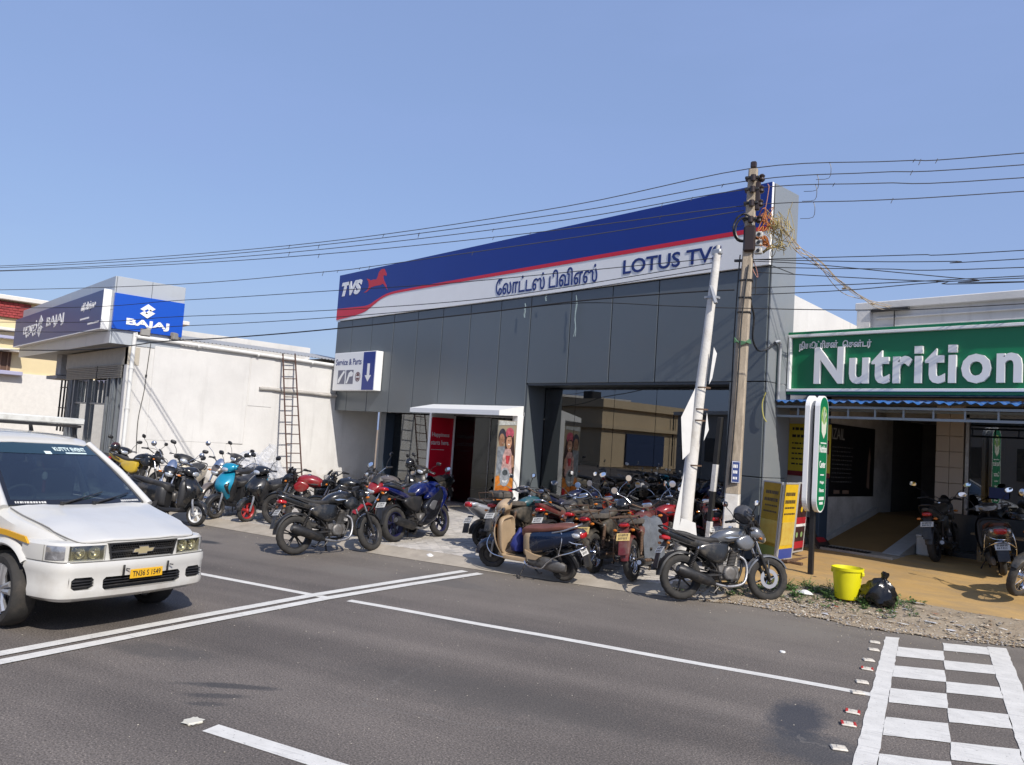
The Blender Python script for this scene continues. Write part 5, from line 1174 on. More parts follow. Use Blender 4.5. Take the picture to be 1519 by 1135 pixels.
# carcass behind the cladding: lintel boxes, roof block, back walls
b = MB()
b.box((-18.16, 13.10, 4.75), (9.3, .82, 4.40), 0); b.box((-10.33, 13.10, 5.18), (6.22, .82, 3.60), 0); b.box((-7.56, 13.10, 1.72), (.70, .80, 3.2), 0)
pw(b, 'facade_carcass', ACPD, show)
b = MB(); b.box((-15.2, 18.9, 4.3), (15.0, 10.6, 1.6), 0); b.box((-15.2, 24.0, 1.9), (15.0, .2, 3.6)); b.box((-7.9, 18.8, 1.8), (.12, 10.4, 3.5)); b.box((-22.15, 19.2, 1.9), (.2, 9.6, 3.6))
pw(b, 'rear_block', WALLW, show)
b = MB(); b.box((-14.95, 18.9, 3.42), (13.6, 10.2, .08)); b.box((-14.95, 23.8, 1.8), (13.6, .1, 3.3)); b.box((-8.02, 18.8, 1.8), (.08, 10.2, 3.3)); b.box((-20.5, 19.0, 1.8), (.10, 10, 3.3))
b.box((-11, 20.2, .75), (2.4, .7, 1.2), .03); b.box((-15.5, 21, 1.1), (.3, 3.5, 2.0), .03); b.box((-18, 20.5, .75), (2.2, .6, 1.2), .03)
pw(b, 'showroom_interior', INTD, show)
b = MB(); b.box((-14.95, 18.5, .13), (13.9, 10.6, .06)); pw(b, 'interior_floor', INTF, show)
# fascia: white board, blue field, red stripe
b = MB(); b.box((-15.0, 12.59, 6.25), (15.66, .06, 1.545), .008); fas = pw(b, 'fascia_board', WHP, show)
BR = [(-22.825, 5.89), (-21.86, 5.87), (-20.94, 5.86), (-20.4, 6.0), (-19.75, 6.145), (-18.67, 6.18), (-16.4, 6.195), (-12.4, 6.205), (-7.178, 6.205)]
RW = [(-22.825, 5.52), (-21.92, 5.57), (-21.11, 5.66), (-20.64, 5.82), (-20.15, 6.0), (-19.6, 6.09), (-18.66, 6.11), (-16.4, 6.115), (-12.4, 6.12), (-7.178, 6.12)]
br = [(p.x, p.y) for p in catm([(x, z, 0) for x, z in BR], 5)]; rw = [(p.x, p.y) for p in catm([(x, z, 0) for x, z in RW], 5)]
b = MB(); b.prism(br+[(-7.178, 7.02), (-22.825, 7.02)], 12.553, 12.585); pw(b, 'blue_field', BLUF, fas)
b = MB(); b.prism(rw+br[::-1], 12.549, 12.583); pw(b, 'red_stripe', REDF, fas)
def letters(body, x, z, w_, h_, y, m, parent, d=.012, bold=.02, shear=0, name='lettering', space=1.0, square=False):
    return lw(fit_text(body, w_, h_, m, d, bold, shear, space, square), name, parent, FRONT((x, y, z)))
letters('TVS', -22.62, 6.28, 1.27, .47, 12.552, WHP, fas, .012, .055, .28)
letters('LOTUS TVS', -10.60, 5.68, 2.42, .31, 12.557, BLUL, fas, .008, .016)
letters('ே'+'ல'+'ா'+'ட்டஸ் டிவிஎஸ்', -14.76, 5.60, 3.43, .43, 12.557, BLUL, fas, .008, .010)
b = MB()   # galloping horse emblem
H = [(-21.22, 6.28), (-21.0, 6.36), (-20.93, 6.47), (-20.98, 6.62), (-21.10, 6.73), (-20.93, 6.69), (-20.86, 6.64), (-20.70, 6.66), (-20.52, 6.64), (-20.46, 6.72), (-20.40, 6.86), (-20.27, 6.94), (-20.10, 6.93), (-20.02, 6.83), (-19.95, 6.75), (-19.97, 6.69), (-20.08, 6.73), (-20.14, 6.70), (-20.10, 6.58), (-20.02, 6.50), (-19.93, 6.40), (-19.84, 6.24), (-19.97, 6.36), (-20.12, 6.47), (-20.26, 6.44), (-20.60, 6.44), (-20.80, 6.42), (-20.90, 6.36), (-21.02, 6.30)]
cx_, cz_ = -20.5, 6.55
ctr = b.add([(x, 12.5485, z) for x, z in H], [list(range(len(H)))]); b.add([(x, 12.556, z) for x, z in H], [list(range(len(H)))[::-1]])
for i in range(len(H)): (x, z), (x2, z2) = H[i], H[(i+1) % len(H)]; b.quad((x, 12.5485, z), (x2, 12.5485, z2), (x2, 12.556, z2), (x, 12.556, z))
me = b.mesh('horse_emblem', [REDH]); bm = bmesh.new(); bm.from_mesh(me); bmesh.ops.triangulate(bm, faces=bm.faces); bm.to_mesh(me); bm.free(); lw(me, 'horse_emblem', fas, Matrix.Identity(4))
# big display window: frame, panes
b = MB(); b.box((-10.69, 12.945, 3.33), (5.5, .60, .05)); b.box((-13.452, 12.94, 1.73), (.035, .62, 3.2)); pw(b, 'window_reveal', ACPD, show)
b = MB(); b.box((-13.468+.035, 12.94, 1.73), (.012, .60, 3.19)); pw(b, 'reveal_lining', ACP, show)
for a, c in zip([-13.40, -12.40, -11.21, -10.05, -8.88], [-12.40, -11.21, -10.05, -8.88, -7.95]):
    b = MB(); b.box(((a+c)/2, 13.25, 1.72), (c-a-.012, .012, 3.14)); pw(b, 'glass_pane', GLD, show)
b = MB(); b.box((-10.68, 13.27, .125), (5.5, .10, .07)); pw(b, 'window_sill', ACPD, show)
# left window, column and recess
for a, c in ((-19.95, -18.58), (-18.58, -17.24)):
    b = MB(); b.box(((a+c)/2, 13.25, 1.32), (c-a-.012, .012, 2.38)); pw(b, 'glass_pane', GLD, show)
b = MB(); b.box((-20.12, 13.12, 1.32), (.30, .34, 2.42), .01); b.box((-18.6, 13.26, .125), (2.9, .10, .07)); pw(b, 'window_column', mat('dark_blue_column', (.03, .045, .065), .4), show)
b = MB(); b.box((-21.4, 14.4, 1.6), (2.3, .10, 3.2)); b.box((-20.33, 13.85, 1.6), (.10, 1.1, 3.2)); pw(b, 'recess_wall', WALLW, show)
# entrance: canopy, leg, red panel, advertisement, doors
ent = MB(); ent.loft([[(-17.12, 11.83, 2.53), (-17.12, 11.83, 2.645), (-17.12, 12.60, 2.80), (-17.12, 12.60, 2.56)], [(-13.48, 11.83, 2.53), (-13.48, 11.83, 2.645), (-13.48, 12.60, 2.80), (-13.48, 12.60, 2.56)]], 0, sm=False); can = pw(ent, 'entrance_canopy', WHP, show)
b = MB(); b.box((-13.57, 12.52, 1.33), (.19, .19, 2.46), .006); b.box((-13.57, 12.90, 2.60), (.18, .55, .10)); pw(b, 'canopy_leg', WHP, show)
b = MB(); b.box((-17.23, 13.0, 1.33), (.10, .78, 2.46), .004); pw(b, 'entrance_pier', WHP, show)
b = MB(); b.box((-17.172, 13.0, 1.31), (.012, .75, 2.27), .002); red = pw(b, 'red_panel', mat('poster_red', (.74, .010, .035), .3), show)
lw(fit_text('Happiness', .60, .15, WHP, .002, .015), 'lettering', red, SIDE((-17.165, 12.66, 1.88))); lw(fit_text('starts here.', .62, .13, WHP, .002, .015), 'lettering', red, SIDE((-17.165, 12.65, 1.69)))
b = MB(); rn = random.Random(4); y = 12.66
while y < 13.12: d = rn.uniform(.02, .05); b.box((-17.1645, y+d/2, 1.555), (.002, d, .018)); y += d+.014
stuff(pw(b, 'lettering', WHP, red))
b = MB(); b.box((-17.14, 13.40, 1.33), (.05, .04, 2.40), .004); pw(b, 'door_frame', WHP, show)
b = MB(); b.box((-13.50, 12.13, 1.36), (.03, .58, 2.12), .003); ad_ = pw(b, 'advert_panel', mat('advert_ground', (.20, .21, .19), .4, var=.5, vs=4, col2=(.36, .26, .15)), show)
def adp(nm, P, col, z, sm=False):   # flat printed shapes on the advert (y, z)
    b = MB(); k = len(P); xx = -13.4848+.0006*z
    b.add([(xx, y, zz) for y, zz in P], [list(range(k))]); pw(b, nm, mat('advert_'+nm+str(z), col, .4, var=.45, vs=13), ad_, fix=False)
def ell(cy_, cz2, ry, rz, n=18, a0=0, a1=360): return [(cy_+ry*cos(RAD(a0+(a1-a0)*i/n)), cz2+rz*sin(RAD(a0+(a1-a0)*i/n))) for i in range(n)]
adp('print_shape', [(11.85, .31), (12.40, .31), (12.40, .80), (12.12, .92), (11.85, .88)], (.42, .13, .02), 1)
adp('print_shape', [(11.85, .84), (12.02, .98), (12.02, 1.10), (11.85, 1.14)], (.50, .17, .03), 2); adp('print_shape', [(12.20, .90), (12.40, .84), (12.40, 1.12), (12.22, 1.10)], (.50, .18, .03), 3)
adp('print_shape', ell(11.98, 2.03, .12, .20), (.035, .035, .05), 4); adp('print_shape', ell(11.97, 1.95, .09, .16), (.27, .15, .095), 5)
adp('print_shape', [(11.85, 1.80), (12.12, 1.82), (12.14, 1.30), (11.85, 1.10)], (.20, .22, .25), 6)
adp('print_shape', [(12.07, 2.04), (12.34, 2.08), (12.41, 1.60), (12.40, 1.15), (12.26, 1.05), (12.10, 1.5)], (.045, .025, .022), 7); adp('print_shape', ell(12.21, 2.13, .13, .13), (.40, .08, .12), 8)
adp('print_shape', ell(12.20, 1.92, .088, .165), (.42, .23, .15), 9); adp('print_shape', [(12.165, 1.875), (12.235, 1.875), (12.22, 1.85), (12.18, 1.85)], (.70, .66, .62), 10)
for yy in (12.175, 12.228): adp('print_shape', ell(yy, 1.955, .012, .012, 8), (.04, .02, .02), 17)
adp('print_shape', [(12.13, 2.0), (12.16, 2.04), (12.26, 2.05), (12.28, 2.0), (12.27, 2.07), (12.15, 2.07)], (.05, .03, .025), 18)
for yy in (11.965, 12.035): adp('print_shape', ell(yy, 1.97, .010, .010, 8), (.03, .02, .02), 19)
adp('print_shape', [(11.97, 1.895), (12.03, 1.895), (12.0, 1.88)], (.5, .4, .36), 20)
adp('print_shape', [(12.29, 1.62), (12.36, 1.60), (12.40, 1.35), (12.33, 1.30)], (.42, .23, .15), 21)
adp('print_shape', [(12.10, 1.76), (12.26, 1.76), (12.33, 1.60), (12.34, 1.15), (12.0, 1.12), (12.03, 1.58)], (.48, .30, .28), 11)
adp('print_shape', [(12.12, 1.60), (12.26, 1.60), (12.22, 1.40), (12.14, 1.42)], (.42, .05, .06), 22)
adp('print_shape', ell(12.13, 1.10, .16, .22), (.30, .32, .35), 12); adp('print_shape', ell(12.13, 1.20, .085, .07), (.06, .07, .08), 13); adp('print_shape', [(12.05, 1.02), (12.21, 1.02), (12.19, .97), (12.07, .97)], (.65, .66, .68), 14)
adp('print_shape', [(12.28, .80), (12.40, .86), (12.40, .60), (12.30, .66)], (.45, .02, .03), 15); adp('print_shape', [(11.85, 2.30), (12.4, 2.33), (12.4, 2.41), (11.85, 2.41)], (.40, .41, .40), 16)
for a, c in ((-17.1, -15.58), (-15.56, -14.40), (-14.38, -13.62)):
    b = MB(); b.box(((a+c)/2, 13.40, 1.33), (c-a-.02, .012, 2.42)); pw(b, 'door_pane', glass_mat('door_glass', (.45, .48, .49), .8, base=.0), show)
b = MB(); b.box((-15.57, 13.39, 1.33), (.014, .02, 2.42), .003); b.box((-15.3, 13.40, 2.55), (3.6, .08, .06), .005); pw(b, 'door_frame', ALU, show)
b = MB()
for x in (-14.50, -14.28):
    b.tube([(x, 13.34, .95), (x, 13.34, 1.45)], .014, n=8)
    for z in (1.02, 1.38): b.cyl((x, 13.34, z), (x, 13.395, z), .008, n=6)
pw(b, 'door_handle', CHR, show)
b = MB(); b.box((-15.3, 12.9, .10), (3.7, 1.2, .05), .01); pw(b, 'entrance_step', CONC, show)
# service sign
sv = thing('service_sign', 'white box sign reading Service & Parts with a blue arrow strip, on the grey showroom wall', 'sign', (-21.3, 12.5, 3.14))
SVX0, SVX1, SVZ0, SVZ1, SVY = -22.36, -19.86, 3.15, 4.36, 12.36
b = MB(); b.box(((SVX0+SVX1)/2, SVY+.125, (SVZ0+SVZ1)/2), (SVX1-SVX0, .25, SVZ1-SVZ0), .012); pw(b, 'sign_box', WHP, sv)
b = MB(); b.box((-20.24, SVY-.003, 3.755), (.66, .008, 1.17), .001); pw(b, 'blue_strip', BLUF, sv)
b = MB(); b.prism([(-20.31, 3.98), (-20.17, 3.98), (-20.17, 3.62), (-20.06, 3.62), (-20.24, 3.42), (-20.42, 3.62), (-20.31, 3.62)], SVY-.010, SVY-.0065); pw(b, 'arrow', WHP, sv)
letters('Service & Parts', -22.24, 3.96, 1.56, .20, SVY-.001, BLUL, sv, .003, .012)
PGR = mat('pictogram_grey', (.13, .14, .20), .4)
for k, x in enumerate((-22.06, -21.55)):
    b = MB(); b.box((x+.22, SVY-.002, 3.58), (.44, .005, .44), .001); pg = pw(b, 'pictogram', PGR, sv)
    b = MB(); b.tube([(x+.05, SVY-.0055, 3.42), (x+.2, SVY-.0055, 3.55), (x+.42, SVY-.0055, 3.78)], [.07, .05, .035], n=6, flat=.02) if False else b.prism([(x+.02, 3.40), (x+.10, 3.38), (x+.24, 3.56), (x+.43, 3.74), (x+.36, 3.79), (x+.16, 3.62), (x+.03, 3.50)] if k == 0 else [(x+.02, 3.38), (x+.10, 3.37), (x+.22, 3.58), (x+.40, 3.60), (x+.43, 3.70), (x+.30, 3.77), (x+.16, 3.70)], SVY-.0075, SVY-.005); pw(b, 'pictogram_shape', WHP, pg)
b = MB(); b.lathe([(0, .15), (-.004, .15), (-.004, .125), (0, .125)], (-20.84, SVY-.001, 3.58), 'y', n=24, sm=False); b.prism([(-20.93, 3.60), (-20.75, 3.60), (-20.80, 3.69), (-20.88, 3.69)], SVY-.005, SVY); b.prism([(-20.93, 3.55), (-20.75, 3.55), (-20.78, 3.48), (-20.90, 3.48)], SVY-.005, SVY); pw(b, 'pictogram_shape', mat('badge_brown', (.12, .05, .06), .4), sv)
# ------------------------------------------------------------------ neighbouring showroom on the left, with the long white side wall
baj = thing('side_showroom', 'white walled showroom with a silver and blue corner fascia and shutters', 'showroom', (-24, 9, 0))
SILV = mat('silver_cladding', (.46, .49, .52), .35, metal=.2, var=.05, vs=.7, dirt=(.38, .38, .37), ds=1.0, dlim=(.55, .95))
b = MB(); b.box((-22.69, 10.25, 1.97), (.26, 8.1, 4.06), .01); wl = pw(b, 'side_wall', WALLW, baj)
b = MB(); b.box((-22.545, 8.25, 2.59), (.03, 2.76, 2.62), .012); b.box((-22.548, 7.92, .95), (.02, 2.4, .72), .008); b.box((-22.552, 10.05, 3.2), (.012, .75, 1.5), .004); pw(b, 'plaster_patch', WALLW, wl)
b = MB(); b.tube([(-22.50, 9.98+.44*k, 3.0+.012*math.sin(k*2.1)) for k in range(7)], [.05, .045, .05, .04, .05, .045, .05], n=8); b.box((-22.53, 11.4, 3.04), (.06, 2.7, .05), .01); pw(b, 'wall_ledge', mat('broken_ledge', (.42, .40, .37), .9, var=.2), wl)
b = MB(); b.tube(catm([(-22.48, 6.30, .4), (-22.48, 6.30, 3.9), (-22.48, 6.36, 4.06), (-22.48, 6.6, 4.085), (-22.48, 9.5, 4.04), (-22.48, 12.5, 3.98)], 4), .055, n=10)
for z in (1.0, 2.1, 3.2): b.lathe([(0, .066), (.05, .066)], (-22.48, 6.30, z), 'z', n=12)
for y in (8.0, 9.8, 11.6): b.lathe([(0, .066), (.05, .066)], (-22.48, y, 4.065-.018*(y-6.6)), 'y', n=12)
pw(b, 'rain_pipe', mat('pvc_white', (.72, .72, .70), .4, var=.06), baj)
b = MB(); n_ = 150
for sgn in (0, 1):
    R_ = [[(-22.42-t*3.2, 7.45+5.9*j/n_, 4.17+t*.42+.018*cos(j*pi/1.5)-.004*sgn-.03*j/n_) for t in (0, .5, 1)] for j in range(n_+1)]; b.loft(R_, 0, loop=False, caps=False)
pw(b, 'roof_sheet', mat('roof_sheet_grey', (.42, .42, .41), .5, metal=.2, var=.1, dirt=(.22, .20, .18), ds=3, dlim=(.5, .9)), baj, fix=False)
b = MB(); b.box((-24.3, 13.2, 2.2), (3.4, .15, 4.3)); b.box((-26.0, 9.8, 2.4), (.15, 7, 4.8)); pw(b, 'rear_wall', WALLW, baj)
# corner fascia box and its sign boards
for a, c in ((-35.0, -32.5), (-32.5, -30.0), (-30.0, -27.5), (-27.5, -25.0), (-25.0, -22.56)):
    for z0, z1 in ((3.83, 4.75), (4.75, 5.67)):
        b = MB(); b.box(((a+c)/2, 5.72, (z0+z1)/2), (c-a-.01, .04, z1-z0-.01), .005); pw(b, 'cladding_panel', SILV, baj)
for a, c in ((5.74, 6.65), (6.65, 7.55)):
    for z0, z1 in ((3.83, 4.75), (4.75, 5.67)):
        b = MB(); b.box((-22.56, (a+c)/2, (z0+z1)/2), (.04, c-a-.01, z1-z0-.01), .005); pw(b, 'cladding_panel', SILV, baj)
b = MB(); b.box((-28.8, 6.65, 4.75), (12.4, 1.78, 1.82), 0); pw(b, 'fascia_core', mat('soffit_grey', (.30, .31, .32), .6, var=.1), baj)
NAVY = mat('signboard_navy', (.035, .06, .19), .4, var=.05); BLU2 = mat('signboard_blue', (.003, .075, .48), .35)
fb = thing('shop_signboard', 'dark blue lettered signboard along the front of the silver fascia', 'sign', (-29, 5.6, 4.2))
b = MB(); b.box((-29.0, 5.60, 4.76), (12.4, .18, 1.06), .01); pw(b, 'sign_board', NAVY, fb)
b = MB(); b.box((-29.0, 5.60, 4.215), (12.44, .20, .03), .004); b.box((-22.79, 5.60, 4.76), (.03, .20, 1.08), .004); pw(b, 'sign_frame', WHP, fb)
def bajaj_symbol(b, x0, z0, s, put):
    for pts in ([(.0, .50), (.42, .86), (.86, .62), (.62, .44), (.40, .56), (.22, .42)], [(.86, .36), (.44, 0), (.0, .24), (.24, .42), (.46, .30), (.64, .44)], [(.30, .30), (.56, .56), (.66, .50), (.40, .24)]): put(b, [(x0+s*u, z0+s*v) for u, v in pts])
letters('பஜாஜ்', -33.4, 4.45, 2.3, .55, 5.512, WHP, fb, .012, .02); letters('BAJAJ', -29.6, 4.58, 2.4, .40, 5.512, WHP, fb, .012, .02)
b = MB(); bajaj_symbol(b, -30.95, 4.36, .9, lambda bb, P: bb.prism(P, 5.500, 5.512)); pw(b, 'brand_symbol', WHP, fb)
letters('ஸ்ரீ விஷ்ணு', -25.1, 4.78, 1.55, .30, 5.512, WHP, fb, .010, .02)
b = MB(); rn = random.Random(8)
for z, x, xe in ((4.60, -25.1, -24.2), (4.42, -24.2, -23.1)):
    while x < xe: d = rn.uniform(.05, .12); b.box((x+d/2, 5.508, z), (d, .006, .05)); x += d+.03
stuff(pw(b, 'lettering', WHP, fb))
sb = thing('shop_signboard', 'bright blue signboard with a white symbol over BAJAJ, above the white wall', 'sign', (-22.5, 6.6, 4.2))
b = MB(); b.box((-22.50, 6.615, 4.71), (.10, 1.83, .97), .006); pw(b, 'sign_board', BLU2, sb)
lw(fit_text('BAJAJ', 1.12, .23, WHP, .012, .035), 'lettering', sb, SIDE((-22.449, 6.04, 4.33)))
b = MB(); bajaj_symbol(b, 6.36, 4.62, .46, lambda bb, P: bb.prism(P, -22.449, -22.437, plane='yz')); pw(b, 'brand_symbol', WHP, sb)
# shop front under the fascia: beam, shutter boxes, posts, glass
STL = mat('grey_steel', (.20, .22, .24), .45, metal=.4, var=.12, dirt=(.15, .13, .11), ds=4, dlim=(.55, .9)); SHUT = mat('shutter_steel', (.17, .165, .155), .5, metal=.4, var=.2, vs=6)
b = MB(); b.box((-26.0, 6.35, 3.55), (6.9, .3, .50), .01); pw(b, 'beam', mat('beam_cream', (.45, .41, .34), .85, var=.1), baj)
for a, c in ((-29.0, -25.3), (-25.2, -22.85)):
    b = MB()
    for k in range(7): b.box(((a+c)/2, 6.16, 2.96+.055*k), (c-a, .05+.012*(k % 2), .050), .008)
    pw(b, 'roller_shutter', SHUT, baj)
for x, w_ in ((-28.5, .42), (-27.95, .10), (-24.15, .14), (-23.62, .40), (-23.1, .10), (-26.2, .06)):
    b = MB(); b.box((x, 6.22, 1.45), (w_, .12, 3.0), .01)
    if w_ > .3: b.box((x-.08, 6.155, 1.45), (.05, .03, 3.0), .004); b.box((x+.1, 6.155, 1.45), (.05, .03, 3.0), .004)
    pw(b, 'shop_post', STL, baj)
b = MB(); b.box((-26.0, 6.25, 2.20), (4.2, .06, .05)); b.box((-23.2, 6.25, 2.20), (.9, .06, .05))
for k in range(8): b.box((-27.7+.5*k, 6.25, 2.55), (.045, .04, .68))
pw(b, 'transom', STL, baj)
GL2 = glass_mat('shop_glass', (.30, .33, .34), 1.0, base=.30)
for a, c in ((-27.9, -26.2), (-26.15, -24.2), (-23.4, -22.85)):
    b = MB(); b.box(((a+c)/2, 6.28, 1.5), (c-a, .01, 2.8)); pw(b, 'glass_pane', GL2, baj)
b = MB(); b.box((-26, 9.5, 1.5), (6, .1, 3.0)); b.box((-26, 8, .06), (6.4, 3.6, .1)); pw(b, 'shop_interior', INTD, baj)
b = MB(); b.box((-31.0, 6.6, 3.05), (1.6, 1.0, .12)); b.box((-30.6, 6.4, 3.5), (.7, .4, .75), .02); pw(b, 'side_ledge', mat('ledge_grey', (.33, .33, .33), .8, var=.15), baj)
b = MB()
for x in (-30.3, -29.8, -29.4): b.cyl((x, 6.3, 1.2), (x, 6.3, 2.95), .03, n=6)
for z in (1.4, 2.0, 2.7): b.cyl((-30.4, 6.3, z), (-29.2, 6.3, z), .02, n=6)
pw(b, 'side_grille', DARKM, baj)
for i, (y, r_) in enumerate(((6.55, 0), (7.34, 35))):
    t = thing('floodlight', ('square floodlight at the front corner of the white wall' if i == 0 else 'tilted floodlight further back on top of the white wall'), 'floodlight', (-22.5, y, 4.10), (0, 0, RAD(r_)), 'floodlights on the white wall')
    b = MB(); b.box((0.02, 0, .13), (.14, .27, .20), .02, 0); b.box((.092, 0, .13), (.006, .23, .16), .002, 1); b.build('lamp_housing', [mat('lamp_grey', (.22, .20, .18), .6, var=.2), mat('lamp_glass', (.3, .29, .27), .2)], t)
    b = MB(); b.tube([(0, -.15, .13), (-.02, -.15, .0), (-.02, .15, .0), (0, .15, .13)], .012, n=6); b.build('bracket', DARKM, t)
b = MB(); b.tube(catm([(-22.54, 6.75, 3.95), (-22.54, 6.72, 3.2), (-22.54, 6.70, 2.6), (-22.54, 6.62, 1.8), (-22.54, 6.66, .9)], 4), .010, n=5); b.box((-22.53, 6.71, 3.05), (.03, .05, .07), .01); tag(b.build('wall_cable', BK), 'thin black cable hanging down the front of the white side wall', 'cable')
b = MB(); b.tube(catm([(-22.54, 7.02, 3.9), (-22.54, 6.98, 3.3), (-22.54, 7.0, 2.7), (-22.54, 6.93, 2.3)], 4), .007, n=5); b.lathe([(0, 0), (.012, .04), (.015, 0)], (-22.545, 7.0, 3.35), 'x', n=10, m=1); tag(b.build('wall_cable', [DARKM, RLENS]), 'second thin cable with a small red knob on the white side wall', 'cable')
# ladder against the white wall
lad = thing('ladder', 'brown steel ladder leaning against the white side wall', 'ladder', (-21.35, 10.85, .09))
B0, B1, T0, T1 = Vector((0, -.24, 0)), Vector((0, .24, 0)), Vector((-1.12, -.235, 4.06)), Vector((-1.12, .17, 4.10))
LM = mat('ladder_rust', (.085, .045, .035), .65, metal=.2, var=.3, vs=10)
for p, q in ((B0, T0), (B1, T1)): b = MB(); b.tube([p, q], .026, n=6); b.build('rail', LM, lad)
for k in range(14): t = (k+.6)/14.4; b = MB(); b.cyl(B0.lerp(T0, t), B1.lerp(T1, t), .016, n=6); b.build('rung', LM, lad)
# ------------------------------------------------------------------ pale house far left
far = thing('pale_house', 'pale yellow two-storey house with a red tiled band beyond the blue signboard', 'house', (-48, 5, 0))
CRM = mat('cream_wall', (.66, .55, .33), .85, var=.08, vs=.8, dirt=(.5, .42, .28), ds=.7, dlim=(.5, .9)); LAV = mat('lavender_trim', (.36, .36, .50), .7); OFFW = mat('offwhite_wall', (.66, .64, .60), .85, var=.08)
b = MB(); b.box((-49, 5, 5.1), (14, 18, 3.3)); pw(b, 'upper_wall', CRM, far)
b = MB(); b.box((-48.9, 5, 1.7), (14, 18, 3.5)); pw(b, 'lower_wall', OFFW, far)
b = MB(); b.box((-48.9, 5, 6.86), (14.6, 18.6, .22), .03); pw(b, 'cornice', OFFW, far)
b = MB(); b.box((-41.93, 1.6, 6.33), (.12, 11.0, .72)); rb = pw(b, 'tiled_band', mat('red_clay', (.22, .035, .035), .8, var=.2, vs=10), far)
def ftile(b): b.box((0, 0, 0), (.03, .20, .10), .006)
for r in range(6):
    for k in range(22):
        link('tile', part('ft', 'tile', ftile, [mat('red_tile', (.30, .04, .04), .7, var=.3, vs=3)], None).data, rb, Matrix.Translation((-41.86+48, 2.25+.22*k+(.11 if r % 2 else 0)-5, 6.03+.115*r))) if False else None
b = MB()
for r in range(6):
    for k in range(48): b.box((-41.86, -3.75+.22*k+(.11 if r % 2 else 0), 6.03+.115*r), (.03, .195, .095), .006)
stuff(pw(b, 'tile', mat('red_tile', (.30, .04, .04), .7, var=.3, vs=3), rb))
for z in (5.42, 5.05): b = MB(); b.box((-41.85, 1.4, z), (.30, 11, .14), .02); pw(b, 'ledge', LAV if z < 5.2 else OFFW, far)
b = MB(); b.box((-41.75, 1.5, 3.42), (.5, 11, .18), .02); pw(b, 'ledge', LAV, far)
b = MB(); b.box((-41.6, 6.0, 4.45), (.8, 1.7, .10), .01); pw(b, 'window_hood', OFFW, far)
for y in (6.0, 2.5): 
    b = MB(); b.box((-41.98, y, 3.95), (.06, 1.1, .85)); wf = pw(b, 'window', mat('window_brown', (.10, .05, .03), .6), far)
    for k in range(4): b = MB(); b.box((-41.93, y-.42+.28*k, 3.95), (.05, .05, .85)); pw(b, 'bar', mat('window_bar', (.20, .12, .08), .6), wf)
# ------------------------------------------------------------------ white house behind the nutrition shop
wh = thing('white_house', 'white parapet house rising behind the green nutrition signboard', 'house', (-3, 18, 0))
b = MB(); b.prism([(13.6, 0.3), (17.4, 0.3), (17.4, 5.05), (13.6, 5.32)], -7.76, -7.60, plane='yz'); pw(b, 'parapet_wall', WALLW, wh)
b = MB(); b.box((-1.3, 19.4, 4.3), (12.64, 4.2, 2.6), .01); b.box((-1.0, 15.84, 4.62), (12.0, .12, .9), .01) if False else None; pw(b, 'front_wall', WALLW, wh)
b = MB(); b.box((-1.3, 17.27, 5.50), (12.7, .14, .17), .015); b.box((-1.2, 17.28, 5.22), (12.0, .06, .03), .004); b.box((-1.2, 17.28, 5.02), (12.0, .06, .03), .004); b.box((-7.46, 17.26, 5.2), (.30, .10, .66), .01); pw(b, 'moulding', WALLW, wh)
# ------------------------------------------------------------------ nutrition shop
nut = thing('nutrition_shop', 'shaded ground-floor shop front under the green nutrition signboard', 'shop', (-5, 15, 0.42))
GW = mat('grey_wall', (.56, .55, .54), .85, var=.08, vs=1.5, dirt=(.25, .24, .23), ds=1.5); DB = mat('slate_blue_paint', (.035, .06, .095), .6, var=.1); TILE = mat('beige_tile', (.48, .41, .34), .35, var=.06, vs=2)
b = MB(); b.box((-7.4, 14.27, 1.7), (1.1, .14, 3.1)); pw(b, 'end_wall', GW, nut)
b = MB(); b.box((-6.86, 14.2, 1.7), (.18, .34, 3.1), .01); b.box((-7.86, 14.17, 1.7), (.12, .10, 3.1)); pw(b, 'corner_post', DB, nut)
b = MB(); b.box((-7.0, 16.0, 1.75), (.14, 3.4, 3.3)); pw(b, 'passage_wall', GW, nut)
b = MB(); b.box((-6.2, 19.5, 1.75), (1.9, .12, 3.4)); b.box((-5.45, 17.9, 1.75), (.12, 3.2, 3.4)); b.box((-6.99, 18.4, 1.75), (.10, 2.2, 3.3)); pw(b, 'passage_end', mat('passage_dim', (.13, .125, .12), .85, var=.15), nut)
# passage ramp with a low white cheek
RAMP = mat('ochre_ramp', (.26, .155, .055), .85, var=.15, vs=2)
b = MB(); b.prism([(14.40, .20), (14.40, .425), (16.9, .96), (19.5, .98), (19.5, .20)], -6.93, -5.72, plane='yz'); pw(b, 'ramp', RAMP, nut)
b = MB(); b.prism([(14.3, .2), (14.3, .44), (16.2, .93), (16.2, .2)], -5.72, -5.42, plane='yz'); b.prism([(14.5, .40), (16.9, .97), (16.9, 1.09), (14.5, .52)], -6.93, -6.86, plane='yz'); pw(b, 'ramp_kerb', mat('cement_grey', (.42, .42, .41), .85, var=.12), nut)
b = MB(); b.box((-6.25, 13.95, .425), (.9, .22, .03))
for k in range(14): b.box((-6.65+.063*k, 13.95, .445), (.02, .2, .014))
pw(b, 'drain_grate', DARKM, nut)
b = MB(); b.box((-6.15, 14.12, .38), (1.6, .6, .10), .02); pw(b, 'threshold', CONC, nut)
for r in range(7):
    for k in range(2): b = MB(); b.box((-5.40+.245*k, 16.2, 1.28+.30*r), (.238, .08, .293), .004); pw(b, 'tile', TILE, nut)
b = MB(); b.box((-5.28, 16.27, 1.7), (.49, .08, 3.2)); pw(b, 'shop_pier', TILE, nut)
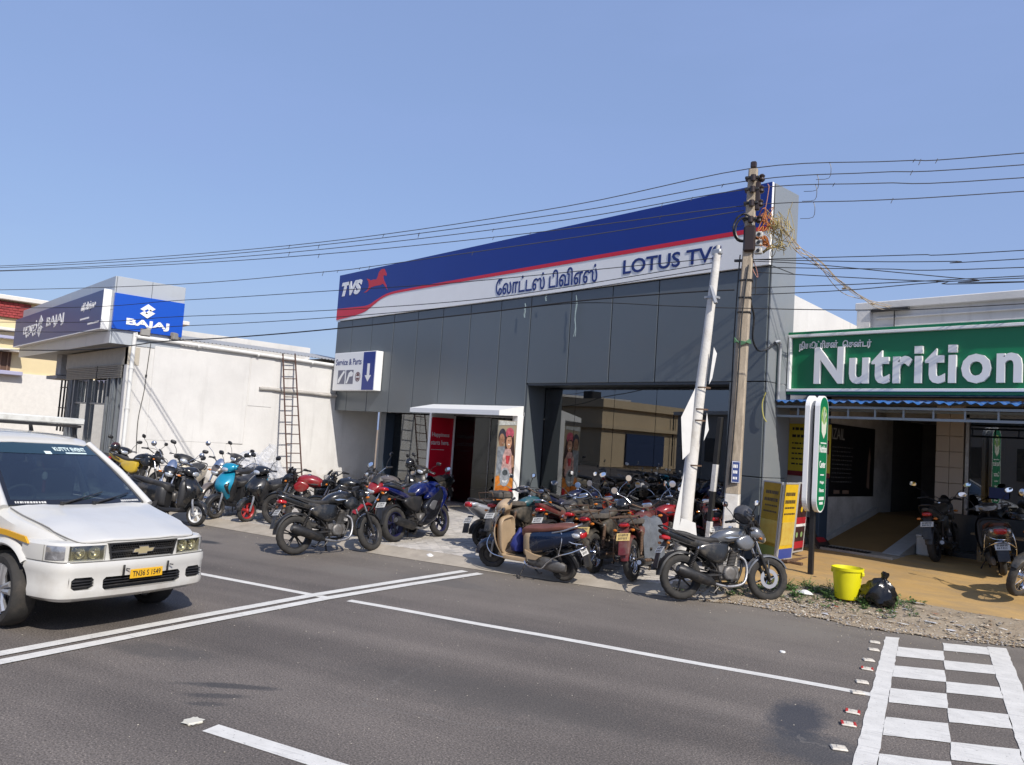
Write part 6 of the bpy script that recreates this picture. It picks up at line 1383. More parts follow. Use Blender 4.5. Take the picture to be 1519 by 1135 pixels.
b = MB(); b.box((-2.5, 16.3, .73), (5.4, .3, .88), .01); b.box((-2.5, 15.95, .45), (5.4, .7, .12), .01); pw(b, 'plinth', mat('dark_granite', (.05, .055, .06), .3, var=.2, vs=30), nut)
b = MB()
for x in (-4.97, -3.6): b.box((x, 16.19, 2.1), (.06, .07, 1.9))
b.box((-3.4, 16.19, 3.02), (3.2, .07, .06)); pw(b, 'window_frame', ALU, nut)
for a, c in ((-4.93, -3.64), (-3.56, -1.9)): b = MB(); b.box(((a+c)/2, 16.2, 2.1), (c-a, .01, 1.84)); pw(b, 'glass_pane', glass_mat('nutrition_glass', (.42, .44, .44), 1.0, base=.10), nut)
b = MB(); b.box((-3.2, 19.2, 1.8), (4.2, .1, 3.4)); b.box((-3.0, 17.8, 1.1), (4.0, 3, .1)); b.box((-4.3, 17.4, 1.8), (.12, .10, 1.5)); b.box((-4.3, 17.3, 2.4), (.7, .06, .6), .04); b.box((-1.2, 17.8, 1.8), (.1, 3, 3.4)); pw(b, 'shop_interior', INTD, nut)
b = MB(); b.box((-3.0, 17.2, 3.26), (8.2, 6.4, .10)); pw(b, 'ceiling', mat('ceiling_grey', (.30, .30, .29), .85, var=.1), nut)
b = MB(); b.box((-4.43, 16.16, 1.62), (.32, .008, .20), .002); pw(b, 'door_sticker', mat('sticker_blue', (.02, .04, .16), .4), nut)
# awning of corrugated blue sheet on a light steel frame
AWB = mat('blue_sheet', (.035, .14, .42), .4, metal=.2, var=.15, vs=4, dirt=(.35, .40, .45), ds=5, dlim=(.5, .85))
b = MB(); R_ = []; n_ = 220
for sgn in (0, 1): b.loft([[(-7.62+6.6*j/n_, 12.93+t*1.4+.02*sin(j*.13), 3.03+t*.12+.020*cos(j*pi/2.5)-.006*sgn-(.025*sin(j*.21)**2 if t == 0 else 0)) for t in (0, .5, 1)] for j in range(n_+1)], 0, loop=False, caps=False)
aw = pw(b, 'awning_sheet', AWB, nut, fix=False)
b = MB()
for y, z in ((13.02, 2.93), (13.05, 2.76), (14.15, 2.95)): b.box((-4.5, y, z), (6.0, .04, .04))
for k in range(14): b.box((-7.2+.45*k, 13.04, 2.85), (.025, .025, .16))
b.box((-7.22, 13.1, 1.6), (.06, .06, 2.7)); pw(b, 'awning_frame', mat('frame_grey_paint', (.24, .28, .32), .5, var=.1), nut)
# signboard
ns = thing('shop_signboard', 'big green Nutrition signboard with raised white letters and a white border', 'sign', (-4.3, 13.5, 3.2))
GRN = mat('signboard_green', (.004, .175, .070), .35, var=.04, vs=1.2); GRD = mat('signboard_green_dark', (.004, .055, .028), .4)
b = MB(); b.box((-4.4, 13.53, 3.76), (5.6, .22, 1.15), .01); pw(b, 'sign_box', GRD, ns)
b = MB(); b.box((-4.4, 13.40, 3.765), (5.40, .03, .98), .002); pw(b, 'sign_face', GRN, ns)
b = MB()
for z in (4.315, 3.205): b.box((-4.4, 13.38, z), (5.6, .09, .05), .006, 1)
b.box((-7.175, 13.38, 3.76), (.05, .09, 1.06), .006, 1); b.box((-1.625, 13.38, 3.76), (.05, .09, 1.06), .006, 1)
for z in (4.262, 3.258): b.box((-4.4, 13.355, z), (5.50, .09, .050), .006, 0)
b.box((-7.115, 13.355, 3.76), (.050, .09, .95), .006, 0); b.box((-1.685, 13.355, 3.76), (.05, .09, .95), .006, 0)
pw(b, 'sign_border', [WHP, GRN], ns)
NX = text_mesh('Nutrition', 1.0, WHP, 0, .035)
letters('Nutrition', -6.625, 3.365, 3.24, .665, 13.375, WHP, ns, .065, .026, name='raised_letters', space=1.10, square=True) if True else None
letters('நியூட்ரிசன் ', -6.95, 3.975, .72, .19, 13.378, WHP, ns, .02, .022); letters('ெ'+'சன்டர்', -6.14, 3.99, .50, .16, 13.378, WHP, ns, .02, .022)
# posters
pst = thing('poster', 'yellow price poster hung on the grey wall beside the passage', 'poster', (-7.1, 14.17, 1.7))
YEP = mat('poster_yellow', (.62, .50, .04), .45, var=.08, vs=4)
b = MB(); b.box((-7.09, 14.185, 2.19), (.84, .015, .98), .002); pw(b, 'poster_sheet', YEP, pst)
b = MB(); b.box((-7.09, 14.180, 1.72), (.84, .012, .09), .001); b.box((-6.80, 14.178, 2.25), (.20, .006, .26), .001); pw(b, 'print_band', mat('poster_dark_red', (.20, .02, .03), .5), pst)
b = MB(); rn = random.Random(21)
for k, z in enumerate((2.58, 2.44, 2.30, 2.20, 2.10, 2.00, 1.90)):
    x = -7.44; 
    while x < -6.98: d = rn.uniform(.03, .09); b.box((x+d/2, 14.176, z), (d, .003, .055 if k < 2 else .03)); x += d+.02
stuff(pw(b, 'lettering', INK, pst))
dp = thing('poster', 'wide black poster with faint lettering on the passage wall', 'poster', (-6.9, 15.6, 1.3))
b = MB(); b.box((-6.915, 15.68, 2.02), (.02, 2.06, 1.42), .003); pw(b, 'poster_sheet', mat('poster_black', (.010, .010, .012), .4), dp)
lw(fit_text('IZAIL', .55, .22, mat('poster_print_grey', (.35, .35, .34), .5), .001, 0), 'lettering', dp, SIDE((-6.904, 14.72, 2.43)))
b = MB()
for k in range(9):
    y = 14.75
    while y < 15.6: d = rn.uniform(.04, .10); b.box((-6.9035, y+d/2, 2.28-.085*k), (.002, d, .022)); y += d+.03
stuff(pw(b, 'lettering', mat('poster_print_dim', (.10, .10, .10), .5), dp))
b = MB(); b.add([(-6.9035, y, z) for y, z in ((16.35, 1.5), (16.5, 1.45), (16.48, 1.8), (16.52, 2.1), (16.46, 2.35), (16.40, 2.1), (16.38, 1.8))], [list(range(7))]); b.box((-6.9035, 15.0, 1.40), (.002, .25, .07)); b.box((-6.9035, 15.4, 1.40), (.002, .3, .07)); pw(b, 'print_shape', mat('poster_skin', (.22, .15, .12), .5), dp, fix=False)
# ------------------------------------------------------------------ houses across the road (seen mirrored in the showroom glass)
ac = thing('beige_house', 'beige two-storey house across the road mirrored in the showroom window', 'house', (-49, -28, 0))
BEI = mat('beige_wall', (.54, .43, .28), .85, var=.07, vs=.6)
b = MB(); b.box((-50, -31, 2.9), (12, 14, 5.8)); pw(b, 'wall', BEI, ac)
b = MB(); b.box((-49.9, -30.9, 5.5), (12.6, 14.6, .7)); b.box((-49.9, -30.9, 3.5), (12.6, 14.6, .35)); pw(b, 'parapet', BEI, ac)
b = MB(); b.box((-43.9, -30, 1.6), (.2, 5.5, 2.8)); pw(b, 'shutter', mat('blue_shutter', (.02, .04, .10), .5), ac)
for k in range(3): b = MB(); b.tube([(-43.7, -35.5+.8*k, .3), (-43.7, -35.5+.8*k, 5.2)], .06, n=6); pw(b, 'drain_pipe', DARKM, ac)
b = MB(); b.box((-48, -27, 6.3), (1.2, 1.2, .9), .05); pw(b, 'water_tank', BK, ac)
for i, (x, y, sx, sy, hz, c) in enumerate(((-28, -24, 9, 10, 4.6, (.40, .38, .35)), (-12, -17, 10, 9, 5.2, (.45, .38, .30)), (-66, -40, 16, 12, 7.0, (.42, .38, .30)))):
    t = thing('roadside_house', ('low grey house across the road', 'brown flat-roofed house across the road nearest the camera', 'tall house across the road farthest along')[i], 'house', (x, y, 0), (0, 0, RAD(23)))
    b = MB(); b.box((0, 0, hz/2), (sx, sy, hz)); b.build('wall', mat('roadside_wall_%d' % i, c, .85, var=.08, vs=.6), t)
    b = MB(); b.box((0, 0, hz), (sx+.5, sy+.5, .25)); b.build('roof', OFFW, t)
    for k in range(3):
        b = MB(); b.box((-sx/3+k*sx/3, sy/2+.03, hz*.45), (1.4, .08, 1.6)); b.build('window', mat('dark_window', (.03, .035, .04), .2), t)
# ------------------------------------------------------------------ poles, wires
PSC = mat('weathered_pole', (.42, .35, .265), .9, var=.25, vs=5, bump=.4, bs=40, dirt=(.12, .095, .07), ds=3.5, dlim=(.5, .8), stretch=(3, 3, .7)); PW = mat('pole_white_paint', (.66, .64, .60), .8, var=.12, vs=5, bump=.25, bs=30, dirt=(.42, .37, .30), ds=4, dlim=(.5, .8))
GALV = mat('galvanised', (.40, .41, .42), .5, metal=.5, var=.15)
INS = mat('insulator_brown', (.035, .022, .018), .3); INSW = mat('fuse_white', (.55, .53, .48), .4, var=.2, vs=20)
def nloc(u, n, z): p = RU*u+RN*n; return Vector((p.x, p.y, z))
pole = thing('utility_pole', 'tall weathered concrete utility pole with white base and tangled wires on top', 'utility pole', (-7.02, 11.41, .10), (0, 0, RAD(24)))
PT = Vector((.11, .03, 6.78))          # top offset (lean)
def prect(z0, z1, w0, w1):
    f0, f1 = z0/6.78, z1/6.78; b = MB(); R_ = []
    for k in range(9):
        t = k/8; f = f0+(f1-f0)*t; wx = w0+(w1-w0)*t; c = PT*f; e = .02; hx, hy = wx/2, wx*.42
        R_.append([(c.x+x, c.y+y, c.z) for x, y in ((-hx+e, -hy), (hx-e, -hy), (hx, -hy+e), (hx, hy-e), (hx-e, hy), (-hx+e, hy), (-hx, hy-e), (-hx, -hy+e))])
    b.loft(R_, 0, sm=False); return b
prect(1.26, 6.78, .235, .15).build('shaft', PSC, pole); prect(0, 1.255, .262, .238).build('painted_base', PW, pole)
def pp(z, dx=0, dy=0): f = z/6.78; return (PT.x*f+dx, PT.y*f+dy, z)
for z in (6.62, 6.42, 6.18, 5.9):
    b = MB(); b.box(pp(z), (.24, .18, .05), .01, 0); b.box(pp(z, .12), (.10, .05, .05), .01, 0); b.lathe([(-.07, 0), (-.07, .03), (-.04, .055), (0, .04), (.03, .055), (.06, .03), (.06, 0)], pp(z, .15, -.02), 'z', n=12, m=1); b.lathe([(-.06, 0), (-.05, .045), (.05, .045), (.06, 0)], pp(z-.02, .02, -.11), 'z', n=12, m=1)
    b.build('insulator', [DARKM, INS], pole)
for c_, d_, e_ in ((pp(6.86), (.10, .10, .12), .02), (pp(6.3, .1, -.03), (.09, .08, .5), .02), (pp(5.55, .02, -.10), (.20, .08, .45), .03)): b = MB(); b.box(c_, d_, e_); b.build('fuse_box', INS, pole)
for z in (5.62, 5.48, 5.34): b = MB(); b.box(pp(z, .17, -.06), (.13, .09, .10), .012); b.cyl(pp(z, .17, -.12), pp(z, .17, -.09), .03, n=8, m=1); b.build('fuse_carrier', [INSW, DARKM], pole)
b = MB(); b.tube([pp(5.75+.24*cos(2*pi*k/24), -.10+.16*sin(2*pi*k/24), -.08+.01*(k % 3)) for k in range(24)], .018, n=6, closed=True); b.tube([pp(5.72+.20*cos(2*pi*k/24), -.08+.14*sin(2*pi*k/24), -.10) for k in range(24)], .016, n=6, closed=True); b.build('cable_coil', BK, pole)
b = MB()
for z in (4.55, 4.3, 4.85): b.box(pp(z), (.215, .18, .025), .004)
b.box(pp(5.2, -.12), (.20, .05, .04), .005); b.build('pole_band', DARKM, pole)
b = MB()
for k in range(5): b.tube(catm([pp(3.78+.02*k, -.12, -.10), pp(3.80-.015*k, 0, -.115), pp(3.77+.015*k, .12, -.10), pp(3.79, .13, .08)], 3), .009, n=5)
b.build('twine', mat('green_twine', (.10, .22, .12), .8), pole)
b = MB(); b.tube(catm([pp(5.1, .03, -.10), pp(4.2, -.02, -.115), pp(3.2, -.02, -.12), pp(2.2, -.03, -.125), pp(1.4, -.05, -.13)], 5), .014, n=6); b.tube(catm([pp(5.3, -.13, 0), pp(4.0, -.14, -.02), pp(2.8, -.13, 0), pp(1.2, -.15, -.02)], 5), .012, n=6); b.build('down_cable', BK, pole)
sgn = thing('notice_plate', 'small dark blue notice plate fixed to the side of the concrete pole', 'sign', (-6.90, 11.315, 1.72), (0, 0, RAD(38)))
b = MB(); b.box((0, 0, 0), (.135, .008, .36), .002, 0); b.box((0, -.0045, 0), (.125, .003, .345), .001, 1); b.box((0, -.0065, 0), (.112, .003, .33), .001, 0); b.build('plate', [NAVY, WHP], sgn)
b = MB(); rn = random.Random(2)
for z, h_ in ((.095, .055), (.0, .05), (-.10, .04)):
    x = -.042
    while x < .03: d = rn.uniform(.012, .02); b.box((x+d/2, -.0085, z), (d, .002, h_)); x += d+.008
stuff(b.build('lettering', WHP, sgn))
wp = thing('lamp_pole', 'leaning white painted pole wrapped with torn paper, standing behind the parked bikes', 'pole', (-7.27, 10.44, .09))
WPP = [Vector((0, 0, 0)), Vector((.02, .02, .9)), Vector((.07, .04, 1.75)), Vector((.13, .07, 2.7)), Vector((.20, .11, 3.75)), Vector((.29, .15, 5.14))]
b = MB(); b.tube(catm(WPP, 5), [.135-.075*k/25 for k in range(26)], n=16); b.build('shaft', PW, wp)
def wpt(z): t = z/5.14; return Vector((.29*t, .15*t, z))
b = MB(); b.box(tuple(wpt(5.17)), (.16, .10, .10), .02, 0); b.cyl(wpt(5.12), wpt(5.28), .035, n=10, m=1); b.tube([wpt(4.48)+Vector((.0, -.06, .12)), wpt(4.40)+Vector((.14, -.10, -.10))], .03, n=6, m=0); b.box(tuple(wpt(4.42)), (.20, .16, .04), .005, 0); stuff(b.build('bracket', [GALV, INSW], wp))
b = MB()
for z in (2.95, 2.6, 2.42, 1.7): b.lathe([(-.012, .112), (.012, .112)], tuple(wpt(z)+Vector((.03, .01, 0))), 'z', n=16)
b.build('wire_band', RUST, wp)
PAP = mat('torn_paper', (.74, .73, .70), .8, var=.06, vs=6)
def flap(P, nm='paper_sheet'):
    r_, up = Vector((.67, .74, 0)), Vector((0, 0, 1)); b = MB(); A = [Vector(wpt(z))+r_*x+Vector((.10, -.10, 0)) for x, z in P]; k = len(A); d = Vector((.006, -.006, 0))
    b.loft([[tuple(a) for a in A], [tuple(a+d) for a in A]], 0, sm=False); b.build(nm, PAP, wp)
flap([(-.13, 2.93), (-.30, 2.45), (-.20, 1.78), (-.10, 1.9)]); flap([(-.15, 1.60), (-.22, .90), (-.24, .42), (-.12, .5)]); flap([(-.11, .86), (.12, .80), (.20, .42), (.08, .46), (-.16, .48)]); flap([(.10, 2.55), (.16, 2.28), (.10, 2.1)])
flap([(.09, 3.6), (.15, 3.5), (.12, 3.1), (.08, 3.0)])
bw_ = thing('striped_post', 'slim post painted in black and white bands between the white pole and the concrete pole', 'post', (-7.38, 11.3, .09), (RAD(-1), RAD(3), 0))
z = 0
for k, (h_, m_) in enumerate(((.30, BKG), (.47, PW), (.50, BKG), (.46, PW), (.80, DARKM))): b = MB(); b.box((0, 0, z+h_/2), (.085, .085, h_-.002), .006); b.build('post_band', mat('post_black', (.018, .017, .016), .7, var=.3) if m_ is not PW else PW, bw_); z += h_
# wires: u along the road, z height, in vertical planes n across the road
WIRE = mat('wire_black', (.020, .020, .022), .6); WIREA = mat('wire_aluminium', (.10, .10, .105), .5, metal=.4)
WL = {
 'overhead_wire': [
  (13.30, [(-44, 6.6), (-30, 5.9), (-21.66, 5.79), (-15.07, 5.86), (-9.97, 6.04), (-5.09, 6.45), (-1.75, 6.90), (.53, 6.84), (2.2, 6.82), (12, 7.0)], 'uppermost overhead wire running to the very top of the concrete pole'),
  (13.36, [(-44, 6.5), (-30, 5.86), (-21.75, 5.76), (-15.13, 5.81), (-10.01, 5.99), (-5.10, 6.34), (-1.75, 6.71), (.20, 6.70), (2.22, 6.66), (12, 6.8)], 'second overhead wire from the top, fixed just under the pole top'),
  (13.30, [(-44, 6.3), (-30, 5.75), (-21.64, 5.66), (-15.05, 5.71), (-9.96, 5.87), (-5.07, 6.19), (-1.78, 6.54), (.20, 6.50), (2.21, 6.44), (12, 6.6)], 'third overhead wire from the top, crossing the upper edge of the blue fascia'),
  (13.36, [(-44, 6.3), (-30, 5.75), (-21.73, 5.66), (-15.11, 5.66), (-9.99, 5.77), (-5.08, 6.03), (-1.83, 6.27), (.21, 6.24), (2.22, 6.25), (12, 6.4)], 'fourth overhead wire from the top, crossing the blue field of the fascia'),
  (13.30, [(-44, 5.8), (-30, 5.25), (-21.55, 5.12), (-14.89, 5.15), (-10.61, 5.33), (-9.03, 5.45), (-4.78, 5.85), (-1.84, 6.17)], 'fifth wire, rising alone over the silver fascia towards the concrete pole'),
  (12.55, [(-44, 4.9), (-20.24, 4.47), (-13.79, 4.61), (-9.59, 4.76), (-7.22, 4.85), (-4.47, 5.02), (-2.11, 5.17)], 'wire crossing the blue corner signboard and the running horse'),
  (12.55, [(-44, 4.5), (-20.17, 4.10), (-13.75, 4.24), (-9.60, 4.36), (-6.58, 4.53), (-4.70, 4.74), (-2.13, 5.10)], 'wire along the white band of the fascia ending at the top of the white pole'),
  (12.58, [(-44, 4.2), (-20.13, 3.86), (-13.72, 4.03), (-9.58, 4.22), (-6.54, 4.45), (-4.45, 4.70), (-2.09, 5.02)], 'wire just under the blue corner signboard, ending under the white pole top'),
  (12.55, [(-44, 3.6), (-20.05, 3.38), (-14.16, 3.68), (-12.19, 3.78), (-9.55, 3.98), (-6.26, 4.30), (-4.44, 4.49), (-2.79, 4.60), (-1.82, 4.64)], 'thick black cable crossing the grey cladding below the white band'),
  (12.58, [(-6.26, 4.30), (-4.44, 4.46), (-2.81, 4.39), (-1.80, 4.35), (.25, 4.31), (2.12, 4.39), (12, 5.0)], 'cable sagging from the grey cladding across the white pole towards the green signboard'),
  (13.30, [(-1.84, 5.31), (-.76, 5.31), (.81, 5.31), (2.23, 5.33), (12, 5.7)], 'service wire leaving the concrete pole level to the right, uppermost of its bunch'),
  (13.34, [(-1.84, 5.33), (.15, 5.23), (1.37, 5.20), (2.24, 5.21), (12, 5.6)], 'second service wire of the bunch right of the concrete pole'),
  (13.27, [(-1.84, 5.29), (-.76, 5.20), (.54, 5.03), (1.64, 4.89), (2.24, 4.85), (12, 4.9)], 'black service wire slanting down to the right from the concrete pole'),
  (13.34, [(-1.84, 5.20), (.25, 5.11), (2.24, 5.08), (12, 5.3)], 'service wire in the middle of the bunch right of the concrete pole'),
  (13.30, [(-1.83, 5.11), (.25, 4.94), (1.19, 4.88), (2.24, 4.85), (12, 5.1)], 'lower service wire sagging right of the concrete pole'),
  (13.34, [(-1.82, 4.83), (-.24, 4.86), (1.20, 4.91), (2.24, 4.95), (12, 5.3)], 'service wire rising slowly to the right under the others'),
  (13.30, [(-1.81, 4.70), (-.23, 4.76), (1.01, 4.86), (2.24, 4.91), (12, 5.2)], 'lowest rising service wire right of the concrete pole')]}
for i, (n_, P, lab) in enumerate(WL['overhead_wire']):
    b = MB(); b.tube(catm([nloc(u, n_+.015*sin(u*.7), z) for u, z in P], 6), .0135 if i == 8 else (.0085 if i < 5 else .0075), n=5)
    tag(b.build('overhead_wire', WIRE if i > 4 else WIREA), lab, 'overhead wire', 'wires strung along the road')
b = MB(); rn = random.Random(31)     # bare twists and short jumpers on the upper wires
for n_, P, lab in WL['overhead_wire'][:5]:
    c = catm([nloc(u, n_, z) for u, z in P], 6)
    for k in range(5): q = c[rn.randint(22, len(c)-8)]; b.cyl(q+Vector((0, 0, .02)), q-Vector((.03, .01, rn.uniform(.03, .09))), .006, n=4)
    q = c[39 if len(c) > 50 else len(c)-1]; b.tube(catm([q, q+Vector((.03, 0, -.10)), q+Vector((0, 0, -.26)), q+Vector((-.18, -.08, -.27))], 3), .006, n=4)
stuff(b.build('wire_jumpers', WIREA))
# coloured wire tangle beside the pole top
ORG = mat('wire_orange', (.50, .18, .05), .6, var=.3, vs=20); YLW = mat('wire_straw', (.42, .33, .13), .7, var=.3, vs=20); PNK = mat('wire_pink', (.42, .20, .15), .6)
b = MB(); rn = random.Random(17)
def curl(c, r, n_, rad, m):
    P = []; p = Vector(c)
    for k in range(n_): P.append(p.copy()); p = Vector(c)+Vector((rn.uniform(-r[0], r[0]), rn.uniform(-.12, .12), rn.uniform(-r[1], r[1])))
    b.tube(catm([tuple(q) for q in P], 5), rad, n=4, m=m)
def upt(u, z, d=0): return nloc(-1.823+u, 13.27+d, z)
for k in range(9): curl(upt(.30, 5.62), (.13, .11), 6, .008, 0)
for k in range(7): curl(upt(.36, 5.95), (.13, .24), 5, .008, 0)
for k in range(9): curl(upt(.62, 5.80), (.26, .42), 6, .0055, 1)
for k in range(5): curl(upt(.52, 5.85), (.12, .15), 6, .007, 1)
for k in range(5): curl(upt(.50, 5.5), (.25, .08), 5, .008, 1)
b.tube(catm([upt(.1, 6.1), upt(.30, 6.05), upt(.38, 6.5), upt(.36, 6.6)], 5), .008, n=4, m=2); b.tube(catm([upt(.08, 5.4), upt(.2, 5.1), upt(.27, 5.0), upt(.22, 5.2), upt(.1, 5.4)], 5), .007, n=4, m=2)
for k in range(4): b.tube(catm([upt(.10, 5.45), upt(.08+.05*k, 5.15), upt(.12+.04*k, 4.85-.05*k)], 4), .007, n=4, m=3)
stuff(b.build('wire_tangle', [ORG, YLW, PNK, WIRE]))
b = MB(); rn = random.Random(3)
DP = [(-6.45, 11.60, 5.95), (-6.37, 11.62, 5.75), (-6.22, 11.78, 5.48), (-6.05, 12.1, 5.25), (-5.98, 13.0, 5.0), (-6.25, 14.8, 5.05), (-6.88, 17.15, 5.38)]
for k in range(5): b.tube(catm([(x+rn.uniform(-.05, .05), y+rn.uniform(-.04, .04), z+rn.uniform(-.07, .07)) for x, y, z in DP], 5), .0065, n=5, m=0)
for x, y, z in DP[2:6]: b.box((x, y, z), (.07, .05, .03), .005, 0)
b.box((-6.88, 17.2, 5.38), (.8, .08, .06), .01, 1); b.cyl((-6.8, 17.24, 5.35), (-6.8, 17.24, 4.6), .012, n=5, m=1)
tag(b.build('service_cable', [mat('cable_beige', (.46, .37, .26), .7, var=.2, vs=10), DARKM]), 'straw coloured service cable bundle sagging from the pole to the white parapet', 'cable')
cd = thing('service_pipe', 'grey conduit pipe with a bent top beside the grey showroom corner', 'pipe', (-7.10, 12.95, 3.05))
b = MB(); b.tube(catm([(0, 0, 0), (0, 0, .6), (0, 0, .95), (.0, -.05, 1.06), (-.02, -.16, 1.02)], 4), .032, n=10); b.build('conduit', GALV, cd)
b = MB(); b.tube(catm([(-.02, -.16, 1.02), (-.03, -.45, .86), (-.02, -.75, .82), (.02, -1.0, 1.0), (.06, -1.05, 1.35), (.07, -1.20, 1.6), (.08, -1.42, 2.1)], 5), .018, n=6); b.build('cable_loop', BK, cd)
b = MB(); b.tube(catm([(-7.15, 12.60, 3.15), (-7.2, 12.58, 2.95), (-7.16, 12.57, 2.72), (-7.10, 12.58, 2.62)], 4), .012, n=5); tag(b.build('loose_cable', mat('cable_yellow', (.40, .36, .10), .6)), 'short yellow loose cable on the grey corner panel', 'cable')
b = MB(); rn = random.Random(12)
for (x, z, L) in ((-13.6, 5.3, .35), (-11.9, 5.35, .95), (-12.9, 5.42, .12)):
    for k in range(3): b.tube(catm([(x+rn.uniform(-.03, .03), 12.54, z-L*t) for t in (0, .2, .4, .6, .8, 1)], 3), .005, n=4)
stuff(b.build('hanging_thread', mat('thread_pale', (.35, .45, .45), .7)))
# ------------------------------------------------------------------ oval green pylon sign
py = thing('pylon_sign', 'tall oval green Nutrition Center sign on a black pole in front of the shop', 'sign', (-5.81, 11.83, .17), (0, 0, RAD(8)))
# local: X = face normal (towards +X), Y = width
def oval(w_, h_, n_=16): return [(w_*cos(a), (h_/2-w_)*(1 if a < pi else -1)+w_*sin(a)) for a in [pi*k/n_ for k in range(n_+1)]+[pi+pi*k/n_ for k in range(n_+1)]]
ZC = 1.94
b = MB(); b.box((0, 0, 1.35), (.075, .075, 2.7), .006); b.box((0, 0, .02), (.26, .26, .03), .005); b.build('pole', mat('black_paint', (.014, .014, .015), .45, var=.3), py)
for s in (-1, 1):
    b = MB(); b.prism([(y, ZC+z) for y, z in oval(.215, 1.84)], s*.040, s*.112, plane='yz', inset=0); bx = b.build('sign_box', WHP, py)
    b = MB(); b.prism([(y, ZC+z) for y, z in oval(.195, 1.795)], s*.1115, s*.116, plane='yz'); fc = b.build('sign_face', GRN, py)
Mf = lambda y, z: face_mat((.1165, y, z), (0, 1, 0), (0, 0, 1))
EMB = mat('emblem_leaf', (.30, .45, .12), .5, var=.3, vs=20); EMP = mat('emblem_pale', (.62, .66, .55), .5)
b = MB(); b.prism([(.13*cos(2*pi*k/22), ZC+.58+.17*sin(2*pi*k/22)) for k in range(22)], .1155, .1185, plane='yz', m=0); b.prism([(-.12, ZC+.52), (.0, ZC+.46), (.12, ZC+.52), (.10, ZC+.34), (.0, ZC+.24), (-.10, ZC+.34)], .1170, .1200, plane='yz', m=1)
for k in range(7): a = RAD(20+23*k); b.prism([(.0, ZC+.46), (.09*cos(a)-.02, ZC+.54+.19*sin(a)), (.10*cos(a)+.02, ZC+.54+.15*sin(a))], .1182, .1196, plane='yz', m=1 if k % 2 else 2)
b.build('emblem', [EMB, EMP, mat('emblem_dark', (.05, .20, .06), .5)], py)
for t_, z, w_, h_ in (('Nutrition', .02, .34, .12), ('Center', -.22, .28, .11), ('Weight', -.48, .20, .055), ('Fitness', -.60, .22, .06)):
    link('lettering', fit_text(t_, w_, h_, WHP, .003, .01), py, Mf(-w_/2, ZC+z))
b = MB(); rn = random.Random(6)
for z, w_, h_ in ((.17, .24, .02), (-.33, .16, .02), (-.70, .22, .05), (-.775, .16, .04)):
    y = -w_/2
    while y < w_/2: d = rn.uniform(.018, .03); b.box((.1175, y+d/2, ZC+z), (.003, d, h_)); y += d+.01
stuff(b.build('lettering', WHP, py))
# ------------------------------------------------------------------ folding banner boards
FLY = mat('banner_yellow', (.68, .44, .02), .5, var=.12, vs=5); FRM = mat('banner_frame', (.50, .50, .49), .45, metal=.3); PIC = mat('banner_food', (.55, .33, .05), .5, var=.6, vs=9, col2=(.62, .50, .12))
FLT = mat('banner_yellow_thin', (.60, .42, .06), .55, var=.25, vs=4)
n_ = FLT.node_tree; tr = n_.nodes.new('ShaderNodeBsdfTranslucent'); tr.inputs[0].default_value = (.62, .48, .10, 1); mxs = n_.nodes.new('ShaderNodeMixShader'); mxs.inputs[0].default_value = .5
n_.links.new(n_.nodes['Principled BSDF'].outputs[0], mxs.inputs[1]); n_.links.new(tr.outputs[0], mxs.inputs[2]); n_.links.new(mxs.outputs[0], n_.nodes['Material Output'].inputs[0])
def banner(label, base, az, w_, h_, m, seed, foot=None, side=1):
    """board rising from base, width along azimuth az; printed side is local -Y"""
    t = thing('banner_board', label, 'banner board', base, (RAD(4), 0, RAD(az)), 'boards standing beside the shop')
    b = MB(); b.box((w_/2, 0, h_/2), (w_, .02, h_), .003); b.build('banner_sheet', m, t)
    b = MB()
    for x in (.012, w_-.012): b.box((x, 0, h_/2), (.03, .035, h_+.02), .004)
    for z in (.0, h_): b.box((w_/2, 0, z), (w_, .032, .03), .004)
    b.build('frame', FRM, t); rn = random.Random(seed); b = MB()
    for k, z in enumerate((.86, .76, .68, .60)):
        x = w_*.16
        while x < w_*.8: d = rn.uniform(.025, .06); b.box((x+d/2, -side*.0115, h_*z), (d, .003, h_*(.045 if k < 2 else .022))); x += d+.014
    stuff(b.build('lettering', mat('banner_ink', (.06, .045, .03), .5), t))
    if foot:
        b = MB(); b.box((w_/2, -side*.0112, h_*.08), (w_-.06, .003, h_*.13), 0, 0); b.build('print_band', foot, t)
        b = MB(); b.box((w_/2, -side*.0112, h_*.34), (w_-.06, .003, h_*.30), 0); b.build('print_picture', PIC, t)
    return t
AP = (-6.58, 12.16, .25)
banner('pale yellow banner board turned away, left half of the folding pair beside the grey corner', (AP[0]-.02, AP[1]+.01, AP[2]+.06), 150, .60, 1.27, FLT, 1, mat('banner_green_foot', (.25, .30, .08), .5), -1)
banner('sunlit yellow banner board with a blue foot band, right half of the folding pair', AP[:2]+(AP[2]+.03,), 93, .56, 1.30, FLY, 2, mat('banner_blue', (.04, .07, .30), .5), 1)
t = banner('red and black food banner board just behind the oval green sign', (-6.72, 12.95, .36), 97, .50, 1.22, mat('banner_dark', (.05, .02, .02), .5, var=.5, vs=6), 3, None, 1)
b = MB(); b.box((.28, -.013, .55), (.48, .003, .12), 0, 0); b.box((.28, -.013, .47), (.48, .003, .05), 0, 1); b.box((.28, -.013, .12), (.48, .003, .12), 0, 0)
for k in range(4): b.lathe([(0, 0), (0, .05)], (.12+.11*k, -.0135, .75 if k % 2 else .3), 'y', n=12, m=2+(k % 2))
b.build('print_picture', [mat('banner_red', (.40, .02, .03), .5), WHP, mat('banner_leaf', (.25, .36, .15), .5), FLY], t)
t = thing('banner_board', 'dark printed board leaning low against the passage corner', 'banner board', (-6.62, 13.75, .40), (RAD(-38), 0, RAD(95)), 'boards standing beside the shop')
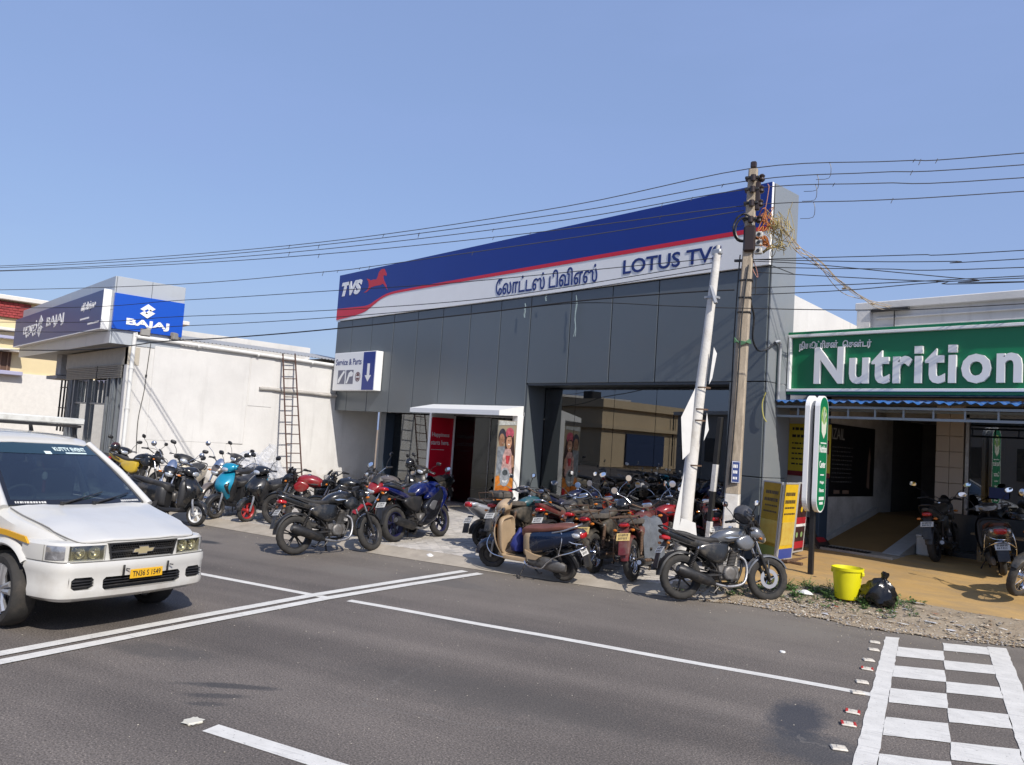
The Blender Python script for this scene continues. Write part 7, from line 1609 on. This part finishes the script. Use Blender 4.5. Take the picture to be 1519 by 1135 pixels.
b = MB(); b.box((.3, 0, .32), (.62, .02, .64), .003); b.build('banner_sheet', mat('banner_brown', (.05, .035, .03), .5, var=.5, vs=9), t); b = MB(); b.box((.34, -.012, .16), (.36, .003, .10), 0); b.build('print_band', mat('banner_red', (.40, .02, .03), .5), t)
b = MB(); b.box((-6.66, 12.35, .27), (.9, .06, .05), .008, 0, None); b.box((-6.45, 12.75, .29), (.06, 1.0, .05), .008); b.box((-6.9, 13.0, .30), (.7, .06, .05), .008); tag(b.build('board_stand', RUST), 'rusty flat steel rails lying under the banner boards', 'stand')
# ------------------------------------------------------------------ bucket, bag, litter, weeds
bk = thing('bucket', 'bright yellow plastic bucket standing on the gravel in front of the shop', 'bucket', (-4.80, 10.86, .128))
b = MB(); b.lathe([(0, 0), (0, .150), (.02, .158), (.20, .176), (.385, .195), (.39, .21), (.425, .213), (.428, .20), (.40, .192), (.02, .148), (.02, 0)], n=40); b.build('bucket_shell', mat('bucket_yellow', (.72, .66, .01), .4, var=.06), bk)
b = MB()
for s in (-1, 1): b.box((s*.213, 0, .36), (.03, .05, .06), .01)
b.build('handle_lug', mat('bucket_yellow', (.72, .66, .01), .4), bk)
b = MB(); rn = random.Random(14); R_ = []
for k, (z, r) in enumerate(catn([(0, .05), (.02, .19), (.08, .225), (.15, .20), (.21, .14), (.25, .07), (.27, .035), (.33, .05)], 3)):
    R_.append([((r*(1+.16*sin(5*a+k*.5)+.10*sin(11*a+k)+rn.uniform(-.05, .05)))*cos(a)*1.1, (r*(1+.12*sin(4*a-k*.4)+rn.uniform(-.05, .05)))*sin(a), z+.012*sin(7*a)) for a in [2*pi*j/30 for j in range(30)]])
b.loft(R_); bag = b.build('garbage_bag', mat('bag_black', (.010, .010, .011), .22, bump=.35, bs=14)); bag.location = (-4.42, 10.93, .125); bag.rotation_euler = (0, RAD(14), 0); bag.scale = (.86, .9, 1.32); tag(bag, 'knotted black plastic garbage bag slumped beside the yellow bucket', 'garbage bag')
LEAF = [mat('weed_leaf_%d' % k, c, .6, var=.3, vs=20) for k, c in enumerate(((.055, .13, .03), (.09, .17, .045), (.14, .17, .06)))]
def weed(b, c, h_, spread, rn, n_=16):
    for k in range(n_):
        a = rn.uniform(0, 2*pi); r = spread*rn.uniform(.2, 1); tip = Vector((c[0]+r*cos(a), c[1]+r*sin(a), c[2]+h_*rn.uniform(.4, 1)*(1-.4*r/spread))); base = Vector((c[0]+.02*cos(a), c[1]+.02*sin(a), c[2])); mid = base.lerp(tip, .5)+Vector((0, 0, .15*h_))
        b.tube([base, mid, tip], [.003, .0025, .0015], n=3, m=0)
        for q in range(3):
            p = mid.lerp(tip, q/2) if q else mid; L = rn.uniform(.02, .045); d = Vector((cos(a+rn.uniform(-1.4, 1.4)), sin(a+rn.uniform(-1.4, 1.4)), rn.uniform(-.2, .6))).normalized(); sd = d.cross(Vector((0, 0, 1))).normalized()*L*.38
            b.add([p, p+d*L*.5+sd, p+d*L, p+d*L*.5-sd], [(0, 1, 2, 3)], rn.choice((0, 0, 1, 1, 2)))
rw_ = random.Random(77)
LWD = ['green weed farthest left, behind the front wheel of the grey motorcycle', 'bushy green weed left of the pole of the oval sign', 'small weed at the foot of the oval sign pole, road side', 'tall weed just right of the oval sign pole', 'weed midway between the oval sign pole and the yellow bucket', 'tall leafy weed touching the left side of the yellow bucket', 'short weed in front of the yellow bucket', 'tallest weed, between the yellow bucket and the black bag', 'low weed in front of the black garbage bag', 'weed behind the motorcycle wheel beside the banner boards', 'weed right of the black garbage bag', 'tiny weed in the gravel nearest the road, centre', 'tiny weed in the gravel by the motorcycle tyre', 'weed directly behind the yellow bucket']
for i, (x, y, h_) in enumerate(((-5.75, 10.55, .16), (-5.62, 10.72, .22), (-5.48, 10.60, .15), (-5.42, 10.95, .24), (-5.25, 10.85, .20), (-5.12, 11.05, .26), (-5.02, 10.72, .16), (-4.60, 11.12, .28), (-4.55, 10.80, .14), (-5.85, 10.80, .18), (-4.22, 11.15, .20), (-5.3, 10.4, .10), (-5.6, 10.35, .12), (-5.0, 11.2, .24))):
    b = MB(); weed(b, (0, 0, 0), h_, h_*.9, rw_, 26); o = b.build('weed_plant', LEAF, fix=False); o.location = (x, y, .10); tag(o, LWD[i], 'weed', 'weeds growing around the bucket')
b = MB()
for k in range(300):
    u = rw_.uniform(1, len(vr)-2); ii = int(u); t = rw_.uniform(.45, 1.0); p = Vector(vr[ii][int(t*8)]); 
    if -6.4 < p.x < -3.9: weed(b, (p.x+rw_.uniform(-.1, .1), p.y+rw_.uniform(-.1, .1), p.z), rw_.uniform(.03, .09), .06, rw_, 5)
stuff(b.build('ground_weeds', LEAF, fix=False))
b = MB(); LIT = [mat('litter_%d' % k, c, .8) for k, c in enumerate(((.62, .60, .55), (.45, .38, .28), (.5, .5, .52), (.35, .12, .06)))]
for k in range(130):
    u = rw_.uniform(0, len(vr)-2); ii = int(u); t = min(.98, abs(rw_.gauss(.45, .3))); p = Vector(vr[ii][int(t*8)]); s_ = rw_.uniform(.012, .05); a = rw_.uniform(0, 6.3)
    if p.x > -1: continue
    q = [(p.x+rw_.uniform(-.08, .08)+s_*cos(a+d)*rw_.uniform(.5, 1), p.y+s_*sin(a+d)*rw_.uniform(.5, 1), p.z+.012+rw_.uniform(0, .02)) for d in (0, 1.5, 3.1, 4.6)]; b.add(q, [(0, 1, 2), (0, 2, 3)], rw_.choice((0, 0, 1, 1, 2, 3)))
stuff(b.build('litter', LIT, fix=False))
for (x, y, s_, lab) in ((-10.05, 7.55, .10, 'crumpled white paper scrap on the kerb in front of the paving'), (-2.6+.0, 5.0, .0, ''), (-5.28, 10.62, .12, 'crumpled pale plastic wrapper among the weeds')):
    if s_ == 0: continue
    b = MB(); rn = random.Random(int(s_*1000)); R_ = [[(s_*k_*(1+.3*rn.uniform(-1, 1))*cos(2*pi*j/9), s_*k_*(1+.3*rn.uniform(-1, 1))*sin(2*pi*j/9)*.6, z) for j in range(9)] for z, k_ in ((.0, .5), (.015, 1), (.04, .7), (.06, .2))]; b.loft(R_, 0, sm=False); o = b.build('paper_scrap', PAP); o.location = (x, y, .11 if y > 10 else .03); tag(o, lab, 'litter')
p = nloc(-.95, 6.98, 0); b = MB(); b.lathe([(0, 0), (0, .03), (.012, .028), (.016, 0)], n=12); o = b.build('paper_scrap', PAP); o.location = (-4.05, 7.70, .004); tag(o, 'small white paper cup lid lying on the empty lane', 'litter')
# bench and stool at the shop
bn = thing('bench', 'rough wooden plank bench against the dark shop plinth', 'bench', (-3.95, 15.5, .42))
WD = mat('bench_wood', (.30, .22, .13), .8, var=.25, vs=8, stretch=(1, 8, 8))
for k in range(2): b = MB(); b.box((0, -.10+.20*k, .47), (1.35, .17, .035), .005); b.build('plank', WD, bn)
for x in (-.55, .55):
    for y in (-.12, .12): b = MB(); b.box((x, y, .225), (.06, .06, .45), .005); b.build('leg', WD, bn)
st = thing('white_box', 'small white plastic box beside the passage ramp', 'box', (-5.25, 15.1, .42), (0, 0, RAD(10))); b = MB(); b.box((0, 0, .17), (.32, .3, .34), .02); b.build('box_shell', PLW, st); b = MB(); b.box((0, 0, .35), (.34, .32, .03), .01); b.build('lid', WHP, st)
# ------------------------------------------------------------------ the parked two-wheelers
P_BK = paint('black', (.010, .011, .013), .22, dusty=.15); P_BKD = paint('black_dusty', (.018, .018, .018), .35, dusty=.8)
P_NAVY = paint('navy', (.004, .012, .036), .18, dusty=.1); P_TEAL = paint('teal', (.006, .075, .10), .3, dusty=.5); P_AQUA = paint('aqua', (.01, .24, .38), .2, metal=.2, dusty=.05)
P_BLUE = paint('racing_blue', (.004, .009, .075), .22, dusty=.15); P_RED = paint('red', (.24, .010, .014), .25, dusty=.3); P_DRED = paint('dark_red', (.11, .012, .014), .4, dusty=.7)
P_ORG = paint('orange_red', (.33, .04, .012), .35, dusty=.6); P_SIL = paint('silver', (.40, .40, .41), .25, metal=.5, dusty=.3); P_GRY = paint('grey_metal', (.20, .205, .215), .22, metal=.6, dusty=.15); P_BRN = paint('grey_brown', (.16, .135, .12), .3, metal=.3, dusty=.3)
P_CRM = paint('cream', (.48, .42, .32), .35, dusty=.3); P_WHT = mat('white_rim', (.66, .66, .65), .4, var=.1)
TANP = mat('tan_plastic', (.40, .29, .18), .42, var=.12, vs=5, dirt=(.26, .20, .13), ds=4, dlim=(.5, .9)); BRS = mat('brown_vinyl', (.15, .055, .038), .5, var=.2, vs=10, bump=.1, bs=120)
SDU = mat('seat_dusty', (.05, .045, .04), .75, var=.35, vs=9, bump=.15, bs=90, dirt=(.16, .13, .10), ds=4, dlim=(.4, .8)); FRD = mat('frame_dusty', (.05, .042, .035), .7, metal=.3, var=.4, vs=14, dirt=(.17, .12, .08), ds=7, dlim=(.4, .8)); ENGD = mat('engine_dusty', (.15, .125, .10), .7, metal=.3, var=.4, vs=14, dirt=(.10, .07, .05), ds=8)
G1, G2 = 'motorcycles parked outside the showrooms', 'scooters parked outside the showrooms'
def M(label, x, y, head, *a, z=.10, **k): k.setdefault('group', G1); return motorcycle(label, (x, y, z), head, *a, **k)
def S_(label, x, y, head, *a, z=.10, **k): k.setdefault('group', G2); return scooter(label, (x, y, z), head, *a, **k)
old = dict(style='old', lamp='round', rim='spoke', frame=FRD, seatm=SDU, eng=ENGD, bar=RUST, mirrors='round')
# foreground
M('black motorcycle with fat silencer, nearest the road in front of the paving', -11.02, 6.34, 88, P_BK, z=.012, steer=24, lamp='cowl', rim='five', side=P_BK, fat=True)
M('blue and black sports motorcycle with full fairing standing on the paving', -11.41, 8.26, 106, P_BLUE, side=BK, style='sport', lamp='fairing', rim='five', rimm=mat('blue_rim', (.012, .012, .05), .4), steer=4)
S_('navy scooter with tan inner panels and a brown seat at the kerb', -8.31, 8.06, 197, P_NAVY, TANP, z=.03, seatm=BRS, opts=('chrome_guard', 'silver_rail'), headset=TANP, steer=18, mirrors=None)
pul = M('grey motorcycle with a helmet on its handlebar, parked at the road edge by the poles', -5.80, 9.38, 62, P_GRY, z=.035, steer=-4, tail=P_BK, side=P_BK, cowl=P_GRY, rim='six', lamp='cowl', fat=True)
# left group
S_('black scooter with white wheels behind the bonnet of the van', -14.95, 5.02, 36, P_BK, BK, z=.012, rimm=P_WHT, steer=-8, style='sharp')
S_('turquoise scooter with its front wheel turned to the road', -15.23, 6.43, -58, P_AQUA, BK, z=.095, steer=-14, style='sharp', headset=P_AQUA, fend=BK)
S_('black scooter with a red front wheel rim next to the turquoise scooter', -14.58, 6.82, -62, P_BK, BK, z=.095, steer=-12, style='sharp', rimm=mat('red_rim', (.35, .02, .02), .35))
M('black motorcycle with a round headlamp behind the black scooter with white wheels', -16.2, 5.45, -32, P_BK, z=.05, lamp='round', style='old', rim='spoke', mirrors='round', steer=10)
M('grey brown motorcycle with a round headlamp left of the turquoise scooter', -16.05, 6.55, -55, P_BRN, lamp='round', style='old', rim='spoke', mirrors='round', steer=8)
M('motorcycle with a yellow striped black tail farthest left by the white wall', -19.3, 5.75, 30, P_BK, tail=paint('yellow_tail', (.50, .34, .03), .3), steer=10)
S_('cream and black scooter standing left by the white wall', -17.9, 6.35, -40, P_CRM, BK, steer=20, headset=BK)
S_('black scooter half hidden at the shutter posts beside the van', -20.6, 5.55, 0, P_BK, BK, steer=5)
S_('black scooter under a clear plastic sheet against the white wall', -18.9, 8.2, -75, P_BKD, BK, steer=15)
M('black and red motorcycle with its bare handlebar raised, behind the scooter with red rim', -13.45, 7.25, -118, P_RED, mirrors=None, steer=-25, lamp='cowl', side=P_BK, tail=P_BK, cowl=P_BK)
M('black motorcycle with a bare handlebar in the middle of the left group', -12.85, 7.75, -116, P_BK, mirrors=None, steer=-22, lamp='cowl', tail=P_GRY)
M('black and red motorcycle just behind the black motorcycle nearest the road', -12.10, 8.05, -80, P_BK, steer=12, lamp='cowl', side=P_RED, tail=P_BK, cowl=P_RED, opts=(), mirrors=None)
M('grey brown motorcycle with chrome grab rail behind the blue sports motorcycle', -13.55, 9.15, 196, P_BRN, tail=P_BRN, bar=CHR, steer=14)
S_('black scooter with a helmet on it near the left showroom window', -16.3, 11.0, 25, P_BK, BK, style='sharp', steer=10)
S_('dark scooter next to the red entrance panel', -16.0, 11.75, -75, P_BKD, BK, steer=20)
# right group
R1 = S_('silver scooter with its tail to the road, first of the right group', -10.22, 9.42, 88, P_SIL, BK, style='sharp', steer=-6, seatm=SEAT)
M('old motorcycle with a teal tank and rusty handlebar', -9.60, 9.30, 97, P_TEAL, opts=('carrier',), hue=P_BKD, tail=P_BKD, cowl=P_BKD, steer=-12, **{**old, 'mirrors': None})
M('dusty black motorcycle with a chrome seat rail behind the navy scooter', -8.95, 9.75, 98, P_BKD, tail=P_DRED, bar=CHR, seatm=SDU, frame=FRD, eng=ENGD, steer=14, lamp='round')
M('orange red moped with pale stickers behind the navy scooter seat', -8.38, 9.78, 102, P_ORG, style='moped', lamp='round', rim='spoke', seatm=SDU, frame=FRD, eng=ENGD, steer=10, mirrors='round')
M('dusty motorcycle with a luggage carrier and a black helmet on top', -7.90, 9.50, 107, P_BKD, opts=('carrier', 'saree'), hue=P_BKD, steer=-10, plate=PLY, **old)
M('dusty dark red motorcycle with a yellow plate and a grey cloth over its side', -7.30, 9.58, 112, P_DRED, opts=('carrier', 'saree', 'guard'), hue=P_DRED, steer=8, plate=PLY, **old)
M('bright red motorcycle with a round mirror left of the white pole', -7.95, 10.95, 75, P_RED, lamp='cowl', mirrors='round', steer=-18, side=P_RED)
M('black motorcycle in the second row before the display window', -9.35, 11.45, -88, P_BK, steer=10)
M('dark blue motorcycle in the second row by the entrance advert', -10.6, 11.55, 84, paint('ink_blue', (.01, .015, .05), .3), steer=-12)
M('black motorcycle facing the display window in the second row', -8.7, 11.7, 82, P_BKD, frame=FRD, steer=14, mirrors='round', lamp='round')
M('dark red motorcycle between the striped post and the concrete pole', -7.75, 12.15, 128, P_DRED, steer=10, lamp='round', style='old', rim='spoke')
# shop yard
M('black motorcycle with a yellow plate parked in the shade with its tail out', -4.92, 14.98, 97, P_BKD, z=.415, steer=-10, group='two-wheelers in the shop yard')
S_('grey scooter with a brown seat parked in the shade of the nutrition shop', -3.95, 14.45, 112, P_GRY, BK, z=.415, seatm=BRS, group='two-wheelers in the shop yard', steer=10, opts=('chrome_guard',))
M('black motorcycle cut by the picture edge in the shop yard', -2.80, 12.98, -120, P_BKD, z=.335, lamp='round', style='old', rim='spoke', mirrors='round', group='two-wheelers in the shop yard')
# ------------------------------------------------------------------ helmets, bags, cloth, plastic sheet
def helmet(label, loc, rot, shell, vis):
    t = thing('helmet', label, 'helmet', loc, rot, 'helmets left on the motorcycles')
    def f(b):
        R_ = []
        for k in range(11):
            a = -.62+(pi/2+.62)*k/10; z, r = .125*sin(a), .125*cos(a)
            R_.append([(r*1.12*cos(2*pi*j/28), r*.92*sin(2*pi*j/28), z*1.05) for j in range(28)])
        b.loft(R_, 0, caps=True)
        b.lathe([(-.012, .110), (.0, .120), (.012, .110)], (0, 0, -.075), 'z', n=28, m=1)
    def g(b):
        R_ = []
        for k in range(6):
            a = -.28+.75*k/5; z, r = .130*sin(a), .130*cos(a); R_.append([(r*1.13*cos(t_), r*.94*sin(t_), z*1.05) for t_ in [RAD(-75+150*j/16) for j in range(17)]])
        b.loft(R_, 0, loop=False, caps=False); b.loft([[(x*1.02, y*1.02, z) for x, y, z in r] for r in R_], 0, loop=False, caps=False)
    part('h', 'shell', f, [shell, BK], t); part('h', 'visor', g, vis, t); return t
VIS = mat('visor_smoke', (.015, .015, .018), .08, coat=.8)
helmet('black and grey helmet hung on the handlebar of the motorcycle by the poles', (-5.70, 9.60, 1.20), (RAD(-35), RAD(20), RAD(20)), mat('helmet_grey', (.06, .06, .065), .3, var=.4, vs=8), VIS)
helmet('glossy black helmet lying on the luggage carrier of a dusty motorcycle', (-7.92, 9.70, 1.06), (0, RAD(15), RAD(150)), mat('helmet_black', (.012, .012, .013), .15, coat=.6), mat('visor_clear', (.30, .31, .33), .08, metal=.3))
helmet('black helmet hung on the mirror of the scooter near the left showroom window', (-15.95, 11.15, 1.22), (RAD(20), 0, RAD(-60)), BKG, VIS)
helmet('dark maroon helmet on the scooter half hidden beside the van', (-20.25, 5.5, 1.15), (0, 0, RAD(-30)), mat('helmet_maroon', (.05, .015, .014), .3, coat=.4), VIS)
bgm = mat('bag_blue', (.012, .02, .14), .6, var=.3, vs=12, bump=.3, bs=25)
b = MB(); rn = random.Random(5); b.loft([[((r*(1+.12*rn.uniform(-1, 1)))*cos(2*pi*j/16)*.75, r*(1+.12*rn.uniform(-1, 1))*sin(2*pi*j/16), z) for j in range(16)] for z, r in ((0, .07), (.03, .13), (.12, .15), (.22, .12), (.30, .05), (.36, .02))]); o = b.build('shopping_bag', bgm); o.location = (-8.46, 8.0, .34); tag(o, 'dark blue bag on the floor board of the navy scooter', 'bag')
def cloth(label, pts, w_, m, seed):
    rn = random.Random(seed); c = catm(pts, 5); R_ = []
    for i, p in enumerate(c):
        R_.append([(p.x+(j-5)/5*w_*.5*.35+.018*sin(j*1.9+i*.3), p.y+(j-5)/5*w_*.5, p.z+.02*sin(j*1.4+i*.5)+rn.uniform(-.006, .006)) for j in range(11)])
    b = MB(); b.loft(R_, 0, loop=False, caps=False); b.loft([[(x-.004, y, z-.006) for x, y, z in r] for r in R_], 0, loop=False, caps=False); return tag(b.build('draped_cloth', m, fix=False), label, 'cloth')
cloth('grey cloth draped over the side of the dark red motorcycle', [(-7.29, 9.46, .98), (-7.16, 9.44, .96), (-7.06, 9.40, .80), (-7.00, 9.38, .58), (-6.96, 9.36, .40)], .34, mat('cloth_grey', (.11, .12, .135), .9, var=.3, vs=8, bump=.3, bs=40), 3)
cloth('dark maroon cloth lying on the seat of the bright red motorcycle', [(-8.05, 10.45, .93), (-7.97, 10.5, .965), (-7.86, 10.5, .93), (-7.80, 10.5, .80)], .40, mat('cloth_maroon', (.07, .014, .02), .9, var=.3, vs=8), 4)
cloth('brown sack hanging on the side of the motorcycle with the luggage carrier', [(-7.72, 9.86, .98), (-7.62, 9.84, .96), (-7.55, 9.80, .82), (-7.52, 9.78, .62)], .26, mat('cloth_brown', (.15, .10, .055), .95, var=.35, vs=8, bump=.3, bs=40), 7)
t = thing('tool_box', 'black padded box strapped on the luggage carrier of the teal tanked motorcycle', 'box', (-9.47, 8.47, 1.03), (0, 0, RAD(97)))
b = MB(); b.box((0, 0, .06), (.36, .28, .12), .03); b.build('box_shell', SDU, t); b = MB()
for x in (-.10, .10): b.box((x, 0, .06), (.02, .29, .13), .004)
b.build('strap', BK, t)
PLS = bpy.data.materials.new('clear_plastic'); PLS.use_nodes = True; n_ = PLS.node_tree; n_.nodes.clear(); o_ = n_.nodes.new('ShaderNodeOutputMaterial'); t1 = n_.nodes.new('ShaderNodeBsdfTransparent'); t2 = n_.nodes.new('ShaderNodeBsdfPrincipled'); t2.inputs['Base Color'].default_value = (.75, .76, .78, 1); t2.inputs['Roughness'].default_value = .18; t2.inputs['Specular IOR Level'].default_value = .9; xs = n_.nodes.new('ShaderNodeMixShader'); xs.inputs[0].default_value = .34
n_.links.new(t1.outputs[0], xs.inputs[1]); n_.links.new(t2.outputs[0], xs.inputs[2]); n_.links.new(xs.outputs[0], o_.inputs[0])
b = MB(); rn = random.Random(8); R_ = []
NX_, NY_ = 34, 20
for i in range(NX_+1):
    row = []
    for j in range(NY_+1):
        u, v = i/NX_, j/NY_; x = -19.25+1.9*u+.06*rn.uniform(-1, 1); y = 7.5+1.4*v+.06*rn.uniform(-1, 1)
        h = .55+.50*math.exp(-((u-.2)/.2)**2-((v-.5)/.35)**2)+.72*math.exp(-((u-.80)/.11)**2-((v-.55)/.28)**2)+.35*math.exp(-((u-.5)/.25)**2-((v-.5)/.4)**2)
        row.append((x, y, .10+h*(1-abs(2*v-1)**4*.6)+.05*rn.uniform(-1, 1)))
    R_.append(row)
b.loft(R_, 0, sm=False, loop=False, caps=False); tag(b.build('plastic_cover', PLS, fix=False), 'crumpled clear plastic sheet draped over scooters by the white wall', 'plastic sheet')
